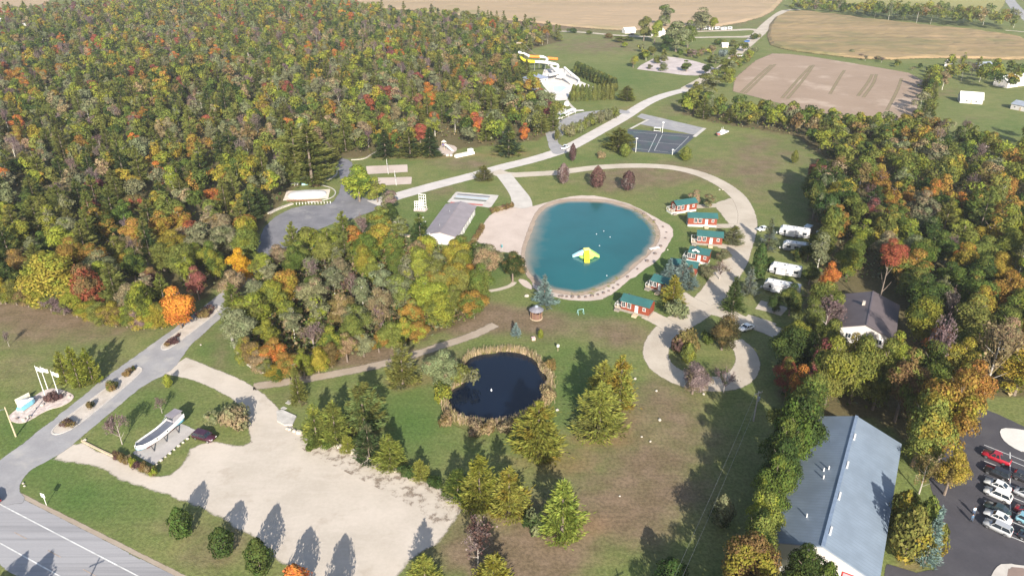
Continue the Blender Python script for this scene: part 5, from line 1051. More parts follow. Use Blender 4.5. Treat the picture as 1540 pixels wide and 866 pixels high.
for x in (6, 19): MB().tube([(x, 1.8, 3.9), (x, 1.8, 4.6)], .14, 8).build('vent', M['steel'], hall)

# blue roofed hall at the lower right
p0, p1 = Vector((48.1, 82.7, 0)), Vector((66.8, 115.0, 0)); d = p1 - p0
bh = thing('metal_hall', 'large white hall with a blue grey metal roof at the lower right', 'hall', p0, math.atan2(d.y, d.x)); BL = d.length
gable(bh, BL, 16.6, 5.0, 8.2, M['siding'], M['blueroof'], .35, .35)
MB().box((BL / 2, 0, 8.42), (BL + .72, .55, .12)).build('ridge_cap', plain('ridge_blue', (.17, .22, .30), .45), bh)
for k in range(4): MB().box((3.8 + k * 9.0, -.55, 8.27), (1.9, .3, .22)).build('ridge_vent', M['white_paint'], bh)
for x, y in ((6.3, 3.4), (17.0, 2.6), (19.2, 2.9), (19.8, 2.2)):
    MB().tube([(x, y, 8.2 - y * .386), (x, y, 8.2 - y * .386 + .9)], .11, 8).build('roof_pipe', M['white_paint'], bh)
MB().loft([[(x, y, z) for y, z in ((-8.72, 4.78), (-8.72, 4.95), (0, 8.30), (8.72, 4.95), (8.72, 4.78), (0, 8.13))] for x in (-.42, -.34)]).build('gable_trim', M['slate'], bh)
sg = MB().box((-.06, -4.8, 4.05), (.1, 2.6, 1.2)).build('sign', M['red'], bh); MB().box((-.13, -4.8, 4.05), (.05, 2.3, .9)).build('sign_face', plain('pink_face', (.6, .28, .32), .6), sg)
MB().box((-.06, 3.6, 1.3), (.1, 3.2, 2.6)).build('door', M['white_paint'], bh)
for k in range(5): window(bh, 4 + k * 7, -8.3, 2.4, 1.4, 1.1, 0, -1)

# grey roofed house in the woods
p0, p1 = Vector((86.7, 155.2, 0)), Vector((95.7, 172.2, 0)); d = p1 - p0
gh = thing('house', 'white gabled house with a dark mauve roof among the right woods', 'house', p0, math.atan2(d.y, d.x)); GL = d.length
gable(gh, GL, 12.9, 3.5, 5.9, M['siding'], M['brownroof'], .6, .5)
for y in (-3.5, 0, 3.5): window(gh, 0, y, 1.9, 1.3, 1.3, -1, 0)
MB().box((GL / 2, 0, 6.1), (GL + 1.1, .35, .08)).build('ridge_cap', plain('ridge_brown', (.11, .09, .1), .6), gh)
MB().box((-.05, -5.2, 1.2), (.1, 1.0, 2.2)).build('door', M['wood'], gh)
MB().box((GL * .6, 1.6, 5.9), (.7, .7, 1.3)).build('chimney', M['stone'], gh)

def small_house(a, c, W, he, hr, label, wm='siding', rm='whiteroof', nwin=3, name='house', cat='house', group=None):
    p, rz, L = frame(a, c); r = thing(name, label, cat, p, rz, group)
    gable(r, L, W, he, hr, M[wm], M[rm], .3, .3, y0=W / 2)
    for k in range(nwin): window(r, L * (k + .7) / (nwin + .4), 0, he * .55, .9, 1.0)
    MB().box((L * .5, -.04, 1.0), (.95, .07, 2.0)).build('door', M['palewood'], r)
    return r
small_house((1443, 155), (1477, 157.5), 9, 2.6, 5.6, 'white barn with a pale metal roof on the farm lawn', nwin=2, name='barn', cat='barn')
small_house((1519, 164), (1548, 170), 8, 2.8, 4.4, 'white garage cut by the right edge of the picture on the farm lawn', rm='slate', name='garage', cat='garage')
small_house((1514, 133), (1550, 128), 9, 3.6, 6.5, 'white farmhouse with a bright roof at the right edge', nwin=3)
small_house((1471, 108), (1493, 107), 8, 3.0, 5.4, 'pale blue roofed shed behind the farm trees', rm='slate', nwin=2, name='shed', cat='shed')
small_house((1420, 100), (1430, 101), 5, 2.5, 4, 'tiny white shed at the left end of the farm trees', nwin=1, name='shed', cat='shed')
small_house((1494, 129), (1506, 130), 6, 2.6, 4.2, 'small white shed before the farmhouse', nwin=1, name='shed', cat='shed')
small_house((1519, 250), (1556, 258), 9, 3, 5, 'grey roofed house among the pale trees at the right edge', rm='slate', nwin=2)
small_house((1478, 222), (1494, 223), 7, 2.8, 4.2, 'brown roofed shed in the upper right woods', rm='brownroof', nwin=1, name='shed', cat='shed')
small_house((940, 51), (956, 50), 6, 2.6, 4.6, 'white camp building with a dark gable left of the far tree clump', nwin=2)
small_house((991, 56), (1001, 54), 8, 3, 6, 'white camp building between the far trees', nwin=1)
small_house((-4, 39), (9, 38), 8, 3.2, 6, 'white roofed house at the top left corner of the woods', nwin=1)
small_house((36, 45), (48, 44), 8, 3, 5, 'second white house in the top left woods', nwin=1)
small_house((1086, 72), (1095, 72), 4, 2.4, 3.4, 'white hut among the far camp bushes', nwin=1, name='hut', cat='hut')

# pool house, jumping pillow, kiosk, gazebo
p, rz, L = frame((801, 128), (824, 124)); ph = thing('pool_house', 'white pool house with a blue slate hip roof at the edge of the woods', 'pool house', p, rz)
MB().box((L / 2, 5, 1.5), (L, 10, 3)).build('wall', M['siding'], ph)
MB().add([(-.7, -.7, 3), (L + .7, -.7, 3), (L + .7, 10.7, 3), (-.7, 10.7, 3), (L * .35, 5, 5.2), (L * .65, 5, 5.2)], [(0, 1, 5, 4), (1, 2, 5), (2, 3, 4, 5), (3, 0, 4), (3, 2, 1, 0)]).build('roof', plain('hip_slate', (.20, .23, .31), .6), ph)
for k in range(3): window(ph, L * (k + .6) / 3.2, 0, 1.7, 1.2, 1.2)
for (x, y, w) in ((806, 140, 5), (815, 143, 5), (800, 134, 4)):
    q = at(x, y); t = thing('canopy_tent', ['white square canopy tent left of the pool', 'white square canopy tent nearest the pool', 'small white canopy tent beside the pool house'][[806, 815, 800].index(x)], 'canopy tent', q, .3, 'canopy tents by the pool')
    MB().add([(-w / 2, -w / 2, 2.3), (w / 2, -w / 2, 2.3), (w / 2, w / 2, 2.3), (-w / 2, w / 2, 2.3), (0, 0, 3.5)], [(0, 1, 4), (1, 2, 4), (2, 3, 4), (3, 0, 4)]).build('cover', M['white_paint'], t)
    for sx in (-1, 1):
        for sy in (-1, 1): MB().tube([(sx * w / 2.1, sy * w / 2.1, 0), (sx * w / 2.1, sy * w / 2.1, 2.3)], .05, 6).build('leg', M['steel'], t)
q = at(462, 293); jp = thing('jumping_pillow', 'long glossy white inflated jumping pillow beside the tall pines', 'jumping pillow', q, math.radians(8))
rings = []
for k in range(15):
    x = -7.2 + 14.4 * k / 14; s = (1 - abs(x / 7.5) ** 3.5) ** .5; rings.append([(x, 4.2 * max(s, .25) * math.cos(a), 1.35 * max(s, .15) * max(0, math.sin(a)) + (.02 if math.sin(a) < .01 else 0)) for a in [math.pi * j / 12 for j in range(13)]])
MB().loft(rings).build('pillow', plain('pvc_white', (.58, .57, .58), .3, var=.12), jp, True)
MB().box((0, 0, .04), (16.5, 10.5, .06)).build('sand_border', m_('pillow_sand', (.6, .52, .45), .9), jp)
q = at(432, 304); fe = thing('picket_fence', 'reddish brown low fence in front of the white pillow', 'fence', q, math.radians(2))
for k in range(12): MB().box((k * 1.15, 0, .5), (.12, .12, 1.0)).build('post', M['wood'], fe)
MB().box((6.3, .07, .35), (12.8, .05, .14)).box((6.3, .07, .75), (12.8, .05, .14)).build('rail', plain('redfence', (.25, .10, .075), .8), fe)
p, rz, L = frame((454, 279), (464, 278)); ks = thing('kiosk', 'small teal kiosk with white upper half behind the white pillow', 'kiosk', p, rz)
MB().box((1.4, 1.2, .8), (2.8, 2.4, 1.6)).build('lower_wall', M['aqua'], ks); MB().box((1.4, 1.2, 2.1), (2.78, 2.38, 1.0)).build('upper_wall', M['white_paint'], ks)
MB().side([(-.2, 2.6), (3.0, 2.6), (3.0, 2.75), (1.4, 3.3), (-.2, 2.75)], -.3, 2.7).build('roof', M['slate'], ks); MB().box((1.4, -.02, 2.0), (1.8, .06, .8)).build('hatch', M['glass'], ks)
for k, (x, y) in enumerate(((446, 278), (441, 279), (470, 281), (478, 281))):
    t = thing('picnic_table', ['white picnic table left of the teal kiosk', 'white picnic table farthest left by the teal kiosk', 'brown picnic table right of the teal kiosk', 'brown picnic table farthest right by the teal kiosk'][k], 'picnic table', at(x, y), .1 * k, 'picnic tables by the kiosk'); mm = M['white_paint'] if k < 2 else M['wood']
    MB().box((0, 0, .72), (1.8, .75, .06)).build('tabletop', mm, t)
    for s in (-1, 1): MB().box((0, s * .7, .45), (1.8, .26, .05)).build('bench', mm, t); MB().box((s * .6, 0, .35), (.08, 1.4, .7)).build('leg', mm, t)
q = at(806.5, 478); gz = thing('gazebo', 'small round gazebo with brown sides and a grey roof on the lawn by the lake', 'gazebo', q, .2)
MB().lathe([(0.01, 0), (1.75, 0), (1.75, .14), (0.01, .14)], 10).build('base', M['palewood'], gz)
MB().lathe([(1.5, .14), (1.5, 1.75), (1.42, 1.75), (1.42, .14)], 10).build('side_boards', plain('gazebo_brown', (.14, .075, .055), .8), gz)
for k in range(10): a = k * math.pi / 5; MB().tube([(1.55 * math.cos(a), 1.55 * math.sin(a), .14), (1.55 * math.cos(a), 1.55 * math.sin(a), 2.5)], .07, 6).build('post', M['wood'], gz)
rf = MB().lathe([(1.95, 2.42), (1.98, 2.52), (1.2, 3.05), (.5, 3.3), (.5, 3.32), (.02, 3.34)], 10).build('roof', plain('gazebo_grey', (.17, .165, .19), .75), gz)
MB().lathe([(.5, 3.3), (.55, 3.5), (.3, 3.75), (.02, 3.85)], 10).build('cupola', M['slate'], rf)
for k, (x, y) in enumerate(((597, 342), (590, 336))):
    pass

# ------------------------------------------------------------------ water slides
wt = thing('water_slide', 'tangle of white and yellow water slide flumes on a steel tower beside the woods', 'water slide', at(790, 98))
def W(px, py, z): v = at(px, py, z); return tuple(v - wt.location)
def flume(pts, mat, name='flume', r=.95):
    p = [W(*q) for q in pts]; p = smooth_open(p, 2); MB().tube(p, r, 8).build(name, mat, wt, True)
WH = M['white_paint']
flume([(780, 79, 10), (788, 81, 9.4), (796, 85, 8.6)], WH); flume([(796, 85, 8.6), (803, 85.5, 8.2), (811, 85.6, 7.8)], M['orange']); flume([(811, 85.6, 7.8), (818, 86, 7), (824, 90, 6.4), (820, 94, 6), (826, 97, 5.4)], WH)
flume([(824, 88, 6.6), (838, 89, 5.2)], M['orange'])
flume([(783, 86, 9.6), (786, 90, 9.), (792, 92.5, 8.6), (804, 93, 7.8)], M['yellow']); flume([(804, 93, 7.8), (820, 94, 6.8), (832, 96, 6), (840, 98, 5.6), (838, 105, 4.8), (830, 103, 4.4), (828, 99, 4.)], WH)
flume([(828, 99, 4.2), (834, 106, 3.6), (842, 112, 3.0), (850, 118, 2.2), (860, 126, .9)], WH); flume([(826, 113, 3.4), (832, 112, 3.2), (842, 110, 3.0), (850, 112, 2.6), (846, 117, 2.2), (838, 116, 1.8)], WH)
flume([(849, 102, 5), (858, 110, 3.4), (866, 116, 2.0), (872, 121.5, .9), (868, 128, .7)], WH, r=.8)
for (x, y, z) in ((782, 80, 10), (788, 81, 9.4), (804, 93, 7.8), (820, 94, 6.8), (838, 98, 5.6), (811, 85.6, 7.8), (834, 106, 3.6), (849, 102, 5), (858, 110, 3.4)):
    w = W(x, y, z); MB().tube([(w[0], w[1], 0), (w[0], w[1], w[2] - .9)], .16, 6).build('support', M['steel'], wt)
c = W(783, 84, 0); pl = MB().box((c[0] - 1, c[1] + 1, 9.1), (4.5, 4.5, .3)).build('platform', M['palewood'], wt)
for sx in (-1, 1):
    for sy in (-1, 1): MB().box((c[0] - 1 + sx * 2, c[1] + 1 + sy * 2, 4.5), (.25, .25, 9)).build('tower_leg', M['greywood'], wt)
st = MB()
for k in range(18): st.box((c[0] + 1.6 + k * .55, c[1] + 2.5, 9 - k * .5), (.6, 1.4, .1))
st.build('stairs', M['greywood'], wt)
q = at(822, 117); kd = thing('slide_deck', 'white railed deck at the foot of the water slides', 'deck', q, .25)
MB().box((6, 0, 1.5), (14, 3, .25)).build('floor', M['white_paint'], kd)
for k in range(6): MB().box((-.5 + k * 2.6, -1.4, 1.25), (.2, .2, 2.5)).build('post', M['palewood'], kd)
MB().box((6, -1.45, 2.5), (14, .12, .12)).build('railing', M['white_paint'], kd)
for k, (x, y) in enumerate(((852, 159), (858, 167), (845, 171), (866, 165))):
    o = MB().lathe([(.01, 0), (1.5, 0), (1.6, .7), (1.2, 2.0), (.01, 2.3)], 10).xform(Matrix.Translation(at(x, y))).build('white_hut' if k == 0 else 'water_tank', M['white_paint']) if k == 0 else None
    if o: tag(o, 'small white domed hut on the grass strip below the pool', 'hut')

# ------------------------------------------------------------------ play and sport equipment
def net(a, c, label, h=2.4):
    p, rz, L = frame(a, c); t = thing('volleyball_net', label, 'volleyball net', p, rz, 'volleyball nets')
    for x in (0, L): MB().tube([(x, 0, 0), (x, 0, h + .1)], .09, 6).build('post', M['white_paint'], t)
    mb = MB()
    for k in range(6): mb.box((L / 2, 0, h - .1 - k * .18), (L, .03, .03))
    for k in range(int(L / .4)): mb.box((k * .4 + .2, 0, h - .55), (.03, .028, .9))
    mb.build('mesh', M['white_paint'], t)
net((582, 248), (584, 262), 'volleyball net across the upper white sand court'); net((594, 266), (596, 279), 'volleyball net across the lower white sand court')
patch('game_pad', [(672, 304.5), (686, 288.5), (751, 294), (738, 313)], conc, .022, 2, .2, 0)
for k, (cc, nm) in enumerate((((.16, .17, .20), 'dark'), ((.42, .50, .58), 'blue'), ((.12, .15, .13), 'darkgreen'), ((.55, .52, .5), 'pale'), ((.45, .13, .11), 'red'))):
    y = 291.2 + k * 3.1; x = 687 - k * 2.6
    patch('game_lane', [(x, y), (x + 52, y + 4.3), (x + 50.5, y + 6.2), (x - 1.5, y + 1.8)], ground_mat('lane_' + nm, cc, None, .1, .7, noise_edge=.1), .03, 2, .15, 0)
def lattice(a, c, h, label, rows, cols):
    p, rz, L = frame(a, c); t = thing('lattice_frame', label, 'game board', p, rz); m = MB()
    for k in range(cols + 1): m.box((L * k / cols, 0, h / 2), (.16, .1, h))
    m.build('upright', M['white_paint'], t); m = MB()
    for k in range(rows + 1): m.box((L / 2, 0, .9 + (h - .95) * k / rows), (L + .1, .13, .2))
    m.build('rail', M['white_paint'], t)
    for x in (0, L): MB().box((x, .05, .08), (.2, 1.8, .16)).build('foot', M['white_paint'], t)
lattice((624, 316), (638, 316), 3.4, 'front white lattice game board on the pale pad', 3, 5); lattice((631, 312), (641, 313), 5.2, 'taller white lattice game board behind the front one', 4, 3)
patch('game_pad', [(621, 314), (637, 313), (645, 314), (640, 319), (622, 318.5)], sand, .02, 1.5, .5, 0)
for k, (x, y) in enumerate(((633, 329), (636, 335), (630, 339))):
    t = thing('bench', ['upper white bench on the grass left of the hall', 'middle white bench on the grass left of the hall', 'lower white bench on the grass left of the hall'][k], 'bench', at(x, y), .1, 'benches left of the hall')
    MB().box((0, 0, .45), (2.2, .4, .06)).build('seat', M['white_paint'], t)
    for s in (-1, 1): MB().box((s * .8, 0, .22), (.1, .35, .44)).build('leg', M['steel'], t)
patch('play_sand', [(657, 222), (670, 216), (689, 221), (686, 230), (668, 235), (655, 230)], sand, .02, 2, .8, 1)
q = at(670, 226); sl = thing('playground_slide', 'white playground slide on the sand beside the dark spruces', 'slide', q, math.radians(-35))
MB().loft([[(0, -.5, 2.9), (0, .5, 2.9), (0, .5, 2.6), (0, -.5, 2.6)], [(3.4, -.5, .9), (3.4, .5, .9), (3.4, .5, .6), (3.4, -.5, .6)], [(4.6, -.5, .45), (4.6, .5, .45), (4.6, .5, .2), (4.6, -.5, .2)]]).build('chute', M['white_paint'], sl)
MB().box((-.8, 0, 2.55), (1.6, 1.6, .15)).build('platform', m_('play_purple', (.22, .16, .4), .5), sl)
for sx in (-1.5, -.1):
    for sy in (-.7, .7): MB().tube([(sx, sy, 0), (sx, sy, 3.8)], .08, 6).build('post', M['palewood'], sl)
MB().add([(-1.7, -.9, 3.7), (.1, -.9, 3.7), (.1, .9, 3.7), (-1.7, .9, 3.7), (-.8, 0, 4.6)], [(0, 1, 4), (1, 2, 4), (2, 3, 4), (3, 0, 4)]).build('roof', M['cream'], sl)
p, rz, L = frame((686, 238), (714, 232)); t = thing('play_train', 'long low white play structure with a raised block at its right end', 'play structure', p, rz)
MB().box((L / 2, .8, .55), (L, 1.6, 1.1)).build('body', M['white_paint'], t, bevel=.1); MB().box((L * .82, .8, 1.8), (2.2, 1.6, 1.6)).build('cab', M['white_paint'], t, bevel=.08)
for k in range(4): MB().box((L * (.12 + k * .16), .8, 1.25), (1.2, 1.2, .35)).build('seat', M['cream'], t)
t = thing('stone_block', 'pair of pale stone blocks left of the low white play structure', 'stone block', at(675, 235)); MB().box((-.6, 0, .5), (1.3, 1, 1)).build('block', M['stone'], t, bevel=.1); MB().box((1.0, .1, .45), (1.3, 1, .9)).build('block', M['stone'], t, bevel=.1)
def pole(px, py, ty, label, arm=True):
    p = at(px, py); h = hgt(px, py, ty); t = thing('lamp_post', label, 'lamp post', p)
    MB().tube([(0, 0, 0), (0, 0, h)], [.14, .09], 8).build('post', M['white_paint'], t); MB().box((0, -.35, h), (.9, .8, .3)).build('lamp_head', M['lamp_white'], t)
pole(996, 200, 184, 'white lamp post at the far side of the sports court'); pole(956, 229, 208, 'white lamp post at the near left side of the sports court'); pole(1011, 233, 225, 'short white post at the near corner of the sports court')
p, rz, L = frame((983, 198), (993, 199)); t = thing('bench', 'white shelter bench at the far side of the sports court', 'bench', p, rz); MB().box((L / 2, 0, .5), (L, .6, .12)).build('seat', M['white_paint'], t); MB().box((L / 2, .5, 1.9), (L, 1.6, .1)).build('roof', M['white_paint'], t)
for x in (.1, L - .1): MB().box((x, .5, .95), (.12, .12, 1.85)).build('post', M['white_paint'], t)

# raft and buoys on the lake
q = at(882, 386); ra = thing('inflatable_slide', 'yellow and lime inflatable water slide floating on the blue lake', 'inflatable', (q.x, q.y, .06), math.radians(12))
MB().lathe([(.01, 0), (2.4, 0), (2.6, .35), (2.4, .7), (.01, .75)], 12).build('base', M['limegreen'], ra, True)
def ramp_(a, dx, dy, z1, w, mat, l):
    d = Vector((dx, dy, 0)).normalized(); n = Vector((-d.y, d.x, 0)) * w / 2; A = Vector(a)
    rings = [[A - n + Vector((0, 0, .6)), A + n + Vector((0, 0, .6)), A + n + Vector((0, 0, z1)), A - n + Vector((0, 0, z1))], [A + d * l * .5 - n + Vector((0, 0, .3)), A + d * l * .5 + n + Vector((0, 0, .3)), A + d * l * .5 + n + Vector((0, 0, z1 * .62)), A + d * l * .5 - n + Vector((0, 0, z1 * .62))], [A + d * l - n + Vector((0, 0, 0)), A + d * l + n + Vector((0, 0, 0)), A + d * l + n + Vector((0, 0, .35)), A + d * l - n + Vector((0, 0, .35))]]
    MB().loft(rings).build('ramp', mat, ra, bevel=.12)
ramp_((-.2, -.4, 0), -.25, -1, 2.6, 1.7, M['yellow'], 4.2); ramp_((.9, 0, 0), 1, -.35, 2.3, 1.6, M['limegreen'], 3.2); ramp_((-.8, .5, 0), -1, .1, 2.2, 1.3, M['aqua'], 3.6); ramp_((.4, .9, 0), .9, .6, 2.2, 1.5, M['yellow'], 2.8)
MB().box((0, .1, 1.9), (2.4, 2.0, 1.6), taper=.8).build('tower', m_('lemon', (.7, .68, .2), .4), ra, bevel=.2)
for k, (x, y) in enumerate(((917.5, 357), (897, 352.5), (908, 348), (901.5, 370), (912.5, 415))):
    o = MB().lathe([(.01, -.08), (.16, .0), (.2, .14), (.14, .26), (.01, .3)], 10).xform(Matrix.Translation(at(x, y, .05))).build('buoy', m_('buoy_grey', (.36, .42, .45), .5), smooth=True)
    tag(o, ['white buoy floating nearest the right bank', 'small white buoy upper left of the group on the lake', 'small white buoy at the top of the group on the lake', 'white buoy just right of the yellow inflatable', 'white buoy alone near the lower bank of the lake'][k], 'buoy', 'buoys on the lake')
o = MB().lathe([(.01, -.05), (.3, 0), (.2, .25), (.05, .5), (.01, .6)], 10).xform(Matrix.Translation(at(739, 587, .04))).build('fountain_head', M['steel']); tag(o, 'small fountain head in the middle of the dark pond', 'fountain')
p, rz, L = frame((977, 376), (991, 373)); t = thing('floating_dock', 'small white dock lying at the right bank of the lake', 'dock', p, rz)
MB().box((L / 2, 0, .35), (L, 1.1, .12)).build('deck', M['white_paint'], t)
for x in (.3, L - .3): MB().box((x, 0, .16), (.5, .9, .3)).build('float', M['steel'], t)

# boulders and dark stones
def rock(px, py, s, label, group, mat='stone', z=0., sq=.6):
    q = at(px, py); o = MB().blob((0, 0, s * sq * .32), (s, s * .8, s * sq), random.randint(0, 999)).build('boulder', M[mat]); o.location = (q.x, q.y, z); o.rotation_euler = (0, 0, random.uniform(0, 6)); tag(o, label, 'boulder', group); return o
B2 = smooth_open([(955, 316), (972, 324), (988, 335), (1000, 344), (1003, 352), (1000, 361), (992, 374), (983, 385), (970, 396), (955, 408), (940, 420), (926, 432), (912, 440), (895, 445), (876, 448), (856, 447), (842, 446)], 1)
LK = [-1]
for k, (x, y) in enumerate(B2):
    if k % 2 == 0 or k > 22: LK[0] += 1; rock(x, y, random.uniform(.7, 1.3), (NTH[LK[0]] if LK[0] < 12 else NTH[max(0, 23 - LK[0])]) + (' dark stone from the far end' if LK[0] < 12 else ' dark stone from the near end') + ' of the sandy path round the lake', 'dark stones on the lake path', 'darkstone', .03)
SE = [(432, 645), (446, 650), (462, 655), (478, 660), (492, 666), (508, 671), (520, 676), (534, 682), (548, 688), (562, 694), (578, 700), (594, 708)]
for k, (x, y) in enumerate(smooth_open(SE, 1)): rock(x, y, random.uniform(.7, 1.5), (NTH[k] if k < 12 else NTH[max(0, 23 - k)]) + (' pale boulder from the left' if k < 12 else ' pale boulder from the right') + ' in the stone edging of the gravel lot', 'stone edging of the gravel lot')
for k in range(9): rock(236 + k * 6.6, 698 - k * 5.4, random.uniform(.5, .9), NTH[k] + ' pale stone from the near end of the row beside the display boat', 'stones beside the display boat pad')
for k, (x, y) in enumerate(((44, 628), (36, 632), (26, 630), (54, 615), (64, 610), (83, 603), (96, 592), (104, 597), (50, 600))): rock(x, y, random.uniform(.5, 1.1), 'pale stone in the flag pole bed at the entrance', 'stones in the flag pole bed', ['stone', 'stone', 'darkstone'][k % 3], .08)
for (x, y, s, l) in ((792, 446, 2.2, 'pale flat boulder on the lawn left of the blue spruce'), (1082, 286, 1.4, 'left of two pale stones at the gravel loop'), (1087, 286, 1.2, 'right of two pale stones at the gravel loop'), (1004, 376, .9, 'small pale stone on the bank above the fourth cabin'), (1058, 593, 1.2, 'white stone at the bottom of the gravel loop'), (838, 617, 1.3, 'white round lid in the grass right of the dark pond'), (955, 570, 1.2, 'pale stone in the grass right of the three pines'), (987, 588, 1.0, 'pale stone farther right of the three pines'), (992, 632, 1.4, 'pale stone in the dry grass below the gravel loop'), (965, 657, .8, 'left of the pale stones scattered in the dry lawn'), (978, 664, .9, 'right of the pale stones scattered in the dry lawn'), (932, 746, .7, 'small pale stone in the brown lawn above the bright pine'), (128, 662, 1.2, 'pale boulder at the corner of the entrance road and gravel drive'), (35, 727, .9, 'upper pale stone at the highway corner'), (37, 731, .8, 'lower pale stone at the highway corner'), (302, 519, .9, 'white marker stone in the grass beside the road median'), (341, 476, 1.1, 'pale boulder at the right kerb by the second median')):
    rock(x, y, s * .62, l, None)
# edging kerbs and beams
def border(name, line, h, w, mat, label, cat):
    p = smooth_open([tuple(at(x, y)[:2]) for x, y in line], 2); o = MB(); rings = []
    for i, a in enumerate(p):
        b0, b1 = p[max(i - 1, 0)], p[min(i + 1, len(p) - 1)]; d = Vector((b1[0] - b0[0], b1[1] - b0[1])).normalized(); n = Vector((-d.y, d.x)) * w / 2
        rings.append([(a[0] + n.x, a[1] + n.y, -.02), (a[0] + n.x, a[1] + n.y, h), (a[0] - n.x, a[1] - n.y, h), (a[0] - n.x, a[1] - n.y, -.02)])
    o = o.loft(rings).build(name, mat); tag(o, label, cat); return o
border('stone_border', [(348, 493), (348, 510), (356, 530), (366, 544), (385, 556), (402, 562)], .4, .6, M['stone'], 'curved pale stone border at the left end of the grove', 'stone border')
border('timber_edging', [(123, 663), (150, 677), (186, 693), (222, 708)], .25, .35, M['palewood'], 'pale timber edging along the gravel drive below the display boat', 'edging')
border('stone_border', [(497, 253), (506, 250), (508, 262), (500, 268), (488, 274), (478, 276)], .4, .5, M['stone'], 'pale stone border curving behind the white pillow', 'stone border')
border('stone_border', [(484, 279), (500, 283), (506, 290), (500, 298), (480, 303), (462, 304)], .2, .4, M['concrete'], 'cream edging round the right end of the pillow yard', 'edging')
border('stone_border', [(404, 322), (420, 314), (440, 307)], .4, 1.2, M['stone'], 'row of pale stones at the upper left of the asphalt lot', 'stone border')
border('boardwalk', [(584, 352), (604, 354), (626, 357)], .3, 1.4, M['palewood'], 'pale boardwalk leading from the grove to the hall porch', 'boardwalk')
border('stone_border', [(528, 241), (548, 240), (560, 232), (570, 226)], .3, .5, M['stone'], 'pale stone border at the foot of the woods above the volleyball courts', 'stone border')
t = thing('guard_rail', 'row of short white posts with a rail at the top of the asphalt lot', 'post fence', at(446, 308), .0); g1 = at(497, 306) - at(446, 308); t.rotation_euler = (0, 0, math.atan2(g1.y, g1.x))
for k in range(12): MB().box((k * g1.length / 11, 0, .45), (.16, .16, .9)).build('post', M['white_paint'], t)
MB().box((g1.length / 2, .1, .6), (g1.length, .05, .12)).build('rail', M['greywood'], t)
o = MB().prism([tuple(at(x, y)[:2]) for x, y in ((416, 620), (424, 617), (446, 627), (440, 640), (428, 640), (417, 634))], 0, .35).build('stone_slab', M['concrete']); tag(o, 'pale stone slab pad at the head of the gravel lot', 'stone slab')
for k, (x, y) in enumerate(((427, 614), (434, 606), (437, 603))):
    o = MB().prism([tuple(at(x + a, y + c)[:2]) for a, c in ((-5, 0), (0, -2.5), (5, 0), (0, 2.5))], 0, .12).build('stepping_stone', M['concrete']); tag(o, 'stepping stone between the slab pad and the two track path', 'stepping stone', 'stepping stones above the slab pad')

# ------------------------------------------------------------------ entrance sign, flags, poles
o = MB().prism(smooth_closed([tuple(at(x, y)[:2]) for x, y in ((11, 628), (18, 621), (48, 598), (67, 586), (84, 583), (112, 593), (110, 601), (94, 611), (71, 616), (42, 634), (29, 637), (15, 633))], 2), 0, .09).build('gravel_bed', plain('bed_gravel', (.50, .42, .39), .95, var=.4, scale=1.2)); tag(o, kind='structure')
p, rz, L = frame((28, 623), (52, 606)); es = thing('entrance_sign', 'light blue boat shaped entrance sign in the flag pole bed', 'sign', p, rz)
MB().loft([[(0, -.1, .9), (0, .1, .9), (0, .1, 1.5), (0, -.1, 1.5)], [(L * .2, -.45, .35), (L * .2, .45, .35), (L * .2, .45, 1.45), (L * .2, -.45, 1.45)], [(L * .85, -.45, .35), (L * .85, .45, .35), (L * .85, .45, 1.45), (L * .85, -.45, 1.45)], [(L, -.3, .5), (L, .3, .5), (L, .3, 1.5), (L, -.3, 1.5)]]).build('hull', M['paleblue'], es)
MB().box((L * .55, 0, 1.5), (L * .8, 1.0, .12)).build('gunwale', M['white_paint'], es); MB().box((L * .5, 0, .22), (L * .6, .6, .44)).build('plinth', M['stone'], es)
q = at(38, 611); t = thing('water_tank', 'white round drum behind the light blue entrance sign', 'drum', q); MB().lathe([(.01, 0), (1.3, 0), (1.3, 1.3), (.9, 1.6), (.01, 1.7)], 14).build('body', M['white_paint'], t, True); MB().lathe([(1.32, .9), (1.36, .95), (1.36, 1.0), (1.32, 1.05)], 14).build('band', M['steel'], t)
p, rz, L = frame((25, 609), (46, 598)); t = thing('sign_board', 'long cream board fence standing behind the entrance sign', 'board', p, rz)
MB().box((L / 2, 0, .9), (L, .12, 1.1)).build('panel', M['cream'], t)
for x in (.2, L / 2, L - .2): MB().box((x, .1, .55), (.16, .16, 1.1)).build('post', M['palewood'], t)
for (b, tp, l) in (((70, 601), (56.5, 551), 'nearest white flag pole in the entrance bed'), ((72, 585), (61, 552), 'white flag pole behind the nearest one'), ((89, 596), (77, 558), 'right white flag pole of the entrance bed')):
    p = at(*b); h = hgt(*b, tp[1]); t = thing('flag_pole', l, 'flag pole', p, 0, 'flag poles at the entrance')
    MB().tube([(0, 0, 0), (0, 0, h)], [.1, .05], 8).build('pole', M['white_paint'], t); MB().lathe([(.01, h), (.1, h + .08), (.01, h + .2)], 8).build('finial', M['chrome'], t)
    f = MB(); n = 8
    for k in range(n):
        x0, x1 = .08 + k * .16, .08 + (k + 1) * .16; y0, y1 = math.sin(k * .9) * .1, math.sin((k + 1) * .9) * .1; dz = -.06 * k
        f.box(((x0 + x1) / 2, (y0 + y1) / 2, h - .65 + dz), (.165, .03, .95), math.atan2(y1 - y0, .16))
    f.build('flag', M['flag'], t)
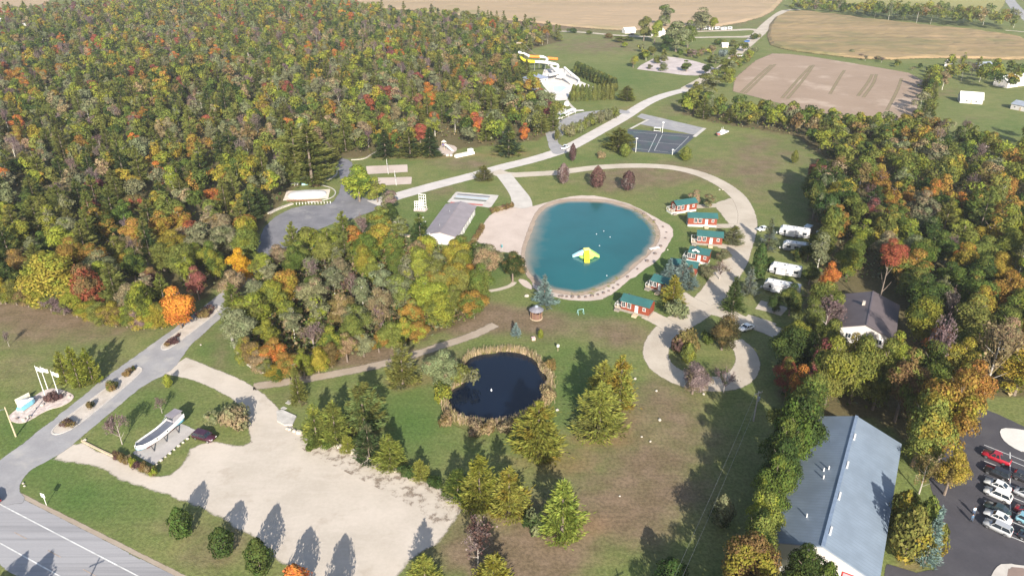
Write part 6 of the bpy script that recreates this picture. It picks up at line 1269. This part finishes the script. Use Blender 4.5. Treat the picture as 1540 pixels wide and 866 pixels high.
def upole(px, py, ty, label, lamp=False, arm=True, wire=None):
    p = at(px, py); h = hgt(px, py, ty); t = thing('utility_pole', label, 'utility pole', p, .5)
    MB().tube([(0, 0, 0), (0, 0, h)], [.17, .11], 8).build('pole', M['palewood'] if lamp else M['greybark'], t)
    if arm:
        MB().box((0, 0, h - .6), (2.2, .12, .14)).build('crossarm', M['greywood'], t)
        for x in (-1, -.4, .4, 1): MB().tube([(x, 0, h - .53), (x, 0, h - .3)], .05, 6).build('insulator', M['white_paint'], t)
        MB().tube([(0, -.35, h - 2.2), (0, -.35, h - 1.3)], .24, 10).build('transformer', M['steel'], t)
    if lamp: MB().tube([(0, 0, h - .5), (-.9, -.3, h - .2)], .05, 6).build('arm', M['steel'], t); MB().blob((-1.1, -.35, h - .25), (.6, .5, .35), 3, rough=0).build('lamp_head', M['lamp_white'], t)
    return p, h
upole(24, 656, 612, 'leaning looking wooden pole with a lamp beside the entrance sign', True, False)
P1, H1 = upole(1133, 633, 588, 'wooden utility pole with a crossarm in the shaded lawn before the hall')
P2 = at(975, 1010); hA = Vector((P1.x, P1.y, H1 - .3)); 
t = thing('utility_pole', 'wooden utility pole below the bottom edge carrying the overhead wires', 'utility pole', (P2.x, P2.y, 0), .5); MB().tube([(0, 0, 0), (0, 0, 9)], [.17, .11], 8).build('pole', M['greybark'], t); MB().box((0, 0, 8.4), (2.2, .12, .14)).build('crossarm', M['greywood'], t)
for k, s in enumerate((-1, 1)):
    a = hA + Vector((s * .88, s * .48, 0)); c = Vector((P2.x + s * .88, P2.y + s * .48, 8.7)); o = MB().tube([a.lerp(c, i / 10) - Vector((0, 0, 1.2 * 4 * (i / 10) * (1 - i / 10))) for i in range(11)], .013, 4).build('power_line', M['steel']); tag(o, ['left', 'right'][k] + ' overhead wire running down from the utility pole crossarm', 'power line')
p = at(70, 759); t = thing('road_sign', 'small white sign on a post at the grass corner beside the highway', 'sign', p, math.radians(-20)); MB().tube([(0, 0, 0), (0, 0, 2.3)], .06, 6).build('post', M['white_paint'], t); MB().box((0, -.06, 2.3), (.95, .06, .9)).build('sign_face', M['white_paint'], t, bevel=.02)
for (x, y, h, l) in ((839, 528, 1.6, 'small white post sign in the lawn right of the dark pond'), (1455, 601, 1.2, 'white round topped post at the top of the paved lot')):
    t = thing('post_sign', l, 'sign', at(x, y)); MB().tube([(0, 0, 0), (0, 0, h)], .06, 6).build('post', M['palewood'], t); MB().box((0, -.06, h), (.6, .06, .7)).build('sign_face', M['white_paint'], t)
t = thing('utility_box', 'pinkish ground box in the lawn above the dark pond', 'utility box', at(802, 511), .3); MB().box((0, 0, .35), (.9, .8, .7)).build('cabinet', m_('pinkbox', (.5, .33, .3), .6), t, bevel=.03); MB().box((0, 0, .73), (.96, .86, .06)).build('lid', m_('pinklid', (.55, .4, .38), .6), t)
for (x, y, h, l) in ((150, 838, 9, 'wooden pole just below the bottom edge whose shadow crosses the highway'),):
    tip = at(x, y); Ls = h / math.tan(SUN_EL); b0 = Vector((tip.x + math.sin(SUN_AZ) * Ls, tip.y - math.cos(SUN_AZ) * Ls, 0)); t = thing('utility_pole', l, 'utility pole', b0, .6); MB().tube([(0, 0, 0), (0, 0, h)], [.17, .11], 8).build('pole', M['greybark'], t); MB().box((0, 0, h - .6), (2.2, .12, .14)).build('crossarm', M['greywood'], t)
for k, (x, y, h) in enumerate(((38, 834, 7.), (76, 832, 7.5))):
    tip = at(x, y); Ls = h / math.tan(SUN_EL); tree('small', tip.x + math.sin(SUN_AZ) * Ls, tip.y - math.cos(SUN_AZ) * Ls, h, 2.2, 'mid green', None, ['left', 'right'][k] + ' roadside tree below the bottom left edge, known by its shadow on the highway')
# a beach umbrella
t = thing('beach_umbrella', 'closed dark beach umbrella on the sand', 'umbrella', at(755, 376)); MB().tube([(0, 0, 0), (0, 0, 2.2)], .05, 6).build('pole', M['white_paint'], t); MB().lathe([(.05, .9), (.22, 1.1), (.12, 1.9), (.02, 2.2)], 8).build('canopy', M['teal'], t)
# ------------------------------------------------------------------ boats
pad = [(198, 682), (232, 700), (296, 646), (258, 631)]
patch('boat_pad', pad, ground_mat('pad_stone', (.40, .375, .36), (.32, .30, .29), .1, .9, .4, 3, noise_edge=.2), .05, 1.5, .3, 0)
p, rz, L = frame((208, 686), (272, 639)); L = 11.2
bt = thing('display_boat', 'long white and light blue wooden boat on stands with a cabin at its far end', 'boat', p, rz)
def hull_ring(t, L, beam, sheer, keel, off=0.):
    w = beam / 2 * (math.sin(math.pi * min(1, (t * .92 + .05)) ** .8) ** .55 if t < .6 else .98 - .12 * (t - .6)); 
    if t < .04: w = max(w * .4, .12)
    zs = sheer(t); zk = keel(t); x = t * L
    return [(x, -w, zs), (x + .0, -w * .96, zs - .55), (x, -w * .72, zk + .5), (x, -w * .12, zk), (x, w * .12, zk), (x, w * .72, zk + .5), (x, w * .96, zs - .55), (x, w, zs)]
sheer = lambda t: 2.2 + .9 * abs(t - .45) ** 1.6 * (1.6 if t < .45 else 2.6); keel = lambda t: .7 + (.9 * (1 - t / .16) ** 2 if t < .16 else 0)
ts = [0, .03, .08, .15, .25, .4, .55, .7, .85, .95, 1.0]; rg = [hull_ring(t, L, 2.7, sheer, keel) for t in ts]
MB().loft([r[1:7] for r in rg]).build('hull', M['paleblue'], bt, True)
up = MB()
for sgn in (0, 1):
    up.loft([[(r[0][0], r[0][1] - .05, r[0][2]), (r[1][0], r[1][1] - .07, r[1][2] - .35), (r[1][0], r[1][1] + .06, r[1][2] - .3), (r[0][0], r[0][1] + .08, r[0][2])] if not sgn else [(r[7][0], r[7][1] + .05, r[7][2]), (r[6][0], r[6][1] + .07, r[6][2] - .35), (r[6][0], r[6][1] - .06, r[6][2] - .3), (r[7][0], r[7][1] - .08, r[7][2])] for r in rg])
up.build('topside', M['white_paint'], bt)
MB().loft([[(r[0][0], r[0][1] + .06, r[0][2] - .35), (r[7][0], r[7][1] - .06, r[7][2] - .35), (r[7][0], r[7][1] - .06, r[7][2] - .42), (r[0][0], r[0][1] + .06, r[0][2] - .42)] for r in rg]).build('deck', plain('boat_deck', (.10, .11, .14), .6), bt)
MB().box((L * .88, 0, 3.0), (2.4, 1.9, 1.3), taper=.86).build('cabin', plain('boat_cabin', (.28, .27, .29), .5), bt); MB().box((L * .88 - 1.14, 0, 3.15), (.06, 1.5, .7)).build('windscreen', M['glass'], bt); MB().box((L * .88, 0, 3.7), (2.7, 2.1, .12)).build('cabin_roof', plain('boat_roof', (.22, .2, .22), .6), bt)
for s in (-1, 1): MB().tube([(L * .88 - 1.1, s * .9, 3.55), (L * .88 - 2.2, s * 1.1, 2.65)], .05, 6).build('rail', M['chrome'], bt)
MB().box((L * .55, 0, .5), (L * .7, .22, .5)).build('keel', plain('keel_red', (.12, .05, .045), .7), bt)
for x in (.22, .5, .78):
    for s in (-1, 1): MB().tube([(L * x, s * 1.7, 0), (L * x, s * .95, 1.3)], [.14, .09], 6).build('stand', M['darkmetal'], bt)
for x in (.35, .58): MB().lathe([(.01, -.03), (.14, -.03), (.14, .03), (.01, .03)], 10).xform(Matrix.Translation((L * x, -1.38, 1.95)) @ Matrix.Rotation(R(90), 4, 'X')).build('porthole', M['darkmetal'], bt)

p, rz, L = frame((1079, 206), (1096, 198)); L = 9.5
b2 = thing('beached_boat', 'white boat with a red bow lying alone on the lawn beyond the sports court', 'boat', p, rz)
sh2 = lambda t: 1.2 + .35 * (1 - t) ** 2; k2 = lambda t: .1 + (.5 * (1 - t / .2) ** 2 if t < .2 else 0); rg = [hull_ring(t, L, 3.2, sh2, k2) for t in ts]
MB().loft(rg).build('hull', M['white_paint'], b2, True); MB().loft([[(x + (0, 0)[0], y * 1.03, z + .03) for x, y, z in r] for r in rg[:3]]).build('bow', M['red'], b2)
MB().loft([[(r[0][0], r[0][1] * .85, r[0][2] + .04), (r[7][0], r[7][1] * .85, r[7][2] + .04), (r[7][0], r[7][1] * .85, r[7][2] + .09), (r[0][0], r[0][1] * .85, r[0][2] + .09)] for r in rg[3:]]).build('deck', plain('boat2_deck', (.36, .36, .38), .6), b2); MB().box((L * .55, 0, 1.75), (2.6, 1.7, 1.1), taper=.8).build('cabin', M['white_paint'], b2)
for x in (.62, .8): MB().tube([(L * x, .9, 1.2), (L * x, .9, 3.2)], .06, 6).build('mast', M['white_paint'], b2)

# ------------------------------------------------------------------ vehicles
PAINT = {}
def paint(name, col):
    if name not in PAINT:
        m, nt, b = nodes_of('car_' + name); n = noise(nt, 3, 2); nt.links.new(mixc(nt, tuple(c * .92 for c in col), col, n), b.inputs['Base Color']); b.inputs['Roughness'].default_value = .28; b.inputs['Coat Weight'].default_value = .6; b.inputs['Metallic'].default_value = .15; PAINT[name] = m
    return PAINT[name]
def wheels(r, xs, y, rad=.34, w=.24):
    for x in xs:
        for s in (-1, 1):
            o = MB().tube([(x, s * (y - w), rad), (x, s * y, rad)], rad, 14).build('wheel', M['rubber'], r)
            MB().tube([(x, s * (y - .02), rad), (x, s * (y + .015), rad)], rad * .62, 10).build('rim', M['chrome'], o)
def car(px, py, rz, label, col, kind='sedan', L=4.7, W=1.85, loc=None, name='parked_car', cat='car', group=None):
    p = loc or at(px, py); r = thing(name, label, cat, (p.x, p.y, .045), rz, group); pm = paint(*col); h = W / 2
    if kind == 'sedan': body = [(0, .5, .62), (.1, .42, .78), (1.2, .3, .95), (1.3, .28, .98), (3.9, .28, 1.0), (4.55, .35, .95), (4.7, .45, .7)]; cab = [(1.25, .97, .96), (1.95, 1.42, .84), (3.1, 1.46, .84), (4.05, 1.0, .92)]
    elif kind == 'suv': body = [(0, .5, .7), (.08, .4, .95), (1.1, .3, 1.08), (1.2, .3, 1.1), (4.3, .3, 1.12), (4.62, .35, 1.1), (4.7, .45, .75)]; cab = [(1.15, 1.09, .96), (1.8, 1.66, .86), (4.1, 1.7, .86), (4.6, 1.13, .93)]
    else: body = [(0, .55, .75), (.1, .45, 1.0), (1.3, .35, 1.12), (1.4, .35, 1.14), (5.2, .35, 1.14), (5.4, .4, 1.12), (5.45, .5, .8)]; cab = [(1.5, 1.13, .96), (2.1, 1.75, .86), (3.2, 1.78, .86), (3.5, 1.15, .93)]
    f = L / body[-1][0]; rings = []
    for i, (x, z0, z1) in enumerate(body):
        t = .82 if i in (0, len(body) - 1) else (.94 if i in (1, len(body) - 2) else 1.0)
        rings.append([(x * f, -h * t, z0), (x * f, -h * t * 1.0, (z0 + z1) / 2 + .05), (x * f, -h * t * .92, z1), (x * f, 0, z1 + .035), (x * f, h * t * .92, z1), (x * f, h * t, (z0 + z1) / 2 + .05), (x * f, h * t, z0)])
    MB().loft(rings).build('body', pm, r, True)
    MB().loft([[(x * f, -h * w, .9 if i in (0, 3) else z - .02), (x * f, -h * w * .97, z), (x * f, h * w * .97, z), (x * f, h * w, .9 if i in (0, 3) else z - .02)] for i, (x, z, w) in enumerate(cab)] if False else [[(cab[0][0] * f, -h * cab[0][2], cab[0][1] - .06), (cab[3][0] * f, -h * cab[3][2], cab[3][1] - .06), (cab[3][0] * f, h * cab[3][2], cab[3][1] - .06), (cab[0][0] * f, h * cab[0][2], cab[0][1] - .06)], [(cab[1][0] * f, -h * .78, cab[1][1]), (cab[2][0] * f, -h * .78, cab[2][1]), (cab[2][0] * f, h * .78, cab[2][1]), (cab[1][0] * f, h * .78, cab[1][1])]]).build('windows', M['glass'], r)
    MB().box(((cab[1][0] + cab[2][0]) / 2 * f, 0, cab[2][1] + .01), ((cab[2][0] - cab[1][0]) * f + .14, h * 1.6, .07)).build('roof', pm, r, bevel=.02)
    for s in (-1, 1):
        for a, c in ((0, 1), (3, 2)): MB().tube([(cab[a][0] * f, s * h * cab[a][2], cab[a][1] - .05), (cab[c][0] * f, s * h * .79, cab[c][1])], .055, 5).build('pillar', pm, r)
        xm = (cab[1][0] + cab[2][0]) / 2 * f; MB().tube([(xm, s * h * .95, cab[1][1] * .62), (xm, s * h * .79, cab[2][1])], .05, 5).build('pillar', pm, r)
    if kind == 'pickup': MB().box((4.35 * f, 0, 1.17), (1.6, W * .76, .08)).build('bed_liner', M['darkmetal'], r)
    wheels(r, (L * .19, L * .80), h, .36 if kind != 'sedan' else .33)
    for s in (-1, 1):
        MB().box((.03, s * h * .62, body[1][2] - .12), (.08, .36, .14)).build('headlight', M['lamp_white'], r); MB().box((L - .03, s * h * .68, body[-1][2] - .02), (.08, .26, .2)).build('taillight', M['lamp_red'], r)
        MB().box((cab[0][0] * f + .25, s * (h + .08), cab[0][1] + .03), (.14, .18, .13)).build('mirror', pm, r)
    return r
d = at(1516, 752) - at(1478, 735); CRZ = math.atan2(d.y, d.x); CG = 'cars in the paved lot'
WHT, BLK, SIL = ('white', (.75, .75, .74)), ('black', (.02, .02, .023)), ('silver', (.42, .43, .45))
for (x, y, lab, col, kd, flip, L) in (
    (1497, 692, 'red pickup truck in the topmost bay of the paved lot', ('red', (.38, .015, .03)), 'pickup', 0, 5.3), (1498, 715, 'black car between the red pickup and the white cars', BLK, 'suv', 0, 4.7), (1499, 733.5, 'white sedan behind the big white car in the paved lot', WHT, 'sedan', 0, 4.7), (1499, 748, 'big white car, nearest of the two white ones side by side', WHT, 'suv', 0, 4.8),
    (1499, 769, 'dark green grey car below the white pair in the paved lot', ('darkgreen', (.03, .05, .05)), 'sedan', 0, 4.6), (1499, 781, 'white car between the dark and the silver car', WHT, 'sedan', 0, 4.6), (1499, 797, 'silver car at the lower end of the left parking row', SIL, 'suv', 0, 4.7),
    (1541, 724, 'dark car at the right edge opposite the red pickup', ('charcoal', (.035, .035, .04)), 'suv', 1, 4.7), (1544, 748, 'silver car at the right edge opposite the big white car', SIL, 'sedan', 1, 4.7), (1545, 775, 'red car at the right edge of the paved lot', ('red2', (.36, .02, .03)), 'sedan', 1, 4.6), (1547, 789, 'pale blue car at the right edge of the paved lot', ('paleblue', (.22, .42, .50)), 'suv', 1, 4.6), (1551, 814, 'dark blue car at the lower right edge of the paved lot', ('navy', (.02, .025, .04)), 'sedan', 1, 4.6)):
    c = at(x, y); dd = Vector((math.cos(CRZ), math.sin(CRZ), 0)); s = -1 if not flip else 1
    car(0, 0, CRZ + (math.pi if flip else 0), lab, col, kd, L * .93, 1.72, loc=c + dd * (L * .93 / 2) * s, group=CG, name='pickup_truck' if kd == 'pickup' else 'parked_car', cat='pickup truck' if kd == 'pickup' else 'car')
p, rz, L = frame((323, 664), (293, 656)); car(0, 0, rz, 'dark maroon van parked beside the display boat', ('maroon', (.05, .012, .025)), 'suv', 5.0, 1.95, loc=p, name='parked_van', cat='van')
p, rz, L = frame((839, 228), (853, 222)); car(0, 0, rz + math.pi, 'white pickup driving on the park road below the upper lot', WHT, 'pickup', 5.4, loc=at(855, 222), name='pickup_truck', cat='pickup truck')
p, rz, L = frame((-8, 757), (3, 743)); car(0, 0, HROT, 'dark car at the left edge of the highway mouth', BLK, 'sedan', 4.6, loc=at(-26, 748))
car(0, 0, .3, 'small white car behind the silvery spruce', WHT, 'sedan', 4.5, loc=at(1139, 348)); car(0, 0, .2, 'blue car parked at the far camp loop', ('blue', (.03, .12, .38)), 'suv', 4.8, loc=at(1119, 64)); car(0, 0, .1, 'dark car beside the white camp building with a gable', BLK, 'suv', 4.8, loc=at(946, 53)); car(0, 0, 2.8, 'white van parked on the grass by the far camp road', WHT, 'suv', 5.5, 2.1, loc=at(1120, 86), name='parked_van', cat='van'); car(0, 0, .5, 'white van at the loop island edge under the round dark tree', WHT, 'sedan', 4.6, loc=at(1112, 499))
def rv(a, c, label, H=3.3, slide=True, stripe='darkmetal'):
    p, rz, L = frame(a, c); r = thing('travel_trailer', label, 'trailer', p, rz, 'travel trailers at the right wood edge'); W = 2.6; pr = [(.5, .7), (0, 1.5), (.25, H - .5), (.9, H), (L - .2, H), (L, H - .25), (L, .7)]
    MB().side(pr, 0, W).build('body', M['rvskin'], r, bevel=.06)
    MB().side([(.9, H + .01), (L - .25, H + .01), (L - .25, H + .07), (.9, H + .07)], .12, W - .12).build('roof_sheet', plain('rv_roof', (.62, .62, .63), .6), r)
    for x in (.3, .62): MB().box((L * x, W / 2, H + .22), (1.0, .75, .3)).build('air_conditioner', M['white_paint'], r, bevel=.05)
    for x in (.46, .82): MB().box((L * x, W * .4, H + .12), (.4, .4, .14)).build('roof_vent', M['darkmetal'], r)
    for x in (.22, .48, .84): window(r, L * x, 0, H * .62, 1.1, .75, 0, -1, M['darkmetal'])
    MB().box((L * .5, -.012, H * .34), (L - .8, .03, .28)).build('stripe', M[stripe], r); d = MB().box((L * .68, -.02, H * .48), (.75, .05, 1.8)).build('door', M['white_paint'], r); MB().box((L * .68 + .28, -.06, H * .45), (.08, .05, .12)).build('handle', M['darkmetal'], d)
    if slide: MB().box((L * .38, -.35, H * .52), (L * .3, .7, 1.9)).build('slide_out', M['rvskin'], r, bevel=.03)
    MB().box((L * .5, 0, .62), (L * .9, W * .6, .16)).xform(Matrix.Translation((0, W / 2, 0))).build('chassis', M['darkmetal'], r)
    for x in (.52, .62):
        for y in (.12, W - .12): MB().tube([(L * x, y - .12, .36), (L * x, y + .12, .36)], .36, 12).build('wheel', M['rubber'], r)
    MB().tube([(.5, W / 2, .6), (-.9, W / 2, .5)], .08, 6).build('hitch', M['darkmetal'], r); MB().box((-.5, W / 2, .8), (.5, .4, .5)).build('gas_bottles', M['white_paint'], r)
    return r
rv((1170, 355), (1216, 362), 'topmost white travel trailer at the edge of the woods'); rv((1175, 378), (1219, 384), 'second white travel trailer, half shaded', 3.1, False); rv((1155, 412), (1203, 421), 'third silver white travel trailer', 3.3, True); rv((1146, 438), (1201, 449), 'lowest white travel trailer with dark stripes', 3.3, True)
p, rz, L = frame((1216, 354), (1226, 346)); t = thing('cargo_trailer', 'pale blue roofed box trailer behind the topmost travel trailer', 'trailer', p, rz); MB().box((1.4, 1, 1.5), (2.8, 2, 2.2)).build('body', M['rvskin'], t, bevel=.05); MB().box((1.4, 1, 2.68), (2.9, 2.1, .14)).build('roof', plain('box_roof', (.5, .58, .66), .5), t); MB().tube([(1.4, -.1, .35), (1.4, 2.1, .35)], .35, 12).build('wheel', M['rubber'], t)
o = MB().blob((0, 0, .6), (2.8, 2.2, 1.6), 4, rough=.03).xform(Matrix.Translation(at(1233, 352))).build('boat_cover', m_('cover_grey', (.45, .47, .5), .6), smooth=True); tag(o, 'small pale covered boat beside the box trailer', 'covered boat')
for k in range(7):
    x = 1040 + k * 9.5; q = at(x, 45 + (k % 2) * .6); t = thing('camper', ['tiny white camper at the left end of the far camp row', 'second camper of the far camp row from the left', 'third camper of the far camp row from the left', 'middle camper of the far camp row', 'third camper of the far camp row from the right', 'second camper of the far camp row from the right', 'tiny camper at the right end of the far camp row'][k], 'camper', q, .2 * (k % 3), 'campers in the far camp row')
    MB().box((0, 0, 1.5), (4.2 + k % 3, 2.4, 2.3)).build('body', M['rvskin'], t, bevel=.1); MB().box((0, -1.22, 1.8), (2.0, .06, .7)).build('window', M['glass'], t); MB().tube([(.4, -1.2, .35), (.4, 1.2, .35)], .35, 10).build('wheel', M['rubber'], t)
# kiosk-like white sheds by the upper lot and picnic table in the lawn
p, rz, L = frame((845, 181), (866, 171)); t = thing('entry_shelter', 'long white roofed entry shelter beside the upper parking lot', 'shelter', p, rz); MB().side([(0, 2.5), (L, 2.5), (L, 2.7), (0, 2.7)], 0, 2.6).build('roof', M['white_paint'], t)
for x in (.3, L / 2, L - .3):
    for y in (.2, 2.4): MB().box((x, y, 1.25), (.16, .16, 2.5)).build('post', M['white_paint'], t)
MB().box((L * .5, 2.4, .8), (L - .8, .1, 1.4)).build('panel', M['white_paint'], t)
t = thing('climbing_frame', 'thin green metal frame standing in the lush lawn by the nearest cabin', 'frame', at(873, 472), .3)
for x in (-.8, .8): MB().tube([(x, -.5, 0), (x, 0, 1.4)], .04, 6).build('leg', M['aqua'], t); MB().tube([(x, .5, 0), (x, 0, 1.4)], .04, 6).build('leg', M['aqua'], t)
MB().tube([(-.8, 0, 1.4), (.8, 0, 1.4)], .04, 6).build('crossbar', M['aqua'], t)

# ------------------------------------------------------------------ two people walking across the paved lot
def person(px, py, rz, label, top, legs, seed):
    r = random.Random(seed); p = at(px, py); V = [(0, 0, .98), (0, 0, 1.2), (0, 0, 1.42), (0, .01, 1.52), (0, .03, 1.66), (-.17, 0, 1.42), (-.22, -.06, 1.15), (-.2, .1, .92), (.17, 0, 1.42), (.22, .08, 1.15), (.2, -.08, .92), (-.1, 0, .92), (-.11, .16, .5), (-.11, .05, .06), (-.11, .18, .03), (.1, 0, .92), (.11, -.02, .5), (.11, -.22, .1), (.11, -.1, .03)]
    E = [(0, 1), (1, 2), (2, 3), (3, 4), (2, 5), (5, 6), (6, 7), (2, 8), (8, 9), (9, 10), (0, 11), (11, 12), (12, 13), (13, 14), (0, 15), (15, 16), (16, 17), (17, 18)]
    rad = [.15, .14, .15, .06, .1, .07, .05, .04, .07, .05, .04, .1, .07, .05, .045, .1, .07, .05, .045]
    me = bpy.data.meshes.new('body'); me.from_pydata(V, E, []); o = bpy.data.objects.new('body', me); COL.objects.link(o); m = o.modifiers.new('skin', 'SKIN'); me.skin_vertices.new() if not me.skin_vertices else None
    for i, v in enumerate(me.skin_vertices[0].data): v.radius = (rad[i], rad[i] * .85); v.use_root = (i == 0)
    o.modifiers.new('sub', 'SUBSURF').levels = 1; o.modifiers['sub'].render_levels = 1; me.materials.append(m_('skin', (.5, .3, .22), .6))
    t = thing('person', label, 'person', (p.x, p.y, .02), rz); o.parent = t
    MB().lathe([(.23, .92), (.22, 1.1), (.23, 1.35), (.2, 1.47), (.08, 1.5)], 12).xform(Matrix.Diagonal((1, .72, 1, 1))).build('jacket', top, t, True)
    for s, (y0, y1) in ((-1, (.12, .06)), (1, (-.02, -.18))): MB().tube([(s * .1, 0, .95), (s * .11, y0, .5), (s * .11, y1, .1)], [.13, .1, .085], 8).build('trouser_leg', legs, t, True); MB().box((s * .11, y1 + .07, .04), (.1, .27, .09)).build('shoe', M['rubber'], t, bevel=.02)
    for s, (y0, y1) in ((-1, (-.06, .08)), (1, (.08, -.06))): MB().tube([(s * .2, 0, 1.42), (s * .24, y0, 1.16), (s * .22, y1, .96)], [.085, .07, .055], 8).build('sleeve', top, t, True)
    MB().blob((0, .0, 1.74), (.23, .25, .2), seed, rough=.02).build('hair', m_('hair', (.05, .035, .025), .7), t, True)
person(1463, 773, R(170), 'person in pale blue top walking across the paved lot, upper of two', m_('pale_top', (.42, .52, .6), .8), m_('jeans', (.05, .08, .15), .8), 1)
person(1460, 784, R(185), 'person in dark blue clothes walking across the paved lot, lower of two', m_('navy_top', (.06, .12, .2), .8), m_('dark_jeans', (.05, .07, .11), .8), 2)

# ------------------------------------------------------------------ the air over the site
hm = bpy.data.materials.new('haze'); hm.use_nodes = True; hm.node_tree.nodes.remove(hm.node_tree.nodes['Principled BSDF'])
pv = hm.node_tree.nodes.new('ShaderNodeVolumePrincipled'); pv.inputs['Density'].default_value = .00011; pv.inputs['Color'].default_value = (.90, .94, 1, 1); pv.inputs['Anisotropy'].default_value = .2
hm.node_tree.links.new(pv.outputs[0], hm.node_tree.nodes['Material Output'].inputs['Volume'])
hz = MB().box((0, 1500, 49.5), (5000, 5000, 101.0)).build('haze', hm); tag(hz, kind='stuff', label='thin pale air over the whole site', cat='haze')
